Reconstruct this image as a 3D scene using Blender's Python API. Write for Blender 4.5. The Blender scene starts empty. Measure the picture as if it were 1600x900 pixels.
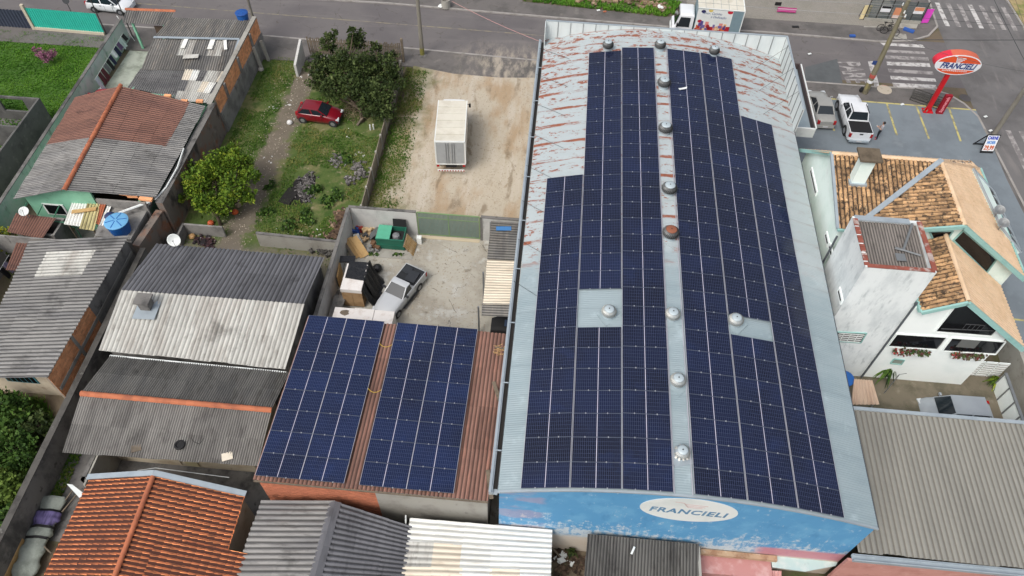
import bpy, math, random
from mathutils import Vector, Matrix
random.seed(7)
rad = math.radians
scene = bpy.context.scene
COL = scene.collection
# ---------------------------------------------------------------- camera
CAM_H = 40.0
FPX = 1179.0
def _cam_axes():
    p, r, y = rad(52.4577), rad(1.696), rad(3.6918)
    Rz = Matrix(((math.cos(y), math.sin(y), 0), (-math.sin(y), math.cos(y), 0), (0, 0, 1)))
    B = Matrix(((1, 0, 0), (0, -math.sin(p), -math.cos(p)), (0, math.cos(p), -math.sin(p))))
    Rr = Matrix(((math.cos(r), -math.sin(r), 0), (math.sin(r), math.cos(r), 0), (0, 0, 1)))
    return Rr @ B @ Rz
CM = _cam_axes()
cam = bpy.data.objects.new('camera', bpy.data.cameras.new('camera'))
COL.objects.link(cam)
cam.data.sensor_width = 36
cam.data.lens = FPX / 1600 * 36
cam.data.clip_end = 3000
mw = Matrix((CM[0], -CM[1], -CM[2])).transposed().to_4x4()
mw.translation = (0, 0, CAM_H)
cam.matrix_world = mw
scene.camera = cam
# ---------------------------------------------------------------- sky, sun, exposure (bright overcast)
SUN_EL, SUN_ROT = rad(54), rad(214)
world = bpy.data.worlds.new('World'); scene.world = world; world.use_nodes = True
nt = world.node_tree; nt.nodes.clear()
wo = nt.nodes.new('ShaderNodeOutputWorld'); bg = nt.nodes.new('ShaderNodeBackground')
sky = nt.nodes.new('ShaderNodeTexSky'); sky.sky_type = 'NISHITA'; sky.sun_disc = False
sky.sun_elevation = SUN_EL; sky.sun_rotation = SUN_ROT
sky.air_density = 1.0; sky.dust_density = 6.0; sky.ozone_density = 1.0
hs = nt.nodes.new('ShaderNodeHueSaturation'); hs.inputs['Saturation'].default_value = 0.45
nt.links.new(sky.outputs[0], hs.inputs['Color']); nt.links.new(hs.outputs[0], bg.inputs[0])
bg.inputs[1].default_value = 0.15
nt.links.new(bg.outputs[0], wo.inputs[0])
sl = bpy.data.lights.new('sun', 'SUN'); sl.energy = 1.05; sl.angle = rad(16); sl.color = (1, .96, .9)
sun = bpy.data.objects.new('sun', sl); COL.objects.link(sun)
# sky rotation: azimuth measured clockwise from +Y
sd = Vector((math.sin(SUN_ROT) * math.cos(SUN_EL), math.cos(SUN_ROT) * math.cos(SUN_EL), math.sin(SUN_EL)))
sun.rotation_euler = sd.to_track_quat('Z', 'Y').to_euler()
scene.view_settings.view_transform = 'Standard'; scene.view_settings.look = 'None'
scene.view_settings.exposure = 0.13; scene.view_settings.gamma = 1.0
# ---------------------------------------------------------------- measuring helpers: photo pixel -> place
def _ray(px, py):
    return CM.transposed() @ Vector(((px - 800) / FPX, (py - 450) / FPX, 1))
def A(px, py, z=0.0):
    d = _ray(px, py); t = (z - CAM_H) / d.z
    return Vector((d.x * t, d.y * t, z))
def AY(px, py, Y):
    d = _ray(px, py); t = Y / d.y
    return Vector((d.x * t, Y, CAM_H + d.z * t))
def AX(px, py, X):
    d = _ray(px, py); t = X / d.x
    return Vector((X, d.y * t, CAM_H + d.z * t))
# ---------------------------------------------------------------- objects
ORG = {}
def thing(name, label, cat, loc=(0, 0, 0), rz=0, group=None):
    o = bpy.data.objects.new(name, None); COL.objects.link(o)
    o.empty_display_size = .2
    o.location = loc; o.rotation_euler = (0, 0, rz)
    o['label'] = label; o['category'] = cat
    if group: o['group'] = group
    ORG[o.name] = Vector(loc)
    return o
def tag(o, label, cat, group=None, kind=None):
    o['label'] = label; o['category'] = cat
    if group: o['group'] = group
    if kind: o['kind'] = kind
    return o
def copy_tree(o, parent=None):
    c = o.copy(); COL.objects.link(c); c.parent = parent
    for ch in list(o.children): copy_tree(ch, c)
    return c
def root_of(o):
    while o.parent: o = o.parent
    return o
class MB:
    def __init__(s): s.v = []; s.f = []; s.t = []; s.m = []; s.uv = None
    def face(s, pts, t=None, m=0):
        i = len(s.v); s.v += [tuple(p) for p in pts]; s.f.append(tuple(range(i, i + len(pts))))
        s.t.append(random.random() if t is None else t); s.m.append(m)
    def mesh(s, vs, fs, t=None, m=0):
        i = len(s.v); s.v += [tuple(p) for p in vs]; t = random.random() if t is None else t
        for q in fs: s.f.append(tuple(i + k for k in q)); s.t.append(t); s.m.append(m)
        return s
    def bx(s, x0, x1, y0, y1, z0, z1, t=None, m=0):
        vs = [(x0, y0, z0), (x1, y0, z0), (x1, y1, z0), (x0, y1, z0), (x0, y0, z1), (x1, y0, z1), (x1, y1, z1), (x0, y1, z1)]
        return s.mesh(vs, [(3, 2, 1, 0), (4, 5, 6, 7), (0, 1, 5, 4), (1, 2, 6, 5), (2, 3, 7, 6), (3, 0, 4, 7)], t, m)
    def obox(s, c, sz, rot=None, t=None, m=0):
        R = rot if rot is not None else Matrix.Identity(3)
        if isinstance(R, (int, float)): R = Matrix.Rotation(R, 3, 'Z')
        c = Vector(c); a, b, d = sz[0] / 2, sz[1] / 2, sz[2] / 2
        vs = [c + R @ Vector(p) for p in ((-a, -b, -d), (a, -b, -d), (a, b, -d), (-a, b, -d), (-a, -b, d), (a, -b, d), (a, b, d), (-a, b, d))]
        return s.mesh(vs, [(3, 2, 1, 0), (4, 5, 6, 7), (0, 1, 5, 4), (1, 2, 6, 5), (2, 3, 7, 6), (3, 0, 4, 7)], t, m)
    def bar(s, p0, p1, w, h=None, t=None, m=0, up=(0, 0, 1)):
        p0, p1 = Vector(p0), Vector(p1); d = p1 - p0; L = d.length
        if L < 1e-6: return s
        h = w if h is None else h; d.normalize(); up = Vector(up)
        if abs(d.dot(up)) > .98: up = Vector((0, 1, 0))
        sx = d.cross(up).normalized(); sz = sx.cross(d)
        R = Matrix((sx, d, sz)).transposed()
        return s.obox((p0 + p1) / 2, (w, L, h), R, t, m)
    def cyl(s, p0, p1, r0, r1=None, n=8, t=None, m=0, caps=True):
        r1 = r0 if r1 is None else r1; p0, p1 = Vector(p0), Vector(p1); d = (p1 - p0).normalized()
        up = Vector((0, 0, 1)) if abs(d.z) < .95 else Vector((1, 0, 0))
        a = d.cross(up).normalized(); b = d.cross(a)
        vs = []
        for k in range(n):
            w = a * math.cos(2 * math.pi * k / n) + b * math.sin(2 * math.pi * k / n)
            vs += [p0 + w * r0, p1 + w * r1]
        fs = [(2 * k, 2 * k + 1, (2 * k + 3) % (2 * n), (2 * k + 2) % (2 * n)) for k in range(n)]
        if caps: fs += [tuple(2 * k for k in range(n)), tuple(2 * k + 1 for k in reversed(range(n)))]
        return s.mesh(vs, fs, t, m)
    def lathe(s, c, prof, n=16, t=None, m=0, R=None):
        c = Vector(c); vs = []
        for r, z in prof:
            for k in range(n):
                p = Vector((r * math.cos(2 * math.pi * k / n), r * math.sin(2 * math.pi * k / n), z))
                vs.append(c + (R @ p if R is not None else p))
        fs = []
        for i in range(len(prof) - 1):
            for k in range(n):
                fs.append((i * n + k, i * n + (k + 1) % n, (i + 1) * n + (k + 1) % n, (i + 1) * n + k))
        fs += [tuple(reversed(range(n))), tuple((len(prof) - 1) * n + k for k in range(n))]
        return s.mesh(vs, fs, t, m)
    def prism(s, pts, z0, z1, t=None, m=0):
        n = len(pts)
        ar = sum(pts[i][0] * pts[(i + 1) % n][1] - pts[(i + 1) % n][0] * pts[i][1] for i in range(n))
        if ar < 0: pts = list(reversed(pts))
        vs = [(p[0], p[1], z0) for p in pts] + [(p[0], p[1], z1) for p in pts]
        fs = [tuple(reversed(range(n))), tuple(range(n, 2 * n))] + [(i, (i + 1) % n, n + (i + 1) % n, n + i) for i in range(n)]
        return s.mesh(vs, fs, t, m)
    def extr(s, pts, d, t=None, m=0):
        n = len(pts); d = Vector(d); pts = [Vector(p) for p in pts]
        vs = pts + [p + d for p in pts]
        fs = [tuple(reversed(range(n))), tuple(range(n, 2 * n))] + [(i, (i + 1) % n, n + (i + 1) % n, n + i) for i in range(n)]
        return s.mesh(vs, fs, t, m)
    def grid(s, P, t=None, m=0, closed=False):
        nu, nv = len(P), len(P[0]); vs = [p for r in P for p in r]; fs = []
        for i in range(nu - 1):
            for j in range(nv if closed else nv - 1):
                k = (j + 1) % nv
                fs.append((i * nv + j, i * nv + k, (i + 1) * nv + k, (i + 1) * nv + j))
        return s.mesh(vs, fs, t, m)
    def data(s, name, mats, org=None, smooth=False):
        me = bpy.data.meshes.new(name)
        if org is not None: vv = [(a - org[0], b - org[1], c - org[2]) for a, b, c in s.v]
        else: vv = s.v
        me.from_pydata(vv, [], s.f)
        a = me.attributes.new('tint', 'FLOAT', 'FACE'); a.data.foreach_set('value', s.t)
        if not isinstance(mats, (list, tuple)): mats = [mats]
        for q in mats: me.materials.append(q)
        if len(mats) > 1: me.polygons.foreach_set('material_index', s.m)
        if smooth: me.polygons.foreach_set('use_smooth', [True] * len(s.f))
        if s.uv:
            l = me.uv_layers.new(name='UVMap'); l.data.foreach_set('uv', [c for u in s.uv for c in u])
        me.update()
        return me
    def build(s, name, mats, parent=None, smooth=False, local=False, kind=None, label=None):
        org = None
        if parent is not None and not local: org = ORG[root_of(parent).name]
        o = bpy.data.objects.new(name, s.data(name, mats, org, smooth)); COL.objects.link(o)
        if parent is not None: o.parent = parent
        if kind: o['kind'] = kind
        if label: o['label'] = label
        return o
def single(name, mb, mats, label, cat, group=None, smooth=False, kind=None, loc=None, rz=0):
    if loc is None:
        n = len(mb.v); loc = (sum(v[0] for v in mb.v) / n, sum(v[1] for v in mb.v) / n, min(v[2] for v in mb.v))
    o = bpy.data.objects.new(name, mb.data(name, mats, loc, smooth)); COL.objects.link(o); o.location = loc
    return tag(o, label, cat, group, kind)
def struct(name, mb, mats, smooth=False):
    o = mb.build(name, mats, smooth=smooth); o['kind'] = 'structure'; return o
# ---------------------------------------------------------------- materials
def S(r, g, b, k=.85):
    def l(c):
        c /= 255.
        return (c / 12.92 if c <= .04045 else ((c + .055) / 1.055) ** 2.4) * k
    return (l(r), l(g), l(b), 1)
def N(nt, t, **kw):
    n = nt.nodes.new('ShaderNode' + t)
    for k, v in kw.items(): setattr(n, k, v)
    return n
def L(nt, a, b): nt.links.new(a, b)
def mth(nt, op, a, b=None, clamp=False):
    n = N(nt, 'Math', operation=op, use_clamp=clamp)
    for i, x in enumerate((a, b)):
        if x is None: continue
        if isinstance(x, (int, float)): n.inputs[i].default_value = x
        else: L(nt, x, n.inputs[i])
    return n.outputs[0]
def mixc(nt, f, a, b, mode='MIX'):
    n = N(nt, 'Mix', data_type='RGBA', blend_type=mode)
    for i, x in ((0, f), (6, a), (7, b)):
        if isinstance(x, (int, float, tuple)): n.inputs[i].default_value = x
        else: L(nt, x, n.inputs[i])
    return n.outputs[2]
def smooth(nt, x, lo, hi):
    n = N(nt, 'MapRange', interpolation_type='SMOOTHSTEP')
    L(nt, x, n.inputs[0]); n.inputs[1].default_value = lo; n.inputs[2].default_value = hi
    return n.outputs[0]
def pos(nt, sc=(1, 1, 1), kind='world'):
    if kind == 'uv': src = N(nt, 'TexCoord').outputs['UV']
    elif kind == 'obj': src = N(nt, 'TexCoord').outputs['Object']
    else: src = N(nt, 'NewGeometry').outputs['Position']
    m = N(nt, 'Mapping'); L(nt, src, m.inputs[0]); m.inputs['Scale'].default_value = sc
    return m.outputs[0]
def noise(nt, vec, scale, detail=4, rough=.6):
    n = N(nt, 'TexNoise'); L(nt, vec, n.inputs['Vector']); n.inputs['Scale'].default_value = scale
    n.inputs['Detail'].default_value = detail; n.inputs['Roughness'].default_value = rough
    return n.outputs['Fac']
MATS = {}
def mat(name, base, layers=(), rough=.8, metal=0, bump=None, tint=0, space='world', spec=.5, extra=None, coat=0):
    """layers: (colour, scale, lo, hi, amount, stretch) painted wear over the base colour"""
    if name in MATS: return MATS[name]
    m = bpy.data.materials.new(name); m.use_nodes = True; nt = m.node_tree
    b = nt.nodes['Principled BSDF']
    b.inputs['Roughness'].default_value = rough; b.inputs['Metallic'].default_value = metal
    b.inputs['Specular IOR Level'].default_value = spec
    if coat: b.inputs['Coat Weight'].default_value = coat; b.inputs['Coat Roughness'].default_value = .08
    c = base
    for ly in layers:
        col, sc, lo, hi, am = ly[:5]; st = ly[5] if len(ly) > 5 else (1, 1, 1)
        f = smooth(nt, noise(nt, pos(nt, st, space), sc, 5, .62), lo, hi)
        c = mixc(nt, mth(nt, 'MULTIPLY', f, am), c, col)
    if tint:
        at = N(nt, 'Attribute', attribute_name='tint'); oi = N(nt, 'ObjectInfo')
        fr = mth(nt, 'FRACT', mth(nt, 'ADD', at.outputs['Fac'], oi.outputs['Random']))
        v = mth(nt, 'ADD', mth(nt, 'MULTIPLY', fr, tint), 1 - tint / 2)
        g = N(nt, 'HueSaturation'); L(nt, v, g.inputs['Value'])
        if isinstance(c, tuple): g.inputs['Color'].default_value = c
        else: L(nt, c, g.inputs['Color'])
        c = g.outputs[0]
    if extra: c = extra(nt, c, b)
    if isinstance(c, tuple): b.inputs['Base Color'].default_value = c
    else: L(nt, c, b.inputs['Base Color'])
    if bump:
        bs, bst = bump[:2]; bn = N(nt, 'Bump'); bn.inputs['Strength'].default_value = bst; bn.inputs['Distance'].default_value = bump[2] if len(bump) > 2 else .03
        L(nt, noise(nt, pos(nt, (1, 1, 1), space), bs, 4), bn.inputs['Height']); L(nt, bn.outputs[0], b.inputs['Normal'])
    MATS[name] = m
    return m
def plain(name, rgb, rough=.6, metal=0, coat=0, k=.85, spec=.5):
    return mat(name, S(*rgb, k), (((*[c * .82 for c in S(*rgb, k)[:3]], 1), 2.5, .4, .75, .6),), rough, metal, coat=coat, spec=spec)
# common materials
VALLEY = {}
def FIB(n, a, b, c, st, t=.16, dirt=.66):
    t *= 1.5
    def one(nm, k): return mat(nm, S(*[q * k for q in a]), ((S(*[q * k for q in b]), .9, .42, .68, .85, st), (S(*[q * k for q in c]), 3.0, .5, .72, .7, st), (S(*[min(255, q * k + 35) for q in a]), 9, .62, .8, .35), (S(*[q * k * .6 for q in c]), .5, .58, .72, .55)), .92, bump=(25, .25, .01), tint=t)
    m = one(n, 1.06); VALLEY[m.name] = one(n + '_dirt_shade_valley', dirt); return m  # valley copy darkened by the dirt factor: grime plus painted rib shade
SX, SY = (.25, 1.3, 1), (1.3, .25, 1)
M_fib_dark = FIB('fibre_cement_dark', (118, 118, 118), (92, 92, 94), (70, 70, 70), SX)
M_fib_mid = FIB('fibre_cement_grey', (138, 137, 135), (112, 112, 113), (88, 86, 84), SX)
M_fib_midy = FIB('fibre_cement_grey_streaked', (128, 128, 127), (104, 104, 105), (84, 82, 80), SY)
M_fib_darky = FIB('fibre_cement_charcoal', (104, 105, 110), (88, 89, 94), (74, 74, 78), SY)
M_fib_ridge = FIB('fibre_cement_lichen', (122, 120, 116), (96, 96, 96), (150, 142, 132), SY, .3)
M_fib_light = FIB('fibre_cement_pale', (192, 192, 186), (168, 164, 157), (136, 131, 124), SY, .1, .82)
M_fib_white = FIB('fibre_cement_white', (232, 234, 230), (220, 220, 214), (205, 198, 186), SX, .08, .84)
M_fib_cream = FIB('sheet_cream', (226, 216, 198), (206, 196, 178), (190, 178, 160), SX, .06, .84)
M_fib_brown = FIB('sheet_terracotta_faded', (128, 92, 80), (112, 80, 72), (92, 70, 64), SX, .16)
M_fib_rust = FIB('sheet_terracotta', (140, 106, 94), (120, 90, 80), (166, 120, 104), SY, .2)
M_fib_black = FIB('fibre_cement_blackened', (98, 96, 92), (70, 68, 66), (52, 48, 44), SY, .2)
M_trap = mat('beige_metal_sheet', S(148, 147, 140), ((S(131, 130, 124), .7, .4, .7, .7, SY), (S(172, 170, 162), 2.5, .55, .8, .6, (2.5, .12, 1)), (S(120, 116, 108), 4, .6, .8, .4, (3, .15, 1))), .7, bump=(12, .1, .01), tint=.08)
M_trapd = mat('beige_metal_sheet_pan_shade', S(122, 118, 109), ((S(104, 101, 94), .7, .4, .7, .7, (1.3, .25, 1)), (S(134, 130, 120), 3, .58, .8, .5, (2.5, .12, 1))), .75, tint=.08)  # darker sheet for the pans: rib shading painted into the colour
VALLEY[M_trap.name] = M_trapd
M_plaster_grey = mat('plaster_grey', S(150, 148, 144), ((S(112, 110, 108), .8, .42, .7, .9), (S(70, 68, 66), 1.6, .56, .72, .8, (1, 1, .5)), (S(176, 174, 170), 4, .6, .8, .5)), .95, bump=(14, .3, .02))
M_plaster_dark = mat('plaster_blackened', S(124, 122, 119), ((S(70, 70, 70), .7, .4, .66, .9, (1, 1, .6)), (S(140, 138, 136), 1.3, .55, .75, .7), (S(44, 42, 40), 3, .56, .75, .7)), .95, bump=(14, .35, .02))
M_plaster_blotch = mat('plaster_orange_blotch', S(128, 118, 110), ((S(150, 96, 66), .9, .48, .66, .8), (S(58, 54, 52), .8, .5, .66, .9, (1, 1, .5)), (S(168, 164, 160), 2, .58, .74, .6)), .95, bump=(14, .35, .02))
M_concrete = mat('concrete_wall', S(170, 168, 160), ((S(140, 136, 128), .7, .42, .7, .8), (S(96, 92, 86), 2, .58, .76, .6)), .95, bump=(18, .25, .02))
M_lightwall = mat('whitewashed_wall', S(205, 205, 202), ((S(176, 176, 174), .8, .42, .7, .8), (S(130, 128, 124), 1.8, .58, .75, .6, (1, 1, .4))), .95, bump=(18, .25, .02))
M_mint = mat('mint_paint', S(150, 205, 180), ((S(128, 186, 160), .9, .42, .7, .7), (S(196, 214, 204), 1.3, .52, .72, .8), (S(88, 110, 98), 2.4, .6, .76, .6)), .9, bump=(18, .15, .02))
M_mint2 = mat('mint_wall_paint', S(140, 200, 170), ((S(122, 180, 152), .9, .42, .7, .6), (S(96, 122, 108), 1.6, .56, .74, .6)), .85)
M_brick = mat('brick_orange', S(238, 170, 122, .95), ((S(212, 142, 98, .95), 1.2, .4, .7, .7), (S(104, 62, 44), 2, .58, .76, .6), (S(214, 150, 110), 4, .6, .8, .5)), .95, tint=.35, bump=(40, .3, .01))
M_brick_red = mat('brick_red', S(196, 122, 92), ((S(214, 134, 100), 1.2, .5, .7, .7), (S(86, 52, 34), .45, .48, .66, .85), (S(64, 40, 28), 2, .6, .76, .6)), .95, tint=.3, bump=(40, .3, .01))
M_mortar = mat('mortar', S(172, 158, 142), ((S(120, 104, 90), 1, .45, .7, .8),), .95)
M_white = mat('white_paint', S(238, 242, 240), ((S(218, 226, 224), .7, .45, .72, .7), (S(190, 196, 192), 2, .62, .8, .35, (1, 1, .3))), .7)
M_whiteworn = mat('white_render_worn', S(232, 238, 238, .95), ((S(206, 214, 216), .8, .42, .68, .7, (1.2, 1.2, .5)), (S(176, 186, 188), 2.6, .52, .75, .6, (1.5, 1.5, .5)), (S(236, 240, 240), 3, .58, .75, .6)), .85, bump=(14, .15, .02))
M_trim = mat('mint_trim', S(160, 206, 200), ((S(140, 188, 184), 1.5, .45, .7, .6),), .6)
M_flash = mat('galvanised_flashing', S(180, 192, 200), ((S(160, 172, 182), 1.2, .42, .7, .7), (S(206, 214, 218), 4, .6, .8, .5)), .5, .3)
M_dark = plain('dark_gap', (40, 38, 36), .9)
M_black = plain('black_rubber', (28, 28, 30), .75)
M_glass = mat('dark_glass', S(22, 24, 28), (), .06, 0, spec=.6)
M_wood = mat('weathered_wood', S(128, 116, 100), ((S(96, 88, 78), 3, .4, .7, .8), (S(70, 62, 54), 8, .55, .75, .6)), .9, tint=.3)
M_plank = mat('plywood', S(206, 170, 116), ((S(180, 142, 92), 2, .4, .7, .7), (S(226, 196, 150), 5, .55, .75, .5)), .8, tint=.15)
M_steel = plain('galvanised_steel', (150, 154, 156), .45, .5)
M_terra = mat('ridge_terracotta', S(192, 116, 82), ((S(158, 94, 70), 1.6, .42, .7, .8), (S(110, 66, 50), 4, .58, .76, .6)), .85, tint=.2)
M_pole = mat('concrete_pole', S(138, 134, 124), ((S(110, 106, 98), 1.2, .42, .7, .8, (1, 1, .3)), (S(168, 164, 154), 4, .6, .8, .5)), .9)
# ================================================================ SETTING: ground, roads, pavements
def sheet(name, pts, z, m, thick=None, seg=None):
    b = MB()
    pts = [(p[0], p[1]) for p in pts]
    if thick: b.prism(pts, z - thick, z)
    else:
        n = len(pts); ar = sum(pts[i][0] * pts[(i + 1) % n][1] - pts[(i + 1) % n][0] * pts[i][1] for i in range(n))
        if ar < 0: pts = pts[::-1]
        b.face([(x, y, z) for x, y in pts])
    return struct(name, b, m)
def rect(x0, x1, y0, y1): return [(x0, y0), (x1, y0), (x1, y1), (x0, y1)]
M_ground = mat('bare_earth', S(112, 100, 84), ((S(88, 84, 62), .25, .42, .65, .9), (S(76, 88, 44), .5, .5, .7, .8), (S(146, 134, 116), 2, .58, .8, .5)), 1, bump=(6, .5, .05))
sheet('ground', rect(-400, 400, -200, 600), 0, M_ground)
def dust(nt, c):
    # pale dirt carried out of the gravel lot by wheels
    sx = N(nt, 'SeparateXYZ'); L(nt, pos(nt), sx.inputs[0]); dx = mth(nt, 'ABSOLUTE', mth(nt, 'ADD', sx.outputs[0], 4.2)); dy = mth(nt, 'ABSOLUTE', mth(nt, 'SUBTRACT', sx.outputs[1], 54.4))
    f = mth(nt, 'MULTIPLY', smooth(nt, dx, 6, 1.5), smooth(nt, dy, 4.5, 1)); n_ = noise(nt, pos(nt, (1.0, .35, 1)), 1.4, 5, .7)
    return mixc(nt, mth(nt, 'MULTIPLY', mth(nt, 'MULTIPLY', f, smooth(nt, n_, .40, .66)), .8), c, S(186, 176, 160))
def cracks(nt, c, b):
    v = N(nt, 'TexVoronoi', feature='DISTANCE_TO_EDGE'); n_ = noise(nt, pos(nt), 1.5, 4); mp = N(nt, 'VectorMath', operation='ADD'); L(nt, pos(nt, (.3, .3, .3)), mp.inputs[0]); cb = N(nt, 'CombineXYZ'); L(nt, mth(nt, 'MULTIPLY', n_, .35), cb.inputs[0]); L(nt, mth(nt, 'MULTIPLY', n_, -.3), cb.inputs[1]); L(nt, cb.outputs[0], mp.inputs[1]); L(nt, mp.outputs[0], v.inputs['Vector']); v.inputs['Scale'].default_value = 1
    f = mth(nt, 'MULTIPLY', smooth(nt, v.outputs['Distance'], .010, .003), smooth(nt, n_, .46, .58))
    c = mixc(nt, mth(nt, 'MULTIPLY', f, .7), c, S(84, 78, 70))
    return dust(nt, c)
M_road = mat('asphalt', S(116, 112, 112, .8), ((S(104, 100, 102, .8), .22, .4, .66, .8), (S(128, 123, 122, .8), .5, .52, .7, .6, (.3, 1.6, 1)), (S(92, 90, 92, .8), 1.3, .58, .78, .5), (S(136, 132, 130, .8), 14, .6, .8, .3), (S(70, 68, 68, .8), .45, .64, .72, .6), (S(146, 142, 138, .8), .25, .6, .72, .5, (.2, 2.5, 1))), .92, bump=(60, .25, .01), extra=cracks)
M_road2 = mat('asphalt_side_street', S(118, 116, 116, .8), ((S(100, 98, 98, .8), .3, .42, .66, .85), (S(136, 132, 130, .8), .6, .54, .7, .7, (1.6, .3, 1)), (S(84, 82, 82, .8), .9, .6, .76, .6), (S(138, 134, 132, .8), 14, .6, .8, .3)), .92, bump=(60, .25, .01))
M_patch = mat('asphalt_patch', S(98, 102, 104, .8), ((S(86, 90, 92, .8), .6, .42, .66, .8),), .92, bump=(60, .25, .01))
M_pave = mat('pavement_asphalt', S(112, 108, 106, .85), ((S(92, 90, 88, .85), .5, .42, .66, .85), (S(140, 136, 130, .85), 1.2, .56, .76, .6), (S(100, 98, 78, .85), 2.5, .62, .8, .5)), .95, bump=(30, .3, .01), extra=cracks)
M_kerb = mat('kerb_stone', S(164, 160, 156), ((S(128, 124, 118), 1.2, .45, .7, .8), (S(190, 188, 184), 5, .6, .8, .6)), .9)
M_yellow = mat('yellow_road_paint', S(198, 188, 120), ((S(132, 126, 108), 2.2, .46, .64, .85),), .9)
M_yell2 = mat('yellow_road_paint_worn', S(150, 142, 118), ((S(118, 114, 112), 1.6, .4, .6, .95),), .9)
M_wpaint = mat('white_road_paint', S(206, 204, 202), ((S(140, 136, 134), 1.8, .46, .62, .9),), .9)
M_wpaint2 = mat('white_road_paint_worn', S(168, 164, 162), ((S(124, 120, 120), 1.6, .42, .6, .95),), .9)
struct('road', MB().mesh([(-110, 56.0, .004), (34.9, 56.0, .004), (60, 56, .004), (110, 56, .004), (110, 62.6, .004), (34.9, 62.6, .004), (-110, 63.4, .004)], [(0, 1, 2, 3, 4, 5, 6)]), M_road)
struct('side_street', MB().mesh([(34.6, 10, .008), (44.5, 10, .008), (44.5, 100, .008), (34.6, 100, .008)], [(0, 1, 2, 3)]), M_road2)
# centre line and markings
b = MB(); b.mesh([(-110, 61.6, .012), (-110, 61.72, .012), (-4, 59.62, .012), (-4, 59.5, .012)], [(0, 3, 2, 1)])
b.mesh([(-3.9, 59.5, .012), (-3.9, 59.62, .012), (12, 59.1, .012), (12, 58.98, .012)], [(0, 3, 2, 1)])
o = struct('centre_line', b, M_yell2)
sheet('asphalt_repair', [A(1258, 105)[:2], A(1308, 92)[:2], A(1317, 132)[:2], A(1258, 129)[:2]], .010, M_patch)
cw = [[(1375, 67), (1441, 70), (1445, 75), (1380, 71)], [(1383, 77.5), (1444, 81), (1446, 85), (1385, 82)], [(1383, 86.5), (1450, 90), (1452, 95), (1384, 92)],
      [(1385, 96.5), (1452, 99), (1454, 105), (1386, 102)], [(1387, 107.5), (1457, 112), (1459, 117), (1389, 113)], [(1391, 118.5), (1461, 123), (1463, 128), (1392, 124)], [(1394, 129.5), (1462, 133), (1465, 139), (1396, 136)]]
for i, q in enumerate(cw):
    sheet('crosswalk_stripe', [A(x, y)[:2] for x, y in q], .016, M_wpaint if i in (0, 3, 5, 6) else M_wpaint2)
for i in range(7):
    x = 35.35 + i * 1.03
    sheet('crosswalk_stripe', rect(x, x + .42, 65.3, 69.2), .016, M_wpaint if i in (0, 3) else M_wpaint2)
for i in range(5):
    x = 36.4 + i * 1.05
    sheet('crosswalk_stripe', rect(x, x + .42, 45.2, 50.8), .016, M_wpaint2)
sheet('stop_line', [A(1356, 96)[:2], A(1364, 96)[:2], A(1374, 135)[:2], A(1366, 135)[:2]], .016, M_wpaint)
def text_mesh(txt, size, depth=.01, shear=0, offset=0, extra_space=1.0, res=3):
    cu = bpy.data.curves.new('lettering', 'FONT'); cu.body = txt; cu.size = size; cu.extrude = depth; cu.shear = shear; cu.offset = offset
    cu.align_x = 'CENTER'; cu.align_y = 'CENTER'; cu.space_character = extra_space; cu.resolution_u = res
    o = bpy.data.objects.new('lettering_tmp', cu); COL.objects.link(o)
    bpy.context.view_layer.update()
    me = bpy.data.meshes.new_from_object(o.evaluated_get(bpy.context.evaluated_depsgraph_get()))
    bpy.data.objects.remove(o); bpy.data.curves.remove(cu)
    return me
def text_obj(name, txt, size, origin, xaxis, yaxis, m, parent=None, stretch=(1, 1), warp=None, **kw):
    """lettering laid on a surface: origin is its centre, xaxis the reading direction, yaxis letter-up"""
    me = text_mesh(txt, size, **kw)
    xa, ya = Vector(xaxis).normalized(), Vector(yaxis).normalized(); za = xa.cross(ya)
    og = Vector(origin); base = ORG[root_of(parent).name] if parent is not None else Vector((0, 0, 0))
    for v in me.vertices:
        p = og + xa * v.co.x * stretch[0] + ya * v.co.y * stretch[1] + za * v.co.z
        v.co = p - base
    me.materials.clear(); me.materials.append(m)
    o = bpy.data.objects.new(name, me); COL.objects.link(o)
    if parent is not None: o.parent = parent
    return o
c0 = A(1333, 113); o = text_obj('road_lettering', 'PARE', 1.35, (c0.x - .1, c0.y, .014), (.1, -1, 0), (1, .1, 0), M_wpaint2, stretch=(1.0, 2.0), depth=.002, offset=.035); o['kind'] = 'structure'
# pavements with kerbs
def strip(name, pts, w, z0, z1, m):
    b = MB()
    for (x0, y0), (x1, y1) in zip(pts, pts[1:]):
        b.bar((x0, y0, (z0 + z1) / 2), (x1, y1, (z0 + z1) / 2), w, z1 - z0)
    return struct(name, b, m)
kp = [(-110, 56.6), (-26, 56.55), (-23, 56.45), (-11.6, 56.1), (-4.2, 55.75), (20.8, 55.3), (27, 55.25), (31.6, 55.5), (32.9, 54.9), (33.9, 53.8), (34.6, 52.2), (34.9, 46.4), (35.1, 42.3), (35.3, 10)]
strip('kerb', kp, .18, -.05, .115, M_kerb)
sheet('pavement', [(-110, 53.2), (-26, 53.2), (-12.5, 53.6), (-9, 53.0), (-5, 52.9), (-1.2, 53.3), (17, 51), (31.5, 50), (31.5, 10), (35.25, 10), (35.05, 42.3), (34.85, 46.4), (34.55, 52.2), (33.85, 53.75), (32.85, 54.85), (31.6, 55.45), (27, 55.2), (20.8, 55.25), (-4.2, 55.7), (-11.6, 56.05), (-23, 56.4), (-26, 56.5), (-110, 56.55)], .10, M_pave, .15)
kf = [(-110, 63.3), (-28.8, 62.7), (-16.6, 62.9), (-4.8, 62.5), (9.7, 62.1), (18.7, 62.3), (28.7, 62.0), (31.6, 62.5), (33.3, 63.4), (34.5, 65), (34.8, 69), (34.9, 100)]
strip('kerb', kf, .18, -.05, .115, M_kerb)
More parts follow.
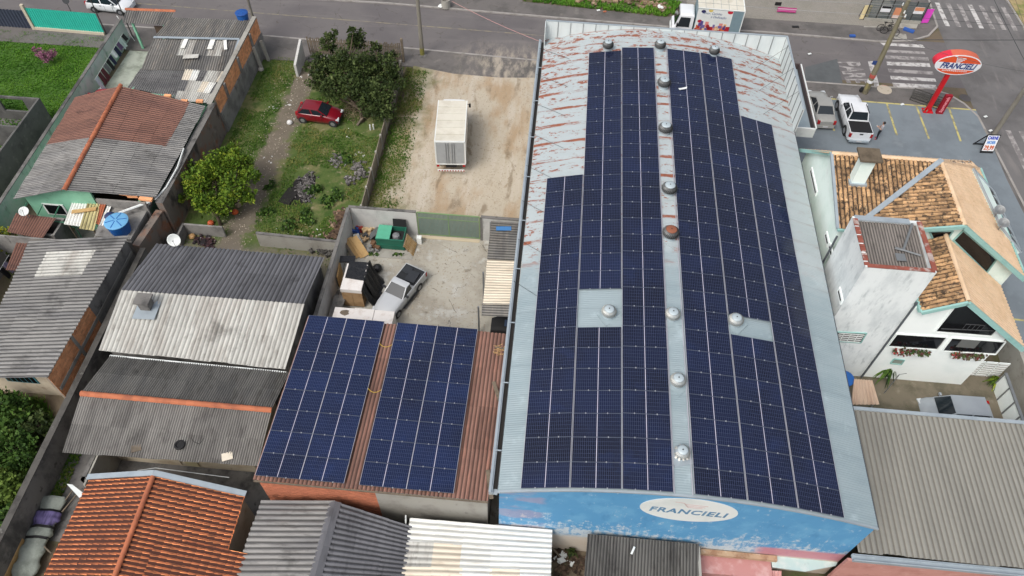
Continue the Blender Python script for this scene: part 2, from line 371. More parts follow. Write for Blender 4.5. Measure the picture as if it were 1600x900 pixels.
sheet('pavement', kf + [(31, 100), (31, 66.5), (-110, 66.5)], .10, M_pave, .15)
# far side plots
def paver(nt, c, b):
    br = N(nt, 'TexBrick'); L(nt, pos(nt, (2.6, 2.6, 1)), br.inputs['Vector']); br.inputs['Scale'].default_value = 1
    br.inputs['Color1'].default_value = S(168, 162, 154); br.inputs['Color2'].default_value = S(150, 146, 140); br.inputs['Mortar'].default_value = S(112, 108, 100); br.inputs['Mortar Size'].default_value = .05
    return mixc(nt, .75, c, br.outputs['Color'])
M_paver = mat('block_paving', S(160, 156, 146), ((S(128, 128, 108), .6, .45, .7, .7),), .95, extra=paver)
sheet('paved_forecourt', rect(11.5, 31, 64.3, 85), .115, M_paver, .15)
sheet('grass_verge', [(-4, 64.6), (9.5, 63.6), (10.9, 64.2), (10.9, 67.5), (-4, 68.2)], .118, M_ground)
sheet('rubble_plot', [(-4, 66.9), (10.9, 66.9), (10.9, 90), (-4, 90)], .122, mat('sandy_plot', S(182, 164, 140), ((S(130, 116, 92), .8, .42, .66, .8), (S(96, 100, 60), 1.5, .55, .72, .8)), 1, bump=(8, .4, .05)))
sheet('corner_pad', [A(1349, 35)[:2], A(1434, 39)[:2], A(1431, 46)[:2], A(1349, 44)[:2]], .108, M_concrete)
sheet('corner_pad', [A(1392, 52)[:2], A(1415, 55)[:2], A(1417, 65)[:2], A(1397, 62)[:2]], .108, M_concrete)
strip('kerb', [A(1572, 0)[:2], A(1604, 52)[:2], A(1640, 70)[:2]], .18, -.05, .12, M_kerb)
M_dryverge = mat('dry_verge', S(168, 150, 110), ((S(120, 128, 70), .8, .42, .62, .9), (S(190, 174, 140), 3, .58, .76, .6)), 1, bump=(12, .4, .04))
sheet('dry_verge', [A(1574, -2)[:2], A(1606, 52)[:2], A(1700, 80)[:2], A(1700, -60)[:2], A(1560, -40)[:2]], .10, M_dryverge, .13)
# parking apron (blue-grey painted)
M_apron = mat('blue_grey_floor_paint', S(126, 136, 143, .85), ((S(112, 121, 128, .85), .35, .42, .66, .8), (S(140, 148, 153, .85), .9, .55, .75, .6), (S(108, 112, 116, .85), 2.2, .62, .78, .5)), .75, bump=(30, .1, .01))
apx = [A(x, y)[:2] for x, y in ((1290, 155), (1400, 164), (1490, 172), (1524, 174), (1540, 205), (1556, 245), (1572, 282), (1600, 338))]
sheet('parking_apron', [(17, 51.9)] + [tuple(p) for p in apx] + [(35.0, 36), (35.1, 20), (30.2, 20), (30.2, 38), (17, 38)], .106, M_apron)
def line(name, p, q, w, z, m, za=0):
    a, c = A(*p, za), A(*q, za); d = (c - a).normalized(); n = Vector((-d.y, d.x, 0)) * w / 2
    return sheet(name, [(a + n)[:2], (c + n)[:2], (c - n)[:2], (a - n)[:2]], z, m)
for p, q in (((1290, 155.5), (1524, 173.5)),): line('bay_line', p, q, .16, .112, M_yellow)
for p, q in (((1297, 185), (1302.5, 206)), ((1384.5, 163), (1400.5, 213)), ((1430.5, 166.5), (1450.5, 218.5)), ((1482, 171.5), (1500, 222.5))): line('bay_line', p, q, .16, .116, M_yellow)
line('bay_line', (1580, 500), (1606, 503), .14, .112, M_yellow)
# dirt lot and yard, vacant lot, lawn
def lotmask(nt, c, b):
    sx = N(nt, 'SeparateXYZ'); L(nt, pos(nt), sx.inputs[0])
    nz = mth(nt, 'MULTIPLY', mth(nt, 'SUBTRACT', noise(nt, pos(nt), .45, 6, .7), .5), 9)
    gx = smooth(nt, mth(nt, 'ADD', sx.outputs[0], nz), -9.6, -12.6)
    gr = mixc(nt, noise(nt, pos(nt), 2.5, 5, .7), S(70, 84, 44), S(150, 142, 96))
    wv = mth(nt, 'ADD', sx.outputs[0], mth(nt, 'MULTIPLY', mth(nt, 'SUBTRACT', noise(nt, pos(nt, (1, .5, 1)), .22, 3), .5), 5))
    rut = mth(nt, 'MULTIPLY', smooth(nt, mth(nt, 'PINGPONG', mth(nt, 'DIVIDE', wv, 1.7), .5), .16, .05), smooth(nt, noise(nt, pos(nt, (1, .6, 1)), .5, 5, .7), .46, .62))
    c = mixc(nt, mth(nt, 'MULTIPLY', rut, .75), c, S(136, 120, 98))
    return mixc(nt, mth(nt, 'MULTIPLY', gx, .9), c, gr)
M_lot = mat('gravel_lot', S(192, 182, 164), ((S(176, 152, 122), .22, .44, .60, .9, (1.2, .5, 1)), (S(204, 196, 182), .5, .48, .66, .6, (1.8, .3, 1)), (S(150, 132, 104), 1.6, .56, .72, .6, (1.5, .6, 1)), (S(140, 124, 104), 5, .56, .7, .4), (S(224, 216, 202), 16, .62, .74, .6), (S(120, 104, 84), 22, .66, .76, .6)), 1, bump=(22, .5, .03), extra=lotmask)
sheet('gravel_lot', [(-13.0, 34.8), (-1.2, 34.8), (-1.2, 53.3), (-5, 52.9), (-9, 53.0), (-12.5, 53.7)], .109, M_lot, .1)
M_yard = mat('yard_concrete', S(182, 178, 166), ((S(156, 150, 138), .4, .44, .62, .85), (S(196, 196, 190), .8, .5, .66, .8), (S(118, 108, 92), .9, .58, .7, .75), (S(134, 128, 116), 5, .56, .72, .5), (S(92, 86, 78), 1.8, .66, .74, .6)), .95, bump=(25, .25, .02), extra=cracks)
sheet('concrete_yard', rect(-13.6, -1.2, 14, 34.78), .02, M_yard)
def pathmask(nt, c, b):
    sx = N(nt, 'SeparateXYZ'); L(nt, pos(nt), sx.inputs[0]); X, Y = sx.outputs[0], sx.outputs[1]
    nz = mth(nt, 'MULTIPLY', mth(nt, 'SUBTRACT', noise(nt, pos(nt), .8, 6, .75), .5), 4.2)
    cx = mth(nt, 'ADD', mth(nt, 'MULTIPLY', mth(nt, 'SUBTRACT', Y, 30), -.02), 21.65)
    d = mth(nt, 'ABSOLUTE', mth(nt, 'ADD', mth(nt, 'ADD', X, cx), nz))
    f = smooth(nt, d, 1.3, .5)
    dirt = mixc(nt, noise(nt, pos(nt), .8, 5, .7), S(84, 75, 66), S(142, 132, 118))
    c = mixc(nt, mth(nt, 'MULTIPLY', f, .95), c, dirt)
    f2 = smooth(nt, mth(nt, 'ADD', Y, mth(nt, 'MULTIPLY', nz, .8)), 33.2, 31.8)
    return mixc(nt, mth(nt, 'MULTIPLY', f2, .8), c, S(126, 118, 106))
M_vac = mat('rough_grass_soil', S(82, 100, 46), ((S(128, 122, 84), .5, .46, .64, .8), (S(58, 86, 28), .9, .46, .64, .85), (S(156, 142, 116), 1.5, .58, .74, .8), (S(100, 84, 64), 2.5, .62, .78, .6)), 1, bump=(16, .6, .05), extra=pathmask)
sheet('vacant_lot', [(-25.6, 29.3), (-13.5, 29.3), (-13.3, 54), (-25.6, 54.6)], .030, M_vac)
M_lawnsoil = mat('lawn_soil', S(60, 96, 26), ((S(78, 118, 34), .5, .42, .66, .85), (S(48, 70, 26), 1.4, .54, .74, .8)), 1, bump=(20, .5, .04))
sheet('lawn', [(-62, 30), (-37.7, 30), (-38.1, 55), (-62, 55.4)], .034, M_lawnsoil)
M_tile = mat('stained_floor_tiles', S(186, 192, 180), ((S(140, 146, 134), .8, .42, .66, .85), (S(110, 116, 106), 2.5, .56, .72, .7)), .9)
sheet('side_alley', rect(-37.3, -32.9, 36, 54), .026, M_tile)
sheet('alley_floor', rect(-32.9, -24.5, 29.5, 34), .026, M_plaster_dark)
sheet('passage_floor', rect(-25.8, -13.3, 11.5, 29.3), .022, M_plaster_dark)
sheet('house_yard', [(16.8, 21), (30.2, 21), (30.2, 27.5), (16.8, 27.5)], .024, mat('mossy_yard_concrete', S(120, 112, 96), ((S(92, 88, 72), .7, .42, .66, .9), (S(150, 142, 126), 1.5, .55, .74, .6), (S(80, 90, 56), 2.5, .6, .76, .6)), .95, bump=(20, .3, .02)))
# grass
def srgb_leaf(name, cols, rough=.7):
    m = bpy.data.materials.new(name); m.use_nodes = True; nt = m.node_tree; b = nt.nodes['Principled BSDF']
    at = N(nt, 'Attribute', attribute_name='tint'); r = N(nt, 'ValToRGB'); L(nt, at.outputs['Fac'], r.inputs[0])
    r.color_ramp.elements[0].color = cols[0]; r.color_ramp.elements[1].color = cols[-1]
    for i, c in enumerate(cols[1:-1]):
        e = r.color_ramp.elements.new((i + 1) / (len(cols) - 1)); e.color = c
    L(nt, r.outputs[0], b.inputs['Base Color']); b.inputs['Roughness'].default_value = rough; b.inputs['Specular IOR Level'].default_value = .25
    MATS[name] = m; return m
M_grass = srgb_leaf('grass_blades', [S(50, 92, 20), S(78, 128, 32), S(112, 154, 50)])
M_grassdry = srgb_leaf('rough_grass_blades', [S(50, 84, 22), S(80, 116, 38), S(144, 138, 82)])
def vnoise(x, y, s, seed=0):
    def h(i, j):
        n = math.sin(i * 127.1 + j * 311.7 + seed * 17.3) * 43758.5453; return n - math.floor(n)
    x, y = x * s, y * s; i, j = math.floor(x), math.floor(y); u, v = x - i, y - j; u = u * u * (3 - 2 * u); v = v * v * (3 - 2 * v)
    return (h(i, j) * (1 - u) + h(i + 1, j) * u) * (1 - v) + (h(i, j + 1) * (1 - u) + h(i + 1, j + 1) * u) * v
def inpoly(x, y, P):
    c = False; n = len(P)
    for i in range(n):
        x0, y0 = P[i][:2]; x1, y1 = P[(i + 1) % n][:2]
        if (y0 > y) != (y1 > y) and x < (x1 - x0) * (y - y0) / (y1 - y0) + x0: c = not c
    return c
def grass(name, poly, n, h, m, mask=None, z=.03, label=None, w=.03):
    b = MB(); xs = [p[0] for p in poly]; ys = [p[1] for p in poly]
    for _ in range(n):
        x, y = random.uniform(min(xs), max(xs)), random.uniform(min(ys), max(ys))
        if not inpoly(x, y, poly): continue
        k = 1 if mask is None else mask(x, y)
        if random.random() > k: continue
        hh = h * random.uniform(.5, 1.2) * (.6 + .8 * vnoise(x, y, 1.1, 3)); a = random.uniform(0, 6.28); t = min(1, max(0, .6 * vnoise(x, y, .8, 5) + .5 * random.random()))
        for q in range(3):
            a2 = a + q * 2.1 + random.uniform(-.4, .4); dx, dy = math.cos(a2), math.sin(a2); ww = w * random.uniform(.7, 1.5)
            b.face([(x - dy * ww, y + dx * ww, z), (x + dy * ww, y - dx * ww, z), (x + dx * hh * .7, y + dy * hh * .7, z + hh)], t)
    o = b.build(name, m); tag(o, label, 'grass', kind='stuff'); return o
def vac_mask(x, y):
    d = abs(x + 21.65 - .02 * (y - 30) + (vnoise(x, y, .7, 9) - .5) * 1.2)
    k = 0 if d < 1.1 else .9
    k *= 0 if vnoise(x, y, .55, 2) < .36 else 1
    if y < 32.6: k *= .15
    return k
grass('rough_grass', [(-25.3, 31), (-13.8, 31), (-13.6, 53.6), (-25, 53.8)], 24000, .13, M_grassdry, vac_mask, .03, 'patchy rough grass growing over the vacant lot round the parked red car', .032)
grass('lawn_grass', [(-52, 36), (-38.2, 36), (-38.4, 54.6), (-52, 54.8)], 20000, .1, M_grass, lambda x, y: .95, .034, 'bright green mown lawn behind the turquoise corrugated fence', .045)
grass('verge_grass', [(-4, 64.6), (9.5, 63.6), (10.9, 64.2), (10.9, 67.3), (-4, 68)], 4000, .3, M_grass, lambda x, y: .9 if vnoise(x, y, .8, 4) > .35 else .1, .12, 'unkempt green grass verge behind the far pavement', .06)
grass('lot_grass', [(-13, 35), (-10.2, 35), (-10.8, 44), (-11, 53), (-13, 53.4)], 7000, .12, M_grassdry, lambda x, y: max(0, min(1, (-10.6 - x) / 2 + (vnoise(x, y, .7, 8) - .5))), .11, 'grass creeping along the fence edge of the gravel lot', .03)
grass('passage_grass', [A(80, 708)[:2], A(128, 712)[:2], A(90, 790)[:2], A(78, 770)[:2]], 800, .16, M_grassdry, None, .03, 'narrow strip of grass beside the blackened boundary wall', .05)
def stones(name, label, x0, x1, y0, y1, z, n, s0, s1, m, seed):
    random.seed(seed); b = MB()
    for _ in range(n):
        x, y, s = random.uniform(x0, x1), random.uniform(y0, y1), random.uniform(s0, s1)
        b.obox((x, y, z + s * .15), (s, s * random.uniform(.6, 1), s * .5), random.uniform(0, 3))
    o = b.build(name, m); tag(o, label, 'gravel', kind='stuff')
M_stone = mat('loose_gravel', S(186, 174, 156), ((S(152, 138, 120), 3, .45, .6, .9), (S(222, 216, 206), 5, .56, .7, .8)), 1, tint=.3)
stones('loose_gravel', 'loose gravel scattered over the truck lot', -12.3, -1.6, 35.2, 52.6, .11, 2600, .02, .06, M_stone, 41)
stones('loose_gravel', 'grit and pebbles scattered over the concrete yard', -13.3, -3.4, 24.5, 34.4, .02, 1300, .02, .07, M_stone, 42)
stones('loose_gravel', 'pebbles along the dirt path of the vacant lot', -23.6, -20.2, 31, 53.5, .03, 1000, .02, .08, M_stone, 43)
# ================================================================ corrugated roofing
def corr(th, m, c00, c10, c01, c11, pitch=.19, amp=.028, sheet=(1.06, 2.3), name='roof_sheet', jit=.012, prof='sin', thing_mats=None, over=.12, lift=.014):
    """ribs run from edge c00-c10 (eave) to edge c01-c11 (upper); every sheet is an object of its own"""
    c00, c10, c01, c11 = map(Vector, (c00, c10, c01, c11))
    def P(u, v): return (c00 * (1 - u) + c10 * u) * (1 - v) + (c01 * (1 - u) + c11 * u) * v
    W = ((c10 - c00).length + (c11 - c01).length) / 2; Hh = ((c01 - c00).length + (c11 - c10).length) / 2
    nu = max(1, round(W / sheet[0])); nv = max(1, round(Hh / sheet[1]))
    nw = max(1, round(W / nu / pitch)); k = 6 if prof == 'sin' else 4
    nrm = (c10 - c00).cross(c01 - c00).normalized()
    if nrm.z < 0: nrm = -nrm
    out = []
    for j in range(nv):
        for i in range(nu):
            b = MB(); sk = random.uniform(-.012, .012); u0, u1 = i / nu, (i + 1) / nu; v0, v1 = j / nv, (j + 1) / nv
            v0 = v0 - (over * random.uniform(.5, 1.5) / Hh if j > 0 else random.uniform(0, .07) / Hh); dz0 = lift if j else 0; dz = random.uniform(-jit, jit) * .5; dz2 = random.uniform(-jit, jit) * .5
            st = (0, .5, 1); P_ = []
            n = nw * k
            for s in st:
                row = []
                for q in range(n + 2):
                    u = u0 + (u1 - u0) * q / n + sk * (s - .5) / max(1, nu) * 2
                    if prof == 'sin': h = amp * math.cos(2 * math.pi * q / k)
                    else: h = amp if q % 4 in (0, 1) else -amp * .2
                    row.append(P(u, v0 + (v1 - v0) * s) + nrm * (h + dz0 * (1 - s) + dz * (1 - s) + dz2 * s + .003 * (i % 2)))
                P_.append(row)
            b.grid(P_)
            mm = m(i, j, nu, nv) if callable(m) else m
            if mm is None: continue
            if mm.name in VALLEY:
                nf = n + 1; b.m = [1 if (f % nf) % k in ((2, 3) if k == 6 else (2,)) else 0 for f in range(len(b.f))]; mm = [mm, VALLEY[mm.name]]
            o = b.build(name, mm, th, smooth=(prof == 'sin')); out.append(o)
    return out
def walls(th, x0, x1, y0, y1, h, m, t=.15, z0=0, sides='NSEW', name='wall'):
    r = {}
    for s in sides:
        b = MB()
        if s == 'S': b.bx(x0, x1, y0, y0 + t, z0, h)
        if s == 'N': b.bx(x0, x1, y1 - t, y1, z0, h)
        if s == 'W': b.bx(x0, x0 + t, y0 + t, y1 - t, z0, h)
        if s == 'E': b.bx(x1 - t, x1, y0 + t, y1 - t, z0, h)
        r[s] = b.build(name, m, th)
    return r
def ridge(th, p0, p1, m, r=.13, n=None, name='ridge_tile'):
    """half-round ridge tiles, each one an object"""
    p0, p1 = Vector(p0), Vector(p1); d = p1 - p0; Ln = d.length; n = n or max(1, round(Ln / .42)); d.normalize()
    sx = d.cross(Vector((0, 0, 1))).normalized(); up = sx.cross(d)
    for i in range(n):
        a, c = p0 + d * Ln * i / n, p0 + d * (Ln * (i + 1) / n + .04); rows = []
        for s, (q, rr) in enumerate(((a, r * 1.06), (c, r * .94))):
            rows.append([q + sx * math.cos(t) * rr + up * (math.sin(t) * rr - .04) for t in [math.pi * k / 5 for k in range(6)]])
        b = MB(); b.grid(rows); b.build(name, m, th, smooth=True)
# ================================================================ warehouse with the arched roof
XL, XR, YF, YB = -1.25, 15.95, 13.55, 48.6
def zr(x): return 8.5 - .0213 * (x - 7) ** 2
def on_roof(px, py):
    z = 8.0
    for _ in range(25): p = A(px, py, z); z = zr(p.x)
    return Vector((p.x, p.y, z))
def rust_roof(nt, c, b):
    sx = N(nt, 'SeparateXYZ'); L(nt, pos(nt), sx.inputs[0]); X, Y = sx.outputs[0], sx.outputs[1]
    nW = noise(nt, pos(nt, (.35, 1, 1)), 1.3, 5, .65)
    gate = smooth(nt, mth(nt, 'ADD', Y, mth(nt, 'MULTIPLY', mth(nt, 'SUBTRACT', nW, .5), 5)), 25.5, 29)
    heavy = smooth(nt, Y, 38, 48)
    fr = mth(nt, 'PINGPONG', mth(nt, 'ADD', mth(nt, 'DIVIDE', mth(nt, 'SUBTRACT', Y, 13.55), 1.67), .02), .5)
    n1 = noise(nt, pos(nt, (.45, 2.2, 1)), 1.1, 6, .7); n2 = noise(nt, pos(nt, (1.3, 2.6, 1)), 1.6, 6, .72)
    joint = mth(nt, 'MULTIPLY', smooth(nt, mth(nt, 'ADD', fr, mth(nt, 'MULTIPLY', mth(nt, 'SUBTRACT', n2, .5), .14)), .11, .05), smooth(nt, n1, .44, .54))
    line = mth(nt, 'MULTIPLY', mth(nt, 'MULTIPLY', smooth(nt, fr, .026, .010), smooth(nt, n2, .44, .56)), .5)
    spots = mth(nt, 'MULTIPLY', smooth(nt, fr, .33, .47), smooth(nt, mth(nt, 'ADD', n2, mth(nt, 'MULTIPLY', heavy, .05)), .51, .57))
    anyw = smooth(nt, mth(nt, 'ADD', n2, mth(nt, 'ADD', mth(nt, 'MULTIPLY', heavy, .05), mth(nt, 'MULTIPLY', smooth(nt, X, 1.0, -1.2), .05))), .60, .66)
    m1 = mth(nt, 'MAXIMUM', mth(nt, 'MAXIMUM', joint, line), mth(nt, 'MAXIMUM', spots, anyw))
    clean = mth(nt, 'SUBTRACT', 1, mth(nt, 'MULTIPLY', mth(nt, 'MULTIPLY', smooth(nt, X, 12.4, 13.6), smooth(nt, Y, 43, 38)), .85))
    f = mth(nt, 'MULTIPLY', mth(nt, 'MULTIPLY', m1, gate), clean)
    # older unpainted half is a little whiter and mottled
    c = mixc(nt, mth(nt, 'MULTIPLY', gate, .75), c, mixc(nt, n1, S(204, 212, 214), S(176, 186, 188)))
    sm = mth(nt, 'MULTIPLY', smooth(nt, fr, .02, .006), .35)
    c = mixc(nt, sm, c, S(128, 140, 146))
    rust = mixc(nt, noise(nt, pos(nt), 3.5, 4), S(116, 62, 46), S(176, 112, 88))
    L(nt, mth(nt, 'ADD', .42, mth(nt, 'MULTIPLY', f, .5)), b.inputs['Roughness'])
    return mixc(nt, f, c, rust)
M_roof = mat('painted_roof_metal', S(160, 176, 182), ((S(146, 164, 171), .5, .42, .68, .8, (.3, 1.5, 1)), (S(186, 204, 210), 1.2, .55, .75, .6)), .42, tint=.05, extra=rust_roof, spec=.5)
def blue_wall(nt, c, b):
    sx = N(nt, 'SeparateXYZ'); L(nt, pos(nt), sx.inputs[0]); X, Z = sx.outputs[0], sx.outputs[2]
    n1 = mth(nt, 'ADD', mth(nt, 'MULTIPLY', noise(nt, pos(nt, (1, 1, 1)), 3.2, 8, .78), .65), mth(nt, 'MULTIPLY', noise(nt, pos(nt, (2.6, 1, .35)), 1.6, 6, .7), .35)); n2 = noise(nt, pos(nt, (.5, 1, 1.6)), .6, 4)
    low = mth(nt, 'ADD', mth(nt, 'MULTIPLY', smooth(nt, Z, 5.6, 1.5), .16), mth(nt, 'MULTIPLY', mth(nt, 'SUBTRACT', n2, .5), .25))
    c = mixc(nt, mth(nt, 'MULTIPLY', smooth(nt, mth(nt, 'ADD', n1, low), .565, .67), .8), c, S(220, 228, 230))
    bare = smooth(nt, mth(nt, 'ADD', Z, mth(nt, 'MULTIPLY', mth(nt, 'SUBTRACT', n1, .5), 2.0)), 2.35, 1.9)
    c = mixc(nt, bare, c, mixc(nt, n2, S(226, 228, 224), S(196, 170, 140)))
    pinkm = mth(nt, 'MULTIPLY', smooth(nt, mth(nt, 'ADD', X, mth(nt, 'MULTIPLY', n1, 1.0)), 1.7, 1.2), smooth(nt, n2, .46, .56))
    c = mixc(nt, mth(nt, 'MULTIPLY', pinkm, .4), c, S(196, 158, 172))
    p2 = mth(nt, 'MULTIPLY', smooth(nt, mth(nt, 'ADD', X, n1), 11.8, 12.6), mth(nt, 'MULTIPLY', smooth(nt, Z, 3.2, 2.9), smooth(nt, Z, 1.9, 2.2)))
    c = mixc(nt, mth(nt, 'MULTIPLY', p2, .9), c, S(206, 136, 146))
    return c
M_bluewall = mat('worn_blue_wall_paint', S(92, 160, 208), ((S(112, 176, 218), .8, .44, .66, .8), (S(76, 144, 194), 1.5, .55, .74, .7, (1, 1, .5))), .8, bump=(14, .12, .02), extra=blue_wall)
wh = thing('warehouse', 'long warehouse with rust-streaked arched metal roof and worn blue front wall', 'warehouse', (7.3, 31, 0))
nx = 28
def arch(x0, x1, n): return [(x0 + (x1 - x0) * i / n, zr(x0 + (x1 - x0) * i / n)) for i in range(n + 1)]
# roof: 21 sheets laid over the arch, fine ribs across the building
ns = 21; dy = (YB - YF) / ns
for i in range(ns):
    y0, y1 = YF + i * dy, YF + (i + 1) * dy + .03; b = MB(); rows = []
    nr = 14
    for q in range(nr * 2 + 1):
        y = y0 + (y1 - y0) * q / (nr * 2); h = (.011 if q % 2 else 0) + (.008 if i % 2 else 0)
        rows.append([(x, y, z + h - .02) for x, z in arch(XL, XR, nx)])
    b.grid(rows); b.build('roof_sheet', M_roof, wh)
# front and rear gable walls
def gable(y, t, m, name):
    b = MB(); pts = [(XL + .06, y, 0)] + [(x, y, z - .06) for x, z in arch(XL + .06, XR - .06, nx)] + [(XR - .06, y, 0)]
    b.extr(pts, (0, t, 0)); return b.build(name, m, wh)
fw = gable(YF + .05, .2, M_bluewall, 'front_wall'); gable(YB - .3, .2, M_white, 'rear_wall')
b = MB()
for (x0, z0), (x1, z1) in zip(arch(XL, XR, nx), arch(XL, XR, nx)[1:]): b.bar((x0, YF - .01, z0 - .045), (x1, YF - .01, z1 - .045), .1, .09)
b.build('verge_trim', M_flash, wh)
b = MB(); b.bx(XL + .06, XL + .2, YF + .25, YB - .3, 0, 6.9); b.build('side_wall', M_lightwall, wh)
b = MB(); b.bx(XR - .2, XR - .06, YF + .25, YB - .3, 0, 6.6); b.build('side_wall', M_lightwall, wh)
# box gutter on the left with an outer lip, dark channel between
b = MB(); b.bx(XL - .42, XL - .30, YF - .05, YB, 6.80, 7.02); b.bx(XL - .42, XL - .02, YF - .05, YB, 6.74, 6.80); b.bx(XL - .30, XL - .24, YF - .05, YB, 6.80, 6.96)
gt = b.build('gutter', M_flash, wh)
b = MB(); b.bx(XL - .22, XL - .04, YF + .2, YB - .1, 6.805, 6.85); b.build('gutter_bed', M_dark, gt)
for i in range(9): b = MB(); b.bx(XL - .40, XL - .02, YF + 2 + i * 3.7, YF + 2.06 + i * 3.7, 7.021, 7.05); b.build('gutter_strap', M_flash, gt)
b = MB(); b.bx(XR - .02, XR + .05, YF, YB - 8, zr(XR) - .12, zr(XR) - .02); b.build('eave_trim', plain('dark_trim', (70, 76, 84), .6), wh)
# parapet panels, rear and right
M_par = mat('parapet_sheet', S(226, 234, 234), ((S(206, 216, 218), .8, .42, .68, .7, (1, 1, .3)),), .55, tint=.06)
npan = 19; pw = (XR - XL) / npan
for i in range(npan):
    x0 = XL + i * pw; b = MB(); z0 = min(zr(x0), zr(x0 + pw)) - .1; b.bx(x0 + .012, x0 + pw - .012, YB - .08, YB, z0, 8.62); b.build('parapet_panel', M_par, wh)
    b = MB(); b.bx(x0 - .018, x0 + .018, YB - .13, YB - .08, z0, 8.60); b.build('parapet_post', M_steel, wh)
npan = 9; pw = 8.0 / npan
for i in range(npan):
    y0 = YB - .12 - (i + 1) * pw; b = MB(); b.bx(XR, XR + .07, y0 + .012, y0 + pw - .012, 6.5, 8.62); b.build('parapet_panel', M_par, wh)
    b = MB(); b.bx(XR - .05, XR, y0 - .018, y0 + .018, 6.75, 8.60); b.build('parapet_post', M_steel, wh)
b = MB(); b.bx(XL, XR + .08, YB - .1, YB + .03, 8.625, 8.66); b.bx(XR - .02, XR + .1, YB - 8.1, YB - .1, 8.625, 8.66); b.build('parapet_cap', M_flash, wh)
b = MB(); b.bx(XL - .03, XL + .03, YB - .9, YB - .1, 6.9, 8.62); b.build('parapet_panel', M_par, wh)
# awning tray on the right
b = MB(); cp = [A(1231, 89, 4.9), A(1246, 90, 4.9), A(1274, 203, 4.9), A(1241, 203, 4.9)]
x1a = cp[2].x; ya, yb_ = cp[2].y, cp[0].y - 1.0
b.bx(XR + .1, x1a, ya, yb_, 4.35, 4.55); aw = b.build('awning_slab', mat('awning_floor', S(160, 176, 186), ((S(140, 156, 166), .7, .42, .68, .7),), .7), wh)
b = MB(); b.bx(x1a - .12, x1a, ya + .12, yb_, 4.55, 5.0); b.bx(XR + .1, x1a, yb_, yb_ + .12, 4.55, 5.0); b.build('awning_rim', plain('brown_rim', (84, 72, 72), .7), aw)
b = MB(); b.bx(x1a - .02, x1a + .08, ya, yb_, 5.0, 5.05); b.bx(XR + .1, x1a + .02, ya - .02, ya + .1, 4.2, 4.98); b.build('awning_edge', M_white, aw)
# guy cables on the roof edge
for y in [25.0 + i * 3.1 for i in range(8)]:
    b = MB(); b.cyl((XL - .35, y + .8, 7.02), (XL + 1.9, y - 1.2, zr(XL + 1.9) + .05), .011, n=4); b.build('stay_cable', M_dark, wh)
for y in (42.0, 44.5, 47):
    b = MB(); b.cyl((XR + .05, y + .5, 8.6), (XR - 2.2, y - .9, zr(XR - 2.2) + .03), .012, n=4); b.build('stay_cable', M_dark, wh)
# painted oval on the front wall
oc = AY(1076, 797, YF + .05); oc.y = YF + .045
e0, e1 = AY(1000, 790, YF + .05), AY(1152, 805, YF + .05); et, eb = AY(1076, 781, YF + .05), AY(1076, 816, YF + .05)
ax_ = (e1 - e0).length / 2; az_ = abs(et.z - eb.z) / 2; tl = (e1.z - e0.z) / (e1.x - e0.x)
b = MB(); b.extr([(oc.x + ax_ * math.cos(t), YF + .035, oc.z + az_ * math.sin(t) + tl * ax_ * math.cos(t) * .5) for t in [2 * math.pi * k / 48 for k in range(48)]], (0, .02, 0))
ov = b.build('painted_oval', M_white, fw)
M_logo = mat('faded_blue_lettering', S(92, 140, 176), ((S(150, 180, 200), 3, .5, .7, .6),), .8)
text_obj('lettering', 'FRANCIELI', 1.0, (oc.x, YF + .030, oc.z - .22), (1, 0, tl * .5), (0, 0, 1), M_logo, fw, stretch=(.68, .72), depth=.002, offset=.03, shear=.15, extra_space=1.12)
b = MB(); M_cart = plain('faded_cart_pink', (222, 200, 198))
zc = oc.z + az_ * .42
for p, q in (((-.75, .35), (-.35, .3)), ((-.35, .3), (-.1, -.25)), ((-.3, .15), (.75, .1)), ((-.2, -.05), (.65, -.1)), ((-.1, -.25), (.55, -.25))):
    b.bar((oc.x + p[0], YF + .03, zc + p[1] * .8), (oc.x + q[0], YF + .03, zc + q[1] * .8), .008, .06)
b.build('painted_cart', M_cart, fw)
# ================================================================ solar panels
def cells(nt, c, b):
    uv = N(nt, 'SeparateXYZ'); L(nt, pos(nt, (1, 1, 1), 'uv'), uv.inputs[0]); U, V = uv.outputs[0], uv.outputs[1]
    def ln(x, n, w): return smooth(nt, mth(nt, 'PINGPONG', mth(nt, 'MULTIPLY', x, n), .5), w, w * .45)
    lu = ln(U, 24, .045); lv = ln(V, 6, .022); bus = mth(nt, 'MULTIPLY', ln(V, 60, .16), .16)
    g = mth(nt, 'MAXIMUM', mth(nt, 'MAXIMUM', lu, lv), bus)
    mid = smooth(nt, mth(nt, 'ABSOLUTE', mth(nt, 'SUBTRACT', U, .5)), .0085, .0065)
    c = mixc(nt, mth(nt, 'MULTIPLY', g, .6), c, S(124, 134, 172))
    return mixc(nt, mid, c, S(198, 196, 214))
M_cell = mat('solar_cells', S(14, 25, 54, .8), ((S(9, 16, 36, .8), .28, .42, .66, .8), (S(21, 38, 78, .8), .5, .54, .74, .6)), .12, tint=.55, extra=cells, spec=.38)
M_cellb = mat('solar_cells_reflected_blue', S(16, 32, 68, .8), ((S(11, 21, 48, .8), .28, .42, .66, .8), (S(23, 44, 90, .8), .5, .54, .74, .6)), .12, tint=.5, extra=cells, spec=.38)  # bluer than the warehouse cells: reflection tint put into the base colour
M_alu = plain('anodised_aluminium', (206, 206, 216), .4, .3)
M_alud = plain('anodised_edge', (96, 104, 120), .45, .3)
M_clamp = plain('clamp_white', (176, 180, 188), .4)
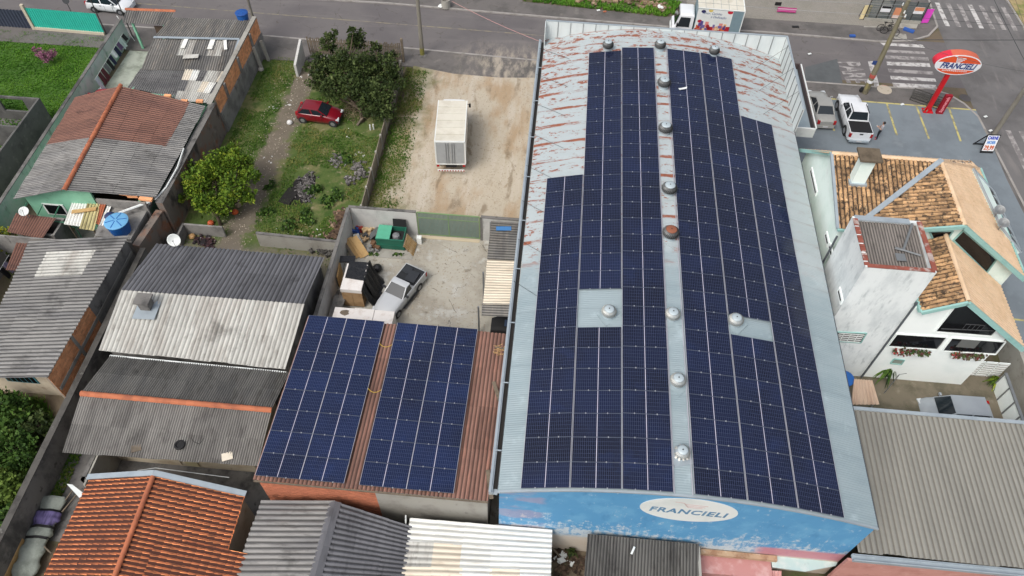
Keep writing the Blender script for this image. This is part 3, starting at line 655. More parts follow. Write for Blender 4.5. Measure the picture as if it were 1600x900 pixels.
def panel_mesh(w, h, mc=None):
    b = MB(); fw_, fh = .017, .013
    x, y = w / 2, h / 2
    b.uv = []
    def f(pts, m, uv=None):
        b.face([(p[0], p[1], p[2]) for p in pts], 0, m); b.uv += uv or [(0, 0)] * 4
    f([(-x + fw_, -y + fh, .034), (x - fw_, -y + fh, .034), (x - fw_, y - fh, .034), (-x + fw_, y - fh, .034)], 0, [(0, 0), (1, 0), (1, 1), (0, 1)])
    for s in (-1, 1):
        q = [(s * x, -y, .04), (s * x, y, .04), (s * (x - fw_), y, .04), (s * (x - fw_), -y, .04)]; f(q if s > 0 else q[::-1], 1)
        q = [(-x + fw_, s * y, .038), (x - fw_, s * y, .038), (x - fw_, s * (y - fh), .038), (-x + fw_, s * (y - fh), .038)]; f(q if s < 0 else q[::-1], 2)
        q = [(s * x, -y, 0), (s * x, y, 0), (s * x, y, .04), (s * x, -y, .04)]; f(q if s > 0 else q[::-1], 1)
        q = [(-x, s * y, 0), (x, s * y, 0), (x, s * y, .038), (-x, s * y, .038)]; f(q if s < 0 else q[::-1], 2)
    return b.data('solar_panel', [mc or M_cell, M_alu, M_alud])
def clamp_mesh(w, h):
    b = MB()
    b.obox((0, -h / 2, .05), (.045, .06, .03), 0, 0)
    return b.data('clamp', M_clamp)
def put_panel(parent, me, cm, c, xdir, ydir):
    xd = Vector(xdir).normalized(); yd = Vector(ydir).normalized(); zd = xd.cross(yd)
    jz = random.uniform(-.004, .004)
    o = bpy.data.objects.new('solar_panel', me); COL.objects.link(o); o.parent = parent
    M4 = Matrix((xd, yd, zd)).transposed().to_4x4(); M4 = M4 @ Matrix.Rotation(random.uniform(-.006, .006), 4, 'X') @ Matrix.Rotation(random.uniform(-.004, .004), 4, 'Y')
    M4.translation = Vector(c) - ORG[parent.name] + zd * (.07 + jz); o.matrix_local = M4
    for u in (-.5, .5): k = bpy.data.objects.new('clamp', cm); COL.objects.link(k); k.parent = o; k.location = (u + random.uniform(-.06, .06), 0, 0)
CW = 2.245
def column(parent, x0, x1, ytop, n, skip=()):
    p0, p1 = Vector((x0, 0, zr(x0))), Vector((x1, 0, zr(x1))); xd = (p1 - p0); w = xd.length
    ph = (ytop - 13.6) / n
    me = panel_mesh(w - .008, ph - .014); cm = clamp_mesh(w, ph)
    for r in range(n):
        if r in skip: continue
        yc = 13.6 + ph * (r + .5); zc = (p0.z + p1.z) / 2 + .03
        put_panel(parent, me, cm, ((x0 + x1) / 2, yc, zc), xd, (0, 1, 0))
arL = thing('solar_array', 'left block of dark blue solar panels on the arched warehouse roof', 'solar array', (3, 30, 8))
column(arL, -.2, 1.97, 33.55, 16); column(arL, 1.99, 4.22, 45.8, 26, (7, 8)); column(arL, 4.24, 6.46, 46.15, 26)
arR = thing('solar_array', 'right block of violet-dark solar panels on the arched warehouse roof', 'solar array', (11, 30, 8))
column(arR, 7.35, 9.66, 46.14, 26); column(arR, 9.68, 11.96, 46.2, 26, (7,)); column(arR, 11.98, 14.17, 40.1, 21)
# walkway edge rails between the blocks
for x in (6.5, 7.30):
    b = MB(); b.bx(x - .02, x + .02, YF + .05, 46.2, zr(x) + .005, zr(x) + .045); single('cable_rail', b, M_alu, 'thin metal rail beside the bare roof strip, ' + ('left' if x < 7 else 'right') + ' edge', 'rail')
# ---------------------------------------------------------------- turbine roof ventilators
M_ventdark = plain('vent_dark_fins', (122, 124, 124), .5, .4); M_ventin = plain('vent_drum', (70, 72, 74), .6); M_ventlight = plain('vent_pale_fins', (206, 206, 198), .5, .3); M_ventcap = plain('vent_cap', (196, 210, 216), .5, .2); M_ventrust = plain('vent_rust_cap', (150, 92, 68), .8)
def ventilator(label, p, r, fin_m, cap_m, flat=False, broken=False, group='turbine ventilators on the warehouse roof'):
    t = thing('roof_ventilator', label, 'roof ventilator', p, random.uniform(0, 1), group)
    b = MB(); b.bx(-r * 1.15, r * 1.15, -r * 1.3, r * 1.1, .0, .035); b.build('base_plate', M_roof if not broken else M_flash, t, local=True)
    b = MB(); b.cyl((0, 0, .03), (0, 0, .28), r * .72, n=14); b.build('neck', M_ventcap, t, local=True)
    hh = .36 if flat else .46
    prof = [(r * .72, .24), (r * .95, .24 + hh * .2), (r, .24 + hh * .45), (r * .92, .24 + hh * .75), (r * .62, .24 + hh)]
    b = MB(); b.lathe((0, 0, 0), [(a * .9, z) for a, z in prof], 18); b.build('drum', M_ventin if fin_m is M_ventdark else M_flash, t, smooth=True, local=True)
    b = MB(); nf = 26
    for k in range(nf):
        if broken and 3 < k < 12 and random.random() < .75: continue
        a0 = 2 * math.pi * k / nf; rows = []
        for i, (a, z) in enumerate(prof):
            tw = a0 + .10 * i; rows.append([(a * math.cos(tw), a * math.sin(tw), z), (a * .93 * math.cos(tw + .15), a * .93 * math.sin(tw + .15), z)])
        b.grid(rows)
    if broken:
        for k in range(5):
            a = 3.6 + k * .45; b.bar((r * .5 * math.cos(a), r * .5 * math.sin(a), .5), (r * 1.15 * math.cos(a), r * 1.15 * math.sin(a), random.uniform(.15, .4)), .09, .01)
    b.build('turbine_fins', fin_m, t, local=True)
    b = MB(); b.lathe((0, 0, 0), [(r * .66, .235 + hh), (r * .6, .26 + hh), (r * .3, .285 + hh), (.02, .29 + hh)], 18); b.build('cap', cap_m, t, smooth=True, local=True)
    b = MB(); b.cyl((0, 0, .28 + hh), (0, 0, .31 + hh), .035, n=6); b.build('bolt', M_dark, t, local=True)
vs = [((949, 78), .40, 'd', 'dark-finned ventilator at the rear left corner of the panels'), ((1030, 78), .40, 'd', 'dark-finned ventilator at the far end of the bare strip'), ((1114, 87), .38, 'd', 'dark-finned ventilator at the rear of the right panel block'),
      ((1036, 137), .46, 'd', 'dark-finned ventilator second from the far end of the bare strip'), ((1038, 208), .46, 'd', 'dark-finned ventilator third from the far end of the bare strip'), ((1044, 302), .47, 'd', 'dark-finned pale-capped ventilator on the strip just beyond the rusty one'), ((1046, 371), .48, 'r', 'ventilator with a rusty brown cap on the bare strip'),
      ((1049, 497), .40, 'l', 'pale ventilator on the strip nearest beyond the middle'), ((950, 493), .40, 'l', 'pale ventilator on the bare square inside the left panel block'), ((1147, 506), .40, 'l', 'pale ventilator in the gap of the right panel block'), ((1057, 600), .40, 'l', 'pale intact ventilator on the strip next to the broken one'), ((1063, 712), .38, 'b', 'broken ventilator with bent vanes near the front of the strip')]
for (x, y), r, k, lb in vs:
    p = on_roof(x, y); p.z -= .01
    ventilator(lb, p, r, M_ventlight if k in 'lb' else M_ventdark, M_ventrust if k == 'r' else M_ventcap, k in 'lb', k == 'b')
# loose bits on the roof
b = MB(); q = on_roof(1066, 142); b.face([(q.x - .2, q.y - .12, q.z + .16), (q.x + .25, q.y + .0, q.z + .2), (q.x + .3, q.y + .2, q.z + .22), (q.x - .05, q.y + .12, q.z + .15)])
b.face([(q.x - .2, q.y - .12, q.z + .155), (q.x - .05, q.y + .12, q.z + .145), (q.x - .3, q.y + .1, q.z + .12)])
single('plastic_scrap', b, M_white, 'white plastic scrap lying on the panels near a ventilator', 'scrap')
# ================================================================ shed with red roof and its own panels
ZN, ZF = 4.95, 4.35
sh = thing('storage_shed', 'low storage shed with faded red sheet roof and bare brick front', 'shed', (-7.3, 19, 0))
n0, n1 = A(394, 753, ZN), A(779, 784, ZN); f0, f1 = A(485, 497, ZF), A(800, 523, ZF)
YN, YFr = 14.0, 24.05
def shz(y): return ZN + (ZF - ZN) * (y - YN) / (YFr - YN)
SXL, SXR = -13.25, -1.75
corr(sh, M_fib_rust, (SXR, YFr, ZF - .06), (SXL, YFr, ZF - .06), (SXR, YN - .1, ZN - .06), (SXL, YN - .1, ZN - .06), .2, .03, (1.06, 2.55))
walls(sh, SXL + .1, SXR - .05, YN + .2, YFr - .2, 4.2, M_plaster_grey, sides='NWE')
def brick_wall(th, x0, x1, y, z0, z1, m, mm, bl=.22, bh=.085, axis='x', face=-1, name='wall', mort=True):
    b = MB(); nr = int((z1 - z0) / bh)
    for r in range(nr):
        o = (bl / 2 if r % 2 else 0); x = x0 - o
        while x < x1:
            a, c = max(x0, x) + .008, min(x1, x + bl) - .008
            if c - a > .03:
                d = random.uniform(.010, .028)
                if axis == 'x': b.bx(a, c, y - (d if face < 0 else 0), y + (d if face > 0 else 0), z0 + r * bh + .006, z0 + (r + 1) * bh - .006)
                else: b.bx(y - (d if face < 0 else 0), y + (d if face > 0 else 0), a, c, z0 + r * bh + .006, z0 + (r + 1) * bh - .006)
            x += bl
    w = MB()
    if axis == 'x': w.bx(x0, x1, y, y + .15, z0, z1) if face < 0 else w.bx(x0, x1, y - .15, y, z0, z1)
    else: w.bx(y - .15, y, x0, x1, z0, z1) if face > 0 else w.bx(y, y + .15, x0, x1, z0, z1)
    o = w.build(name, mm, th); q = b.build('brickwork', m, o, kind='stuff'); return o
brick_wall(sh, SXL + .1, -7.35, YN + .05, 0, ZN - .15, M_brick_red, M_mortar, name='front_wall')
b = MB(); b.bx(-7.35, SXR - .05, YN + .02, YN + .17, 0, ZN - .15); b.build('front_wall', M_concrete, sh, label='smooth cement-rendered half of the front wall')
b = MB(); b.bx(SXL, SXR, YN - .16, YN - .10, ZN - .2, ZN - .1); b.build('fascia_board', M_wood, sh)
def shed_array(label, xa0, xa1, xb0, xb1):
    ar = thing('solar_array', label, 'solar array', ((xa0 + xb1) / 2, 19, 4.6)); n = 8
    y0, y1 = 14.05, 24.1; ph = math.hypot(y1 - y0, ZN - ZF) / n; yd = Vector((0, y1 - y0, ZF - ZN)).normalized()
    for ca, cb in ((xa0, (xa0 + xa1) / 2), ((xa0 + xa1) / 2, xa1)):
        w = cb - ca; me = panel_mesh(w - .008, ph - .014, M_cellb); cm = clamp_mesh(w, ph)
        for r in range(n):
            y = y0 + (y1 - y0) * (r + .5) / n
            put_panel(ar, me, cm, ((ca + cb) / 2, y, shz(y) + .03), (1, 0, 0), yd)
    return ar
q0, q1, q2, q3 = A(485, 497, ZF).x, A(604, 506, ZF).x, A(624, 507, ZF).x, A(746, 517, ZF).x
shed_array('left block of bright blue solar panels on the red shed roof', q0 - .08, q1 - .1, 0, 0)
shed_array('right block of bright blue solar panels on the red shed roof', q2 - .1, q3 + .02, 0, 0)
M_ycable = plain('yellow_cable', (214, 178, 70))
for yy, lb in ((22.6, 'yellow cable crossing the red strip between shed panels, far one'), (19.6, 'yellow cable crossing the red strip between shed panels, middle one')):
    b = MB(); pts = [(q1 - .15 + (q2 - q1 + .1) * i / 6, yy - .25 * math.sin(math.pi * i / 6), shz(yy) + .1) for i in range(7)]
    for p, c in zip(pts, pts[1:]): b.cyl(p, c, .017, n=5)
    single('cable', b, M_ycable, lb, 'cable')
# loose timber and twigs on the red roof
def onsh(px, py):
    z = 4.6
    for _ in range(12): p = A(px, py, z); z = shz(p.y)
    return p + Vector((0, 0, .05))
for p, c, w, lb in (((771, 597), (781, 627), .2, 'grey board lying on the red shed roof'), ((762, 735), (768, 780), .2, 'dark short board at the front edge of the red shed roof'), ((787, 600), (778, 655), .12, 'thin orange strip of wood on the red shed roof'), ((774, 543), (799, 548), .1, 'pale stick lying across the red shed roof')):
    b = MB(); b.bar(onsh(*p), onsh(*c), w, .04); single('board', b, M_terra if 'orange' in lb else M_wood, lb, 'board')
b = MB()
for _ in range(26):
    p = onsh(random.uniform(770, 797), random.uniform(540, 556)); a = random.uniform(-.6, .6); l = random.uniform(.15, .55)
    b.cyl(p, p + Vector((math.cos(a) * l, math.sin(a) * l, .03)), .012, n=4)
single('twig_heap', b, M_plank, 'heap of dry twigs near the far corner of the red shed roof', 'twigs', kind='stuff')
b = MB()
for _ in range(60):
    p = onsh(random.uniform(772, 784), random.uniform(680, 745)) if True else 0; b.obox(p, (random.uniform(.05, .14), random.uniform(.05, .14), .03), random.uniform(0, 3))
single('leaf_litter', b, M_wood, 'brown leaf litter collected along the gutter side of the red roof', 'litter', kind='stuff')
# ================================================================ houses on the left
# ---- back shack with patched corrugated roofs
h = thing('shack', 'mint-walled shack with patched grey corrugated roofs beside the street', 'house', (-29.5, 49.5, 0))
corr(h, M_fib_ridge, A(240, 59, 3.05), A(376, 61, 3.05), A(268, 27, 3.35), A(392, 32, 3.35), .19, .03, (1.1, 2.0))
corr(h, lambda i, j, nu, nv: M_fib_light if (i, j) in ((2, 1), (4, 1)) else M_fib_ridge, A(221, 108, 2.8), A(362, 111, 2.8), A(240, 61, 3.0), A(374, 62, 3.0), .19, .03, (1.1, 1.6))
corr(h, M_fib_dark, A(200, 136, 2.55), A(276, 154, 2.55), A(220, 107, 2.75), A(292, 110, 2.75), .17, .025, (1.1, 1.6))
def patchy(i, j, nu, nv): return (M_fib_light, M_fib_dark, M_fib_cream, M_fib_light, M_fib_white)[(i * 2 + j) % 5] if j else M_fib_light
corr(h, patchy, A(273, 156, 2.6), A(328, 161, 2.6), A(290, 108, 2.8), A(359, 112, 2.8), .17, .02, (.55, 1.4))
b = MB(); b.bar(A(240, 58, 3.14), A(374, 61, 3.14), .22, .05); b.build('flashing', M_flash, h)
b = MB(); b.bar(A(374, 62, 3.12), A(358, 110, 2.9), .25, .05); b.build('flashing', M_flash, h)
walls(h, -32.9, -26.1, 44.6, 53.8, 2.55, M_mint2, sides='SNWE')
for (x, y), (dx, dy), mm, a in (((288, 68), (.35, 1.2), M_fib_white, .1), ((330, 69), (.4, 1.3), M_fib_white, .1), ((352, 70), (.25, 1.3), M_fib_white, .35), ((348, 47), (.9, .9), M_fib_light, -.2), ((298, 88), (1.2, .5), M_fib_light, .2)):
    b = MB(); p = A(x, y, 3.1); b.obox(p, (dx, dy, .02), a); single('sheet_scrap', b, mm, 'pale sheet scrap on the shack roof, ' + {288: 'left one of the three thin ones', 330: 'middle one of the three thin ones', 352: 'tilted right one of the three thin ones', 348: 'cream square near the rear water tank', 298: 'stained one lowest on the slope'}[x], 'scrap')
# entry roof
h2 = thing('gate_canopy', 'small corrugated canopy with terracotta ridge over the street gate', 'canopy', (-36.3, 53.3, 0))
corr(h2, M_fib_ridge, A(192, 35, 2.75), A(262, 39, 2.75), A(197, 15, 2.95), A(273, 18, 2.95), .19, .03, (1.1, 2))
ridge(h2, A(196, 14, 2.98), A(274, 17, 2.98), M_terra, .14)
for x, y in ((206, 34), (256, 38)):
    b = MB(); p = A(x, y, 2.7); b.bx(p.x - .08, p.x + .08, p.y - .08, p.y + .08, 0, 2.7); b.build('post', M_mint2, h2)
b = MB(); p = A(255, 38, 2.7); b.obox((p.x - .3, p.y + .2, 1.2), (1.4, .06, 2.3)); b.build('gate_leaf', plain('brown_gate', (84, 66, 56)), h2)
# ---- mint house
h = thing('mint_house', 'mint-green gable house with half brown, half grey corrugated roof', 'house', (-30.5, 38, 0))
ZR, ZE = 4.2, 3.2
R0, R1, R2 = A(188, 135, ZR), A(145, 215, ZR), A(101, 297, ZR)
corr(h, M_fib_brown, A(72, 227, ZE), A(118, 152, ZE), R1, R0, .19, .028, (1.06, 1.6))
corr(h, M_fib_midy if False else M_fib_mid, A(20, 312, ZE), A(73, 226, ZE), R2, R1, .19, .03, (1.06, 1.6))
def far_right(i, j, nu, nv): return M_fib_mid if j == 0 or (j == 1 and i >= nu - 1 and False) else M_fib_brown
corr(h, far_right, A(320, 166, ZE), A(285, 232, ZE), R0, R1, .19, .028, (1.06, 1.35))
corr(h, M_fib_mid, A(285, 232, ZE), A(243, 308, ZE), R1, R2, .19, .03, (1.06, 1.6))
ridge(h, R2 + Vector((0, -.1, .06)), R0 + Vector((0, .1, .06)), M_terra, .16)
yg = R2.y + .35
b = MB(); e0, e1 = A(20, 312, ZE), A(243, 308, ZE)
b.extr([(-35.2, yg, 0), (-35.2, yg, ZE - .1), (R2.x, yg, ZR - .12), (-30.3, yg, 3.75), (-30.3, yg, 0)], (0, .15, 0)); fwm = b.build('front_wall', M_mint2, h)
b = MB(); b.bx(-30.2, -26.8, yg, yg + .15, 0, 3.1); b.build('front_wall', M_plaster_grey, h, label='grey unpainted right part of the front wall')
walls(h, -35.2, -27.3, yg + .15, 43.0, 2.95, M_mint2, sides='NWE')
p = AY(84, 322, yg); b = MB(); b.bx(p.x - .75, p.x + .75, yg - .05, yg, 1.3, 2.35); wf = b.build('window', M_white, fwm)
b = MB(); b.bx(p.x - .62, p.x + .62, yg - .06, yg - .045, 1.4, 2.25); b.build('pane', M_glass, wf)
b = MB()
for k in range(4): b.cyl((p.x - 1.8 + k * 1.15, yg - 1.35, 2.1), (p.x - 1.8 + k * 1.15, yg, 2.3), .04, n=5)
b.cyl((p.x - 2.0, yg - 1.35, 2.1), (p.x + 1.9, yg - 1.35, 2.1), .04, n=5); b.cyl((p.x + 1.9, yg - 1.35, 0), (p.x + 1.9, yg - 1.35, 2.1), .04, n=5); b.cyl((p.x - 2, yg - 1.35, 0), (p.x - 2, yg - 1.35, 2.1), .04, n=5)
single('pergola_frame', b, plain('green_steel', (70, 130, 104)), 'bare green steel pergola frame before the mint house window', 'pergola')
# white parapet pieces, bricks and pipe at the eave of the mint house
for i, (x, y, l, a) in enumerate(((198, 303, 1.0, -.1), (208, 306, .7, .05), (228, 311, .9, -.05), (262, 150, .5, 0), (272, 160, .6, .2), (288, 158, .5, 0), (312, 158, .5, .1))):
    b = MB(); p = A(x, y, 3.25); b.obox(p, (l, .25, .16), a)
    single('loose_brick', b, M_brick, ('leftmost orange hollow brick piece on the mint house front eave', 'short orange hollow brick in the middle of the front eave pieces', 'orange hollow brick at the white pipe end of the front eave', 'leftmost brick on the rear edge of the brown roof slope', 'second brick on the rear edge of the brown roof slope', 'third brick on the rear edge of the brown roof slope', 'brick at the right end of the rear roof edge by the brick wall')[i], 'brick', 'loose bricks on the mint house roof')
b = MB(); pts = [A(287, 232, 3.2), A(277, 262, 3.1), A(260, 292, 3.0), A(242, 312, 2.95)]
for p, q in zip(pts, pts[1:]): b.cyl(p, q, .06, n=6)
single('drain_pipe', b, M_white, 'white drain pipe running along the mint house right eave', 'pipe')
b = MB(); b.cyl(A(186, 333, 2.85), A(234, 315, 3.0), .09, n=6); b.cyl(A(234, 315, 3.0), A(229, 325, 2.2), .08, n=6)
single('drain_pipe', b, M_white, 'thick white pipe leading to the blue-lidded water tank', 'pipe')
# annex slab and translucent sheets
h = thing('annex', 'low annex with unfinished concrete slab roof below the mint house', 'annex', (-28, 31.8, 0))
b = MB(); b.prism([A(168, 313, 2.4)[:2], A(237, 316, 2.4)[:2], A(204, 374, 2.4)[:2], A(148, 368, 2.4)[:2]], 2.2, 2.4); b.build('roof_slab', M_plaster_grey, h)
walls(h, -29.6, -27.0, 30.2, 32.9, 2.19, M_plaster_grey, sides='SWE')
sc = thing('lean_to', 'lean-to of white and yellowed sheets beside the mint wall', 'lean-to', (-31, 31.8, 0))
corr(sc, M_fib_white, A(100, 350, 2.3), A(129, 354, 2.3), A(117, 306, 2.7), A(141, 308, 2.7), .19, .03, (1.06, 3))
M_yel = FIB('sheet_yellowed', (196, 186, 136), (170, 158, 112), (136, 122, 84), SY, .15)
corr(sc, M_yel, A(124, 356, 2.4), A(146, 360, 2.4), A(140, 308, 2.75), A(158, 312, 2.75), .19, .03, (.55, 1.6), jit=.06)
corr(sc, M_terra, A(148, 348, 2.45), A(155, 350, 2.45), A(159, 312, 2.75), A(167, 313, 2.75), .19, .05, (.3, 1.4))
corr(sc, M_fib_white, A(155, 352, 2.4), A(160, 353, 2.4), A(168, 322, 2.6), A(173, 323, 2.6), .19, .03, (.3, 1.4))
for x, y in ((104, 350), (143, 358), (120, 308)):
    b = MB(); p = A(x, y, 2.3); b.cyl((p.x, p.y + .1, 0), (p.x, p.y + .1, 2.25), .05, n=6); b.build('post', M_wood, sc)
b = MB(); b.bar(A(112, 331, 2.66), A(150, 326, 2.72), .3, .05); b.build('batten', M_plank, sc)
def tank(label, p, r, hh, m1, m2, lid=True, rim=None):
    t = thing('water_tank', label, 'water tank', p, random.uniform(0, 1))
    b = MB(); b.lathe((0, 0, 0), [(r * .82, 0), (r * .9, hh * .3), (r, hh * .92), (r * 1.04, hh * .95), (r * 1.04, hh)], 24); b.build('barrel', m1, t, smooth=False, local=True)
    b = MB(); b.lathe((0, 0, 0), [(r * 1.06, hh * .97), (r * 1.06, hh * 1.02), (r * .9, hh * 1.06), (r * .3, hh * 1.12), (.03, hh * 1.13)], 24); l = b.build('lid', m2, t, local=True)
    b = MB()
    for k in range(6):
        a = k * math.pi / 3; b.bar((r * .15 * math.cos(a), r * .15 * math.sin(a), hh * 1.125), (r * .92 * math.cos(a), r * .92 * math.sin(a), hh * 1.06), .05, .035)
    b.build('lid_ribs', m1, l, local=True)
    return t
M_tankb = plain('tank_blue', (30, 98, 178), .5); M_tankl = plain('tank_light_blue', (112, 178, 224), .5); M_tankd = plain('tank_navy', (34, 84, 160), .5)
tank('blue water tank with light blue ribbed lid on the annex slab', A(187, 367, 2.4) + Vector((0, .35, 0)), .72, .95, M_tankb, M_tankl)
b = MB(); p = A(381, 38, 3.0); b.bx(p.x - .7, p.x + .7, p.y - .5, p.y + .6, 0, 3.0); single('tank_stand', b, M_concrete, 'concrete stand carrying the blue tank at the shack roof corner', 'stand')
tank('blue water tank with dark blue lid at the rear corner of the shack roof', A(381, 33, 3.0), .5, .8, M_tankb, M_tankd)
b = MB(); b.lathe(A(173, 340, 2.45), [(.3, 0), (.36, .2), (.2, .35), (.05, .38)], 10); single('tarp_bundle', b, plain('navy_tarp', (44, 58, 100)), 'crumpled navy tarp next to the light-blue-lidded tank', 'tarp')
# brown tile lean-to roofs at the far left
h = thing('brown_shed', 'small shed with two brown corrugated roof pieces behind the yellow-flowered bush', 'shed', (-33.5, 30.5, 0))
corr(h, M_fib_brown, A(66, 374, 2.2), A(12, 362, 2.2), A(88, 341, 2.5), A(26, 333, 2.5), .19, .028, (1.06, 1.6))
corr(h, M_fib_brown, A(36, 423, 2.0), A(10, 421, 2.0), A(60, 380, 2.25), A(28, 376, 2.25), .19, .028, (1.06, 1.6))
walls(h, -35.0, -32.4, 30.4, 32.0, 2.0, M_plaster_grey, sides='SNWE')
# ---- grey roof house at the left edge
h = thing('left_house', 'grey corrugated roof house at the left edge with brick side wall', 'house', (-30, 24.5, 0))
def dpatch(i, j, nu, nv):
    a, c = i / nu, j / nv
    if i >= nu - 3 and i < nu - 1 and 0 < j < nv - 1: return M_fib_light
    if i == nu - 3 and j == 1: return M_fib_white
    return M_fib_mid
corr(h, dpatch, A(-50, 592, 2.9), A(46, 378, 2.9), A(74, 590, 3.4), A(201, 369, 3.4), .24, .04, (1.06, 1.55))
brick_wall(h, 19.3, 24.4, -26.95, 0, 3.25, M_brick, M_mortar, .28, .16, 'y', 1, name='side_wall')
b = MB(); b.bx(-27.1, -26.92, 24.4, 29.8, 0, 3.3); b.build('side_wall', M_plaster_grey, h, label='grey plastered rear part of the side wall')
b = MB(); b.bx(-26.95, -26.88, 19.4, 29.7, 1.7, 1.95); b.bx(-26.95, -26.87, 22.0, 22.2, 0, 3.2); b.build('tie_beam', M_concrete, h)
M_cream = mat('cream_wall', S(206, 194, 172), ((S(176, 160, 136), .9, .42, .68, .8), (S(140, 110, 90), 2, .6, .76, .7)), .9)
yg = 19.9
b = MB(); b.bx(-36, -27.1, yg, yg + .15, 0, 2.95); fwl = b.build('front_wall', M_cream, h)
p = AY(47, 606, yg); b = MB(); b.bx(p.x - .95, p.x + .95, yg - .05, yg, 1.35, 2.3); wf = b.build('window', plain('teal_frame', (70, 130, 140)), fwl)
for i in range(6):
    b = MB(); x = p.x - .88 + i * .3; b.bx(x, x + .25, yg - .06, yg - .045, 1.42, 2.22); b.build('pane', M_glass, wf)
b = MB(); b.bx(-36, -35.85, yg + .15, 29.5, 0, 2.8); b.bx(-35.85, -27.1, 29.4, 29.5, 0, 2.8); b.build('rear_wall', M_plaster_grey, h)
# ---- grey and white roof house
def house_two_slope(label, cat, name, far, ridge_, near, zf, zr_, zn, mf, mn, wallm, wh_, sheetf=(1.06, 1.9), sheetn=(1.06, 1.9), inset=.3, ridge_m=None, sides='SNWE', pit=.19, amp=.03):
    f0, f1 = A(*far[0], zf), A(*far[1], zf); r0, r1 = A(*ridge_[0], zr_), A(*ridge_[1], zr_); n0, n1 = A(*near[0], zn), A(*near[1], zn)
    h = thing(name, label, cat, ((f0.x + f1.x) / 2, (f0.y + n0.y) / 2, 0))
    corr(h, mf, f1, f0, r1, r0, pit, amp, sheetf); corr(h, mn, n0, n1, r0, r1, pit, amp, sheetn)
    if ridge_m: ridge(h, r0 + Vector((0, 0, .05)), r1 + Vector((0, 0, .05)), ridge_m, .16)
    xl, xr, yn, yf = min(f0.x, n0.x) + inset, max(f1.x, n1.x) - inset, n0.y + inset, f0.y - inset
    w = walls(h, xl, xr, yn, yf, wh_, wallm, sides=sides)
    for x in (xl, xr - .15):
        b = MB(); b.extr([(x, yn, wh_), (x, yf, wh_), (x, r0.y, zr_ - .12)], (.15, 0, 0)); b.build('gable_wall', wallm, h)
    return h, w, (xl, xr, yn, yf)
h, w, _ = house_two_slope('house with dark grey rear slope and whitened front slope', 'house', 'white_slope_house', ((246, 381), (507, 403)), ((190, 453), (475, 475)), ((155, 546), (445, 576)), 2.9, 3.7, 2.9, M_fib_darky, M_fib_light, M_plaster_dark, 2.8, (1.06, 2.4), (1.06, 1.75), pit=.25)
b = MB(); p = A(232, 478, 3.55); b.obox(p, (1.3, 1.9, .04), .05); fl = b.build('chimney_flashing', M_flash, h)
ch = MB(); p = A(231, 480, 3.5); ch.bx(p.x - .3, p.x + .3, p.y - .3, p.y + .3, 3.3, 4.2); c_ = ch.build('chimney', M_plaster_dark, h)
b = MB(); b.bx(p.x - .45, p.x + .45, p.y - .4, p.y + .4, 4.25, 4.36); b.build('chimney_cap', M_plaster_dark, c_)
b = MB(); b.bar(A(172, 556, 2.85), A(447, 582, 2.85), .09, .09); b.build('gutter', M_white, h)
dp = thing('satellite_dish', 'white satellite dish on the rear eave of the dark grey roof', 'satellite dish', A(277, 383, 2.9))
def dish(dp, r, yaw, pitch, m=None):
    R = Matrix.Rotation(yaw, 3, 'Z') @ Matrix.Rotation(pitch, 3, 'X')
    b = MB(); b.lathe((0, 0, .55), [(.04, 0), (r * .5, .03), (r * .85, .1), (r, .16), (r * .98, .18), (r * .8, .12), (.03, .03)], 20, R=R); b.build('reflector', m or M_white, dp, smooth=True, local=True)
    b = MB(); b.cyl((0, 0, 0), (0, 0, .55), .03, n=6); b.build('mast', M_steel, dp, local=True)
    b = MB(); e = Vector((0, 0, .55)) + R @ Vector((0, 0, r * .9)); b.cyl(Vector((0, 0, .55)) + R @ Vector((0, -r, .16)), e, .015, n=4); b.cyl(e, e + R @ Vector((0, 0, .1)), .04, n=6); b.build('feed_arm', M_steel, dp, local=True)
dish(dp, .42, .3, 1.0)
# ---- grey roof with orange ridge
h, w, (xl, xr, yn, yf) = house_two_slope('wide grey lichen-speckled roof house with bright orange ridge tiles', 'house', 'orange_ridge_house', ((172, 557), (452, 582)), ((127, 615), (424, 641)), ((98, 706), (402, 728)), 2.9, 3.45, 2.85, FIB('fibre_cement_mossy', (104, 103, 100), (82, 82, 82), (66, 64, 60), SY, .22), FIB('fibre_cement_speckled', (130, 128, 124), (108, 106, 103), (90, 87, 84), SY, .2), M_cream, 2.75, (1.06, 1.5), (1.06, 2.0), 1.0, M_terra, pit=.13, amp=.02)
for x, y, w_, mm, lb in ((213, 701, .5, M_wood, 'brown rag lying on the speckled roof near its front edge'), (355, 714, .55, M_fib_cream, 'cream sheet scrap on the speckled roof near the solar shed')):
    b = MB(); b.obox(A(x, y - 1, 2.95), (w_, w_ * .8, .04), .4); single('scrap', b, mm, lb, 'scrap')
b = MB(); p = A(281, 696, 3.02); b.lathe(p, [(.2, 0), (.28, .03), (.28, .1), (.2, .12), (.15, .06)], 14); single('tyre', b, M_black, 'small black tyre lying on the speckled grey roof', 'tyre')
b = MB(); pts = [A(x, y, 3.08) for x, y in ((296, 678), (302, 690), (312, 694), (318, 684), (310, 676), (303, 680))]
for p, q in zip(pts, pts[1:]): b.cyl(p, q, .012, n=4)
single('wire_loop', b, M_black, 'loop of dark wire beside the tyre on the speckled roof', 'wire')
for x0, x1, mm in ((-22.2, -19.2, M_cream), (-18.9, -18.2, plain('cream_door', (196, 186, 150))), (-17.9, -14.9, M_cream)):
    b = MB(); b.bx(x0, x1, yn - .06, yn, .2, 2.2); b.build('front_panel', mm, w['S'])
b = MB(); b.bx(xl + .5, xl + .6, 13.8, yn, 0, 2.3); b.build('porch_post', M_concrete, h)
b = MB(); b.bx(-23.4, -23.2, 14.2, 15.6, 0, 1.9); b.bx(-23.4, -22.2, 14.2, 14.4, 0, 1.9); b.build('porch_wall', M_plaster_dark, h)
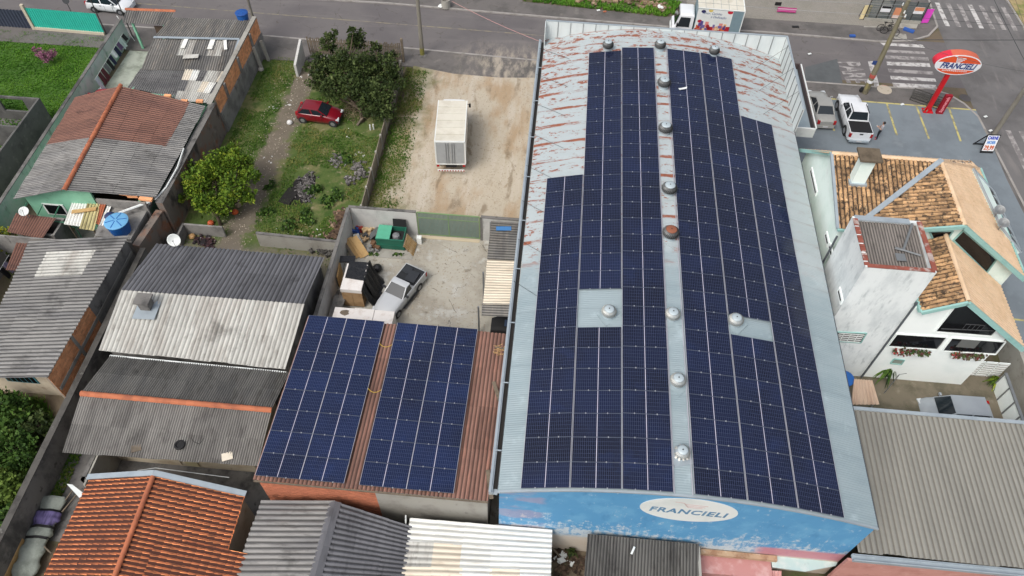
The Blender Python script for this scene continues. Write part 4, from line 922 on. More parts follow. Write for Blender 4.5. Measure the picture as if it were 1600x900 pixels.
b = MB(); b.cyl(A(215, 735, 2.2), A(243, 731, 2.4), .02, n=4); b.cyl(A(243, 731, 2.4), A(358, 746, 2.2), .02, n=4); single('clothes_wire', b, M_white, 'white wire strung across the dark porch behind the tiled roof', 'wire')
# ================================================================ clay tile roofs
def tile_shape(w, l, rise, n=4):
    """one clay tile: arch plus a low pan beside it, top at +y"""
    b = MB(); rows = []
    for s, (y, k) in enumerate(((-l / 2 - .05, 1.04), (l / 2, .94))):
        r = []
        for i in range(n + 1):
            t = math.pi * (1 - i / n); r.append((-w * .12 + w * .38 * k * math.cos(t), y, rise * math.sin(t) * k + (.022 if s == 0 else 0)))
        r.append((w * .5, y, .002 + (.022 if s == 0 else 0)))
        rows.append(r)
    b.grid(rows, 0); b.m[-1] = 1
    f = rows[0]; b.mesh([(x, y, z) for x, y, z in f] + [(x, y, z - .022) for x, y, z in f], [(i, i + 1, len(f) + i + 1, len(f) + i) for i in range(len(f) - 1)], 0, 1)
    return b
def tile_roof(th, m, slopes, w=.215, l=.36, rise=.06, maxn=300, under=None, pan=None):
    """slopes: (eave0, eave1, top0, top1, clip or None). Nearest maxn tiles are objects, the rest one joined part"""
    items = []
    for sl in slopes:
        e0, e1, t0, t1 = map(Vector, sl[:4]); clip = sl[4] if len(sl) > 4 else None
        W = max((e1 - e0).length, (t1 - t0).length); Hh = ((t0 - e0).length + (t1 - e1).length) / 2
        u = (e1 - e0).normalized(); nrm = u.cross(t0 - e0).normalized()
        if nrm.z < 0: nrm = -nrm
        v = nrm.cross(u).normalized()
        if v.dot(t0 - e0) < 0: v = -v
        nu, nv = max(1, int(W / w)), max(1, int(Hh / l))
        if not clip: b = MB(); b.mesh([e0 - nrm * .03, e1 - nrm * .03, t1 - nrm * .03, t0 - nrm * .03], [(0, 1, 2, 3)]); b.build('roof_deck', under or m, th)
        Rm = Matrix((u, nrm.cross(u) if False else v, u.cross(v))).transposed()
        for j in range(nv):
            ve = (j + .5) / nv; a, c = e0.lerp(t0, ve), e1.lerp(t1, ve); Lr = (c - a).length; n2 = max(1, round(Lr / w))
            for i in range(n2):
                p = a.lerp(c, (i + .5) / n2) + v * random.uniform(-.012, .012) + nrm * random.uniform(0, .008)
                if clip and not clip(p): continue
                items.append((p, Rm, (p - Vector((0, 0, CAM_H))).length))
    items.sort(key=lambda q: q[2])
    sh_ = tile_shape(w, l, rise); m2 = [m, pan or m]; var = [sh_.data('tile', m2)]
    for p, Rm, d in items[:maxn]:
        o = bpy.data.objects.new('tile', var[0]); COL.objects.link(o); o.parent = th
        M4 = (Rm @ Matrix.Rotation(random.uniform(-.03, .03), 3, 'Z')).to_4x4(); M4.translation = p - ORG[th.name]; o.matrix_local = M4
    if len(items) > maxn:
        b = MB()
        for p, Rm, d in items[maxn:]:
            t = random.random(); k = len(b.v); b.v += [tuple(p + Rm @ Vector(q)) for q in sh_.v]; b.f += [tuple(k + i for i in f) for f in sh_.f]; b.t += [t] * len(sh_.f); b.m += sh_.m
        b.build('far_tiles', m2, th, kind='stuff')
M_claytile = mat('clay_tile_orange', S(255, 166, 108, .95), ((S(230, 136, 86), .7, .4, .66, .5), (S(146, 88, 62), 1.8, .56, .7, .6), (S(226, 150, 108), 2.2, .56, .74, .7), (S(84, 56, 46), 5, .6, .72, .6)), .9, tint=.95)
M_pan = mat('tile_pan_dirt_shade', S(186, 108, 72), ((S(84, 56, 46), 3, .45, .66, .8), (S(120, 76, 58), 2, .58, .74, .6)), .95)  # darker pans and tile ends: channel shade painted in with the dirt
h = thing('tiled_house', 'house with orange clay tile gable roof in the lower left corner', 'house', (-18, 10, 0))
r0, r1 = A(240, 744, 4.2), A(150, 978, 4.2); le0, le1 = A(139, 750, 3.3), A(28, 985, 3.3); re0, re1 = A(381, 776, 3.3), A(355, 860, 3.3)
rm = r0.lerp(r1, (re1.y - re0.y) / (r1.y - r0.y)); r1.y = le1.y; ext = Vector((re1.x + .9, re1.y, 3.1)); re2 = Vector((re1.x + .75, le1.y, 3.1))
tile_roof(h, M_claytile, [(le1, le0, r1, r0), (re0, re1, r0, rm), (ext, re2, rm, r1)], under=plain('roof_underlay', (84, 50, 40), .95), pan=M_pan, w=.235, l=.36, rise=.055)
ridge(h, r1 + Vector((0, 0, .08)), r0 + Vector((0, 0, .08)), M_terra, .125)
b = MB(); b.bar(le0 + Vector((-.1, .12, .1)), r0 + Vector((0, .12, .14)), .28, .06); b.bar(r0 + Vector((0, .12, .14)), re0 + Vector((.1, .12, .1)), .28, .06); b.build('verge_flashing', M_flash, h)
walls(h, le0.x + .3, re0.x - .3, 7, r0.y - .1, 3.1, M_cream, sides='SNWE')
b = MB(); b.extr([(le0.x + .3, r0.y - .25, 3.1), (re0.x - .3, r0.y - .25, 3.1), (r0.x, r0.y - .25, 4.05)], (0, .15, 0)); b.build('gable_wall', M_cream, h)
# ---- bottom row
h = thing('grey_gable_house', 'grey gable-roofed house at the bottom with raised double ridge', 'house', (-9.5, 11, 0))
r0, r1 = A(524, 784, 3.75), A(486, 925, 3.75); l0, l1 = A(408, 783, 3.05), A(358, 925, 3.05); q0, q1 = A(643, 823, 2.9), A(627, 925, 2.9)
corr(h, M_fib_mid, l1, l0, r1, r0, .25, .045, (1.06, 2.0)); corr(h, M_fib_darky, q0, q1, r0, r1, .25, .045, (1.06, 1.6))
n = 6
for i in range(n):
    for s in (-1, 1):
        a, c = r0.lerp(r1, i / n), r0.lerp(r1, (i + 1.05) / n); a.z += .08; c.z += .1
        b = MB(); off = Vector((s * .30, 0, -.12)); b.mesh([a, c, c + off, a + off, a + Vector((0, 0, -.03)), c + Vector((0, 0, -.03)), c + off + Vector((0, 0, -.03)), a + off + Vector((0, 0, -.03))], [(0, 1, 2, 3), (7, 6, 5, 4), (0, 4, 5, 1), (2, 6, 7, 3), (1, 5, 6, 2), (0, 3, 7, 4)]); b.build('ridge_cap', M_fib_darky, h)
walls(h, l0.x + .3, q0.x - .2, 8, r0.y - .5, 2.75, M_plaster_grey, sides='SNWE')
h = thing('white_roof_shed', 'shed with white corrugated roof and a few stained sheets by the blue wall', 'shed', (-2, 11.5, 0))
def wp(i, j, nu, nv):
    if j == 0 and i in (1, 2): return M_fib_light
    if j == 1 and i == 1: return M_fib_darky
    if j == 2 and i == 0: return M_fib_cream
    if j == 1 and i in (2,): return M_fib_cream
    return M_fib_white
def wp2(i, j, nu, nv): return {(2, 0): M_fib_cream, (2, 1): M_fib_cream, (1, 0): M_fib_light, (1, 1): M_fib_cream, (2, 3): M_fib_cream}.get((nu - 1 - i, j), M_fib_white)
corr(h, wp2, A(625, 925, 2.9), A(642, 811, 2.9), A(860, 925, 2.9), A(863, 829, 2.9), .24, .04, (.95, 1.3))
walls(h, -5.2, 1.3, 8, 13.1, 2.7, M_plaster_grey, sides='SNWE')
b = MB(); b.cyl(A(634, 806, 3.6), A(634, 822, 2.6), .04, n=6); single('vent_pipe', b, M_white, 'thin white vent pipe at the corner of the white sheet roof', 'pipe')
h = thing('dark_roof_shed', 'shed with blackened fine-ribbed roof under the painted oval', 'shed', (6, 11.5, 0))
corr(h, M_fib_black, A(911, 925, 2.95), A(1090, 935, 2.95), A(918, 834, 3.15), A(1091, 850, 3.15), .16, .022, (1.06, 2.6))
walls(h, 3.4, 8.5, 8, 13.2, 2.8, M_plaster_grey, sides='SNWE')
b = MB(); b.obox(A(989, 860, 3.2), (.1, .4, .03), -.4); single('scrap', b, M_white, 'small white strip of plastic on the blackened roof', 'scrap')
b = MB(); b.bx(8.62, 8.75, 9, 13.3, 2.9, 3.1); b.build('edge_beam', M_concrete, h)
# pink lean-to and pale blue sheet at the foot of the warehouse
h = thing('pink_lean_to', 'faded pink and pale blue low lean-to at the foot of the blue wall', 'lean-to', (11.5, 12.5, 0))
M_pink = mat('pink_paint', S(204, 146, 142), ((S(222, 182, 178), 1.2, .48, .68, .8), (S(150, 96, 92), 2, .6, .76, .6)), .85, tint=.1)
M_pcyan = mat('pale_cyan_sheet', S(188, 214, 212), ((S(216, 226, 222), 1.2, .44, .66, .8), (S(150, 170, 168), 2, .58, .74, .6)), .8)
p0, p1 = A(1092, 866, 1.7), A(1205, 884, 1.7)
b = MB(); b.bx(p0.x, p1.x, p0.y - .9, 13.5, 1.55, 1.7); b.build('roof_slab', M_pink, h)
b = MB(); b.bx(p0.x + .1, p1.x - .1, p0.y - .7, p0.y - .55, 0, 1.55); b.bx(p1.x + .2, 15.7, 11.9, 12.05, 0, 1.6); b.build('wall', M_pink, h)
b = MB(); b.bx(p0.x, p1.x + .2, 13.3, 13.55, 1.9, 2.15); b.build('ledge', mat('bare_ledge', S(190, 160, 130), ((S(150, 110, 84), 1.5, .45, .66, .8), (S(226, 220, 210), 2, .56, .74, .8)), .9), h)
b = MB(); b.prism([A(1205, 872, 1.9)[:2], A(1222, 862, 1.9)[:2], A(1312, 872, 1.9)[:2], A(1306, 884, 1.9)[:2], A(1258, 893, 1.9)[:2], A(1207, 886, 1.9)[:2]], 1.84, 1.9); b.build('cover_sheet', M_pcyan, h)
corr(h, M_pink, A(1170, 925, 1.3), A(1220, 928, 1.3), A(1170, 890, 1.5), A(1220, 892, 1.5), .2, .03, (.5, 2))
# ================================================================ right-hand long roof
h = thing('long_roof_building', 'building with wide beige ribbed metal roof and salmon front wall', 'warehouse', (28, 17, 0))
z = 4.2; fl, fr, nl, nr_ = A(1335, 637, z), A(1625, 661, z), Vector((16.1, 13.45, z)), A(1625, 897, z)
XE = 40
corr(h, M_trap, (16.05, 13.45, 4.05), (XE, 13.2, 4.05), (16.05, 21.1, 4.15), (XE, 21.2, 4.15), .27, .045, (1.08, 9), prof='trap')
b = MB(); b.bx(16.9, XE, 21.1, 21.3, 0, 4.08); b.build('rear_wall', M_white, h)
b = MB(); b.bx(16.9, XE, 21.1, 21.3, 4.2, 4.25); b.build('flashing', M_flash, h)
b = MB(); b.bx(15.6, XE, 13.05, 13.18, 0, 3.8); b.build('front_wall', mat('salmon_wall', S(200, 146, 136), ((S(180, 124, 114), .9, .42, .68, .8), (S(214, 168, 158), 2, .56, .74, .6), (S(120, 90, 84), 2.5, .62, .76, .6)), .9), h)
b = MB(); b.bx(15.8, XE, 13.0, 13.06, 3.8, 4.02); b.bx(15.8, XE, 13.06, 13.3, 3.8, 3.86); b.bx(15.8, XE, 13.3, 13.34, 3.8, 4.0); b.build('gutter', M_flash, h)
# ================================================================ boundary walls and fences
def wall_thing(name, label, p0, p1, h_, t, m, cop=None, z0=0, cat='wall'):
    p0, p1 = Vector((p0[0], p0[1], 0)), Vector((p1[0], p1[1], 0)); w = thing(name, label, cat, (p0 + p1) / 2)
    b = MB(); b.bar(p0 + Vector((0, 0, (h_ + z0) / 2)), p1 + Vector((0, 0, (h_ + z0) / 2)), t, h_ - z0); b.build('wall_face', m, w)
    if cop: b = MB(); b.bar(p0 + Vector((0, 0, h_ + .025)), p1 + Vector((0, 0, h_ + .025)), t + .06, .05); b.build('coping', cop, w)
    return w
M_mintworn = mat('mint_wall_whitewashed', S(186, 218, 202), ((S(224, 230, 226), .6, .38, .58, .9), (S(120, 130, 122), 1.2, .56, .72, .8, (1, 1, .4)), (S(110, 176, 140), 1.6, .58, .74, .7)), .9, bump=(18, .2, .02))
g0, g1 = A(188, 28, 2.1), A(-30, 360, 2.1)
wall_thing('boundary_wall', 'long mint and whitewashed boundary wall with mouldy top beside the lawn', (g0.x, g0.y), (g1.x, g1.y), 2.05, .2, M_mintworn, M_plaster_dark)
M_block0 = mat('mouldy_coping', S(92, 90, 86), ((S(64, 62, 60), 1.5, .42, .66, .85), (S(150, 148, 142), 3, .58, .74, .6)), .95)
wall_thing('boundary_wall', 'blackened boundary wall running down the lower left between yards', (-26.05, 29.8), (-25.85, 8), 2.2, .3, M_plaster_dark, M_block0)
w = thing('brick_side_wall', 'tall side wall of orange brick over grey plaster beside the vacant lot', 'wall', (-25.7, 49, 0))
brick_wall(w, 43.8, 54.4, -25.62, 1.9, 3.35, M_brick, M_mortar, .28, .15, 'y', 1, name='upper_wall')
b = MB(); b.bx(-25.77, -25.50, 43.8, 54.4, 0, 1.9); b.build('lower_wall', M_plaster_grey, w)
for y in (45.5, 48.8, 52.0):
    b = MB(); b.bx(-25.6, -25.46, y, y + .22, 1.9, 3.3); b.build('pilaster', M_plaster_grey, w)
b = MB(); b.bx(-25.95, -25.6, 43.0, 54.4, 3.36, 3.42); b.build('coping', M_concrete, w)
wall_thing('blotched_wall', 'orange-blotched mouldy wall between the mint house and the citrus tree', (-26.02, 33.2), (-25.86, 43.7), 2.9, .46, M_plaster_blotch, M_plaster_dark)
wall_thing('blotched_wall', 'low orange-stained wall stub below the blue water tank', (-26.55, 29.9), (-26.2, 33.1), 2.3, .5, M_plaster_blotch, None)
# precast slab fence between vacant lot and gravel lot
f = thing('slab_fence', 'low precast concrete slab fence between the grass and the gravel lot', 'fence', (-13.3, 45, 0))
a, c = A(564, 322, 1.35), A(626, 96, 1.35); nb = 9
for i in range(nb + 1):
    p = a.lerp(c, i / nb); b = MB(); b.bx(p.x - .07, p.x + .07, p.y - .07, p.y + .07, 0, 1.45); b.build('post', M_concrete, f)
    if i < nb:
        q = a.lerp(c, (i + 1) / nb)
        for k in range(3): b = MB(); b.bar((p.x, p.y + .08, .24 + k * .45), (q.x, q.y - .08, .24 + k * .45), .055, .43); b.build('slab', mat('fence_slab', S(150, 140, 124), ((S(112, 104, 92), 1.2, .42, .68, .8), (S(96, 76, 56), 2.2, .58, .74, .8)), .95, tint=.12), f)
# picket fence at the rear
f = thing('picket_fence', 'grey weathered picket fence along the street behind the dark tree', 'fence', (-18, 53.9, 0))
p0, p1 = A(478, 58, 1.9), A(625, 68, 1.9); n = 52
for i in range(n):
    p = p0.lerp(p1, (i + .5) / n); hh = 1.9 + random.uniform(-.1, .08); b = MB(); tl = random.uniform(-.03, .03)
    b.extr([(p.x - .055, p.y, .2), (p.x + .055, p.y, .2), (p.x + .055 + tl, p.y, hh - .06), (p.x + tl, p.y, hh), (p.x - .055 + tl, p.y, hh - .06)], (0, .025, 0)); b.build('picket', M_wood, f)
for zz in (.5, 1.5): b = MB(); b.bar((p0.x, p0.y + .05, zz), (p1.x, p1.y + .05, zz), .05, .08); b.build('rail', M_wood, f)
b = MB(); b.bx(p0.x, p1.x, p0.y - .05, p0.y + .1, 0, .25); b.build('base', M_plaster_grey, f)
for p, hh in ((p1 + Vector((.15, 0, 0)), 2.4), (A(622, 105, 0), 1.7)):
    b = MB(); b.bx(p.x - .09, p.x + .09, p.y - .09, p.y + .09, 0, hh); b.build('post', M_wood, f)
e0, e1 = A(469, 62, 2.0), A(468, 100, 1.2)
b = MB(); b.mesh([(e0.x - .1, e0.y, 0), (e0.x - .1, e0.y - 2.4, 0), (e0.x - .1, e0.y - 2.4, 1.2), (e0.x - .1, e0.y, 2.05), (e0.x + .1, e0.y, 0), (e0.x + .1, e0.y - 2.4, 0), (e0.x + .1, e0.y - 2.4, 1.2), (e0.x + .1, e0.y, 2.05)], [(0, 1, 2, 3), (7, 6, 5, 4), (0, 3, 7, 4), (1, 5, 6, 2), (2, 6, 7, 3)])
single('wing_wall', b, M_lightwall, 'sloping grey wing wall at the left end of the picket fence', 'wall')
for x, y, h_, lb in ((410, 90, 2.2, 'left leaning concrete gatepost of the vacant lot'), (420, 75, 1.9, 'right short concrete gatepost beside the shack wall')):
    p = A(x, y + 20, 0); b = MB(); b.bar((p.x, p.y, 0), (p.x - .25, p.y + .1, h_), .22, .22); single('gatepost', b, M_concrete, lb, 'gatepost')
# front wall of vacant lot + L stub
q0, q1 = A(400, 364, 1.3), A(530, 378, 1.3)
w_ = wall_thing('low_wall', 'low plastered wall between the grass and the grey roof house', (q0.x, q0.y), (-13.6, q1.y), 1.3, .14, M_concrete, M_plaster_dark)
q0, q1 = A(287, 349, 1.1), A(345, 358, 1.1)
w_ = thing('bin_wall', 'L-shaped stub of low grey wall under the citrus tree', 'wall', (q0.x, q0.y, 0))
b = MB(); b.bx(q0.x, q1.x, q0.y - .07, q0.y + .07, 0, 1.05); b.build('wall_face', M_plaster_grey, w_)
b = MB(); b.bx(q0.x - .14, q0.x - .002, q0.y - 1.2, q0.y + .07, 0, 1.05); b.build('wall_face', M_plaster_dark, w_)
# yard walls, pier, gate
y0 = 34.75
w_ = thing('yard_wall', 'whitewashed yard wall with dark coping behind the green dumpster', 'wall', (-11, y0, 0))
b = MB(); b.bx(-13.5, -8.95, y0 - .08, y0 + .08, 0, 2.3); b.build('wall_face', M_lightwall, w_)
b = MB(); b.bx(-13.6, -8.95, y0 - .1, y0 + .1, 2.3, 2.36); b.build('coping', M_plaster_dark, w_)
w_ = thing('yard_wall', 'long grey side wall of the yard behind the wrapped stacks', 'wall', (-13.6, 29.5, 0))
b = MB(); b.bx(-13.68, -13.52, 24.2, y0 - .11, 0, 2.3); b.build('wall_face', M_lightwall, w_)
b = MB(); b.bx(-13.71, -13.49, 24.2, y0 - .11, 2.3, 2.36); b.build('coping', M_plaster_dark, w_)
w_ = thing('yard_wall', 'short pale wall between the green gate and the warehouse', 'wall', (-3, y0, 0))
b = MB(); b.bx(-4.5, -1.3, y0 - .08, y0 + .08, 0, 2.3); b.build('wall_face', M_lightwall, w_)
b = MB(); b.bx(-4.5, -1.3, y0 - .11, y0 + .11, 2.3, 2.36); b.bx(-4.55, -4.4, y0 - .12, y0 - .085, 0, 2.36); b.build('coping', M_plaster_dark, w_)
g = thing('yard_gate', 'wide grey-green slatted sliding gate of the concrete yard', 'gate', (-6.75, y0, 0))
M_gate = plain('gate_green', (118, 138, 130), .6); M_gatef = plain('gate_frame_green', (128, 158, 110), .6)
xa, xb = -8.9, -4.6
for i in range(46):
    x = xa + .06 + (xb - xa - .12) * (i + .5) / 46; b = MB(); b.bx(x - .036, x + .036, y0 - .02, y0 + .02, .15, 2.25); b.build('slat', M_gate, g)
b = MB(); b.bx(xa, xb, y0 - .04, y0 + .04, 2.25, 2.32); b.bx(xa, xb, y0 - .045, y0 - .021, 1.78, 1.84); b.bx(xa, xb, y0 - .04, y0 + .04, .08, .149)
for x in (xa - .03, (xa + xb) / 2 - .03, xb - .03): b.bx(x, x + .06, y0 - .05, y0 - .021 if x > xa and x < xb - .1 else y0 + .03, .15, 2.25)
b.build('gate_frame', M_gatef, g)
b = MB(); b.bx(xa, xb, y0 - .35, y0 - .1, 0, .06); b.build('gate_track', mat('track_concrete', S(200, 186, 160), (), .95), g)
b = MB(); p = A(655, 372, .5); b.bx(p.x - .16, p.x + .16, p.y - .15, p.y + .15, 0, .62); single('gate_motor', b, M_white, 'small white gate motor box at the end of the green gate', 'motor box')
# yard canopy
h = thing('yard_canopy', 'lean-to canopy of grey and cream sheets on the warehouse side', 'canopy', (-2.6, 31, 0))
corr(h, M_fib_ridge, A(762, 406, 2.95), A(768, 346, 2.95), A(822, 408, 3.15), A(823, 350, 3.15), .2, .03, (1.06, 2.5))
corr(h, M_fib_cream, A(755, 476, 2.9), A(762, 404, 2.9), A(815, 477, 3.1), A(822, 406, 3.1), .2, .03, (1.06, 2.5))
corr(h, M_fib_ridge, A(754, 494, 2.86), A(755, 474, 2.86), A(813, 496, 3.0), A(815, 476, 3.06), .2, .03, (1.06, 2.5))
for yy in (26.8, 29.5, 33.8): b = MB(); b.bx(-3.8, -3.7, yy, yy + .1, 0, 2.85); b.build('post', M_steel, h)
b = MB(); b.obox(A(787, 357, 3.08), (1.0, .35, .02), .1); single('blue_sheet', b, plain('blue_plastic', (70, 130, 190)), 'torn strip of blue plastic on the grey end of the yard canopy', 'plastic')
# teal fence, gate, ruin
f = thing('corrugated_fence', 'turquoise corrugated metal fence on a pale kerb behind the lawn', 'fence', (-43.5, 55.2, 0))
M_teal = plain('turquoise_metal', (60, 206, 186), .5)
q0, q1 = A(57, 47, 0), A(165, 56, 0)
def ribpanel(th, p, q, z0, z1, m, n, name='panel'):
    b = MB(); d = (q - p).normalized(); nn = Vector((-d.y, d.x, 0)); rows = [[], []]
    for i in range(n * 4 + 1):
        w = p.lerp(q, i / (n * 4)); o_ = .03 if i % 4 in (0, 1) else -.03
        for k, zz in enumerate((z0, z1)): rows[k].append((w.x + nn.x * o_, w.y + nn.y * o_, zz))
    b.grid(rows); return b.build(name, m, th)
for i in range(6): ribpanel(f, q0.lerp(q1, i / 6), q0.lerp(q1, (i + 1) / 6), .35, 2.2, M_teal, 5)
b = MB(); b.bar(q0 + Vector((0, 0, .17)), q1 + Vector((0, 0, .17)), .2, .34); b.build('base', mat('pale_base', S(206, 196, 176), (), .9), f)
b = MB(); b.bx(q0.x - .25, q0.x, q0.y - .12, q0.y + .12, 0, 2.5); b.build('post', MATS['pale_base'], f)
f = thing('steel_gate', 'dark blue steel gate between pale posts left of the turquoise fence', 'gate', (-48.5, 55.3, 0))
q2 = q0 + Vector((-.3, 0, 0)); q3 = q2 + Vector((-3.6, .05, 0)); ribpanel(f, q2, q3, .15, 1.9, plain('navy_metal', (62, 70, 88), .6), 12)
b = MB(); b.bx(q3.x - .3, q3.x - .05, q3.y - .12, q3.y + .12, 0, 2.3); b.build('post', MATS['pale_base'], f)
f = thing('corrugated_fence', 'short turquoise fence piece left of the dark blue gate', 'fence', (-53, 55.3, 0))
ribpanel(f, q3 + Vector((-.35, 0, 0)), q3 + Vector((-4.5, 0, 0)), .3, 2.2, M_teal, 20)
r = thing('ruined_walls', 'roofless unplastered grey block walls at the left edge of the lawn', 'ruin', (-42, 38, 0))
M_block = mat('block_wall_dark', S(104, 104, 102), ((S(78, 78, 78), .8, .42, .68, .85), (S(136, 134, 130), 2, .56, .74, .7)), .95, bump=(10, .4, .02))
p = A(62, 153, 2.3); xr_ = p.x; yb_ = p.y; yn_ = A(-20, 285, 2.3).y
b = MB(); b.bx(xr_ - .15, xr_, yn_, yb_, 0, 2.3); b.build('side_wall', M_block, r)
b = MB(); b.bx(xr_ - 7, xr_ - 3.4, yb_ - .15, yb_, 0, 2.3); b.bx(xr_ - 3.4, xr_ - 1.4, yb_ - .15, yb_, 0, .9); b.bx(xr_ - 1.4, xr_ - .151, yb_ - .15, yb_, 0, 2.3); b.bx(xr_ - 3.4, xr_ - 1.4, yb_ - .14, yb_ - .01, 2.1, 2.3); b.build('rear_wall', M_block, r)
b = MB(); b.bx(xr_ - 7, xr_ - .151, yb_ - 3.2, yb_ - 3.05, 0, 2.1); b.bx(xr_ - 7, xr_ - .151, yb_ - 6.2, yb_ - 6.05, 0, 2.1); b.build('cross_wall', M_block, r)
b = MB(); b.bx(xr_ - 7, xr_ - .16, yn_, yb_ - .16, .04, .05); b.build('floor', M_plaster_dark, r)
# ================================================================ white house with tower on the right
ZG = -.6   # its yard lies a little lower
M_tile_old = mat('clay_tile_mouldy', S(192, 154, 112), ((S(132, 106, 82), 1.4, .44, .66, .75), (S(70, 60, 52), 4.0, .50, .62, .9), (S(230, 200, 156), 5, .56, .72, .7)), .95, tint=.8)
M_pan2 = mat('tile_pan_mould_shade', S(70, 58, 48), ((S(50, 42, 38), 3, .45, .66, .8), (S(126, 100, 74), 2.5, .6, .74, .7)), .95)  # dark channels between tile crowns: mould, with shade painted in for contrast
M_tile_peach = mat('clay_tile_peach', S(238, 208, 174), ((S(222, 188, 150), .8, .42, .68, .7), (S(238, 206, 172), 2, .56, .74, .6), (S(176, 136, 100), 3, .62, .76, .5)), .9, tint=.1)
M_wwhite = mat('white_house_wall', S(242, 248, 246, 1), ((S(226, 236, 234, 1), .5, .42, .7, .7),), .85)
M_wmint = mat('pale_mint_wall', S(232, 246, 240, 1), ((S(214, 236, 226, .95), .6, .42, .7, .7), (S(232, 242, 236), 1.5, .56, .76, .5)), .85)
H_ = thing('white_house', 'large white house with mouldy clay tile roof, mint trim and glazed gables', 'house', (22, 32, 0))
RX, RZ, RY = 22.8, 9.77, 35.1
XA = 16.42
aE0, aE1 = Vector((XA, 30.3, 8.45)), Vector((RX, 30.3, 8.45)); aT0, aT1 = Vector((XA, RY, RZ)), Vector((RX, RY, RZ))
bl = Vector((18.0, 30.0, 8.62)); sB = (RZ - bl.z) / (RX - bl.x); sA = (RZ - 8.45) / (RY - 30.3)
def zA(y): return RZ - (RY - y) * sA
def zB(x): return RZ - (RX - x) * sB
def inA(p): return zA(p.y) >= zB(p.x) - .02
def inB(p): return zB(p.x) > zA(p.y) + .03
xe, ze = 28.2, 5.75
cT0, cT1 = Vector((RX, 30.0, RZ)), Vector((RX, RY, RZ))
hip = lambda p: (p.x - RX) * (39.3 - RY) > (p.y - RY) * (xe - RX) - .02   # right of the hip line
cp_ = (RZ - ze) / (xe - RX)
fy, fz = 39.3, 6.3; fs = (RZ - fz) / (fy - RY)
def zC(x): return RZ - (x - RX) * cp_
def zF(y): return RZ - (y - RY) * fs
def inC(p): return p.y < RY or zC(p.x) < zF(p.y) + .03
def inF(p): return p.x < RX or zF(p.y) < zC(p.x) - .0
dX, dZ, dY0, dY1 = 22.45, 8.5, 25.7, 30.35
dl = AY(1440, 487, dY0); dr = AY(1600, 545, dY0)
M_und = plain('roof_underlay_dark', (70, 56, 44), .95)
def poly_deck(pts, m): b = MB(); b.face([Vector(p) - Vector((0, 0, .035)) for p in pts]); b.build('roof_deck', m, H_)
vx = RX - (RZ - 8.45) / sB
poly_deck([(XA, 30.3, 8.45), (vx, 30.3, 8.45), (RX, RY, RZ), (XA, RY, RZ)], M_und)
poly_deck([(vx, 30.3, zB(vx)), (vx + .0, 30.0, zB(vx)), (RX, 30.0, RZ), (RX, RY, RZ)], M_und)
poly_deck([(XA - .2, fy, fz), (xe, fy, zC(xe)), (RX, RY, RZ), (XA, RY, RZ)][::-1], M_tile_peach)
poly_deck([(RX, 30.0, RZ), (xe, 30.0, ze), (xe, fy, ze), (RX, RY, RZ)], M_tile_peach)
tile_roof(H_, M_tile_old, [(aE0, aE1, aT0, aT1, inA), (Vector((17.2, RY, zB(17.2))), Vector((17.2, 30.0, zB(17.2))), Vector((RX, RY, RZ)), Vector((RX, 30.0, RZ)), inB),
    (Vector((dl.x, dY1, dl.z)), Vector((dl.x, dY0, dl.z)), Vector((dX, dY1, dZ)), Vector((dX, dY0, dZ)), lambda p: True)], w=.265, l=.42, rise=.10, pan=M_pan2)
poly_deck([(dl.x, dY0, dl.z), (dX, dY0, dZ), (dX, dY1, dZ), (dl.x, dY1, dl.z)], M_und)
poly_deck([(dX, dY0, dZ), (dr.x, dY0, dr.z), (dr.x, dY1, dr.z), (dX, dY1, dZ)], M_tile_peach)
tile_roof(H_, M_tile_peach, [(Vector((xe, 30.0, ze)), Vector((xe, fy, ze)), cT0, Vector((RX, fy, RZ)), inC), (Vector((xe, fy, fz)), Vector((XA - .2, fy, fz)), Vector((xe, RY, RZ)), Vector((XA - .2, RY, RZ)), inF),
    (Vector((dr.x, dY0, dr.z)), Vector((dr.x, dY1, dr.z)), Vector((dX, dY0, dZ)), Vector((dX, dY1, dZ)), lambda p: True)], w=.235, l=.40, rise=.055, maxn=0)
# ridges, valley, verges
def rbar(name, p, q, w, h, m, par=None, lift=.06): b = MB(); b.bar(Vector(p) + Vector((0, 0, lift)), Vector(q) + Vector((0, 0, lift)), w, h); return b.build(name, m, par or H_)
ridge(H_, (RX, RY, RZ + .06), (RX, 30.0, RZ + .06), M_tile_peach, .13); ridge(H_, (XA, RY, RZ + .06), (RX, RY, RZ + .06), M_tile_peach, .13); ridge(H_, (dX, dY0, dZ + .06), (dX, dY1, dZ + .06), M_tile_peach, .13)
ridge(H_, (RX, RY, RZ + .05), (xe, fy, ze + .05), M_tile_peach, .11)
rbar('valley_flashing', (RX, RY, RZ), (vx, 30.3, 8.45), .3, .08, M_flash, lift=.15)
rbar('verge_flashing', (XA, 30.25, 8.45), (XA, RY, RZ), .16, .12, M_flash); rbar('verge_trim', (XA, RY + .05, RZ), (XA - .2, fy, fz), .14, .22, M_trim, lift=-.05)
rbar('eave_gutter', (XA, 30.22, 8.38), (XA + .75, 30.22, 8.38), .14, .12, M_trim)
rbar('verge_trim', (RX, 29.95, RZ), (xe, 29.95, ze), .12, .26, M_trim, lift=-.06); rbar('verge_trim', (RX, 29.95, RZ), (18.2, 29.95, zB(18.2)), .12, .26, M_trim, lift=-.06)
rbar('verge_trim', (dX, dY0 - .05, dZ), (dr.x, dY0 - .05, dr.z), .12, .28, M_trim, lift=-.08); rbar('verge_trim', (dX, dY0 - .05, dZ), (dl.x, dY0 - .05, dl.z), .12, .24, M_trim, lift=-.06)
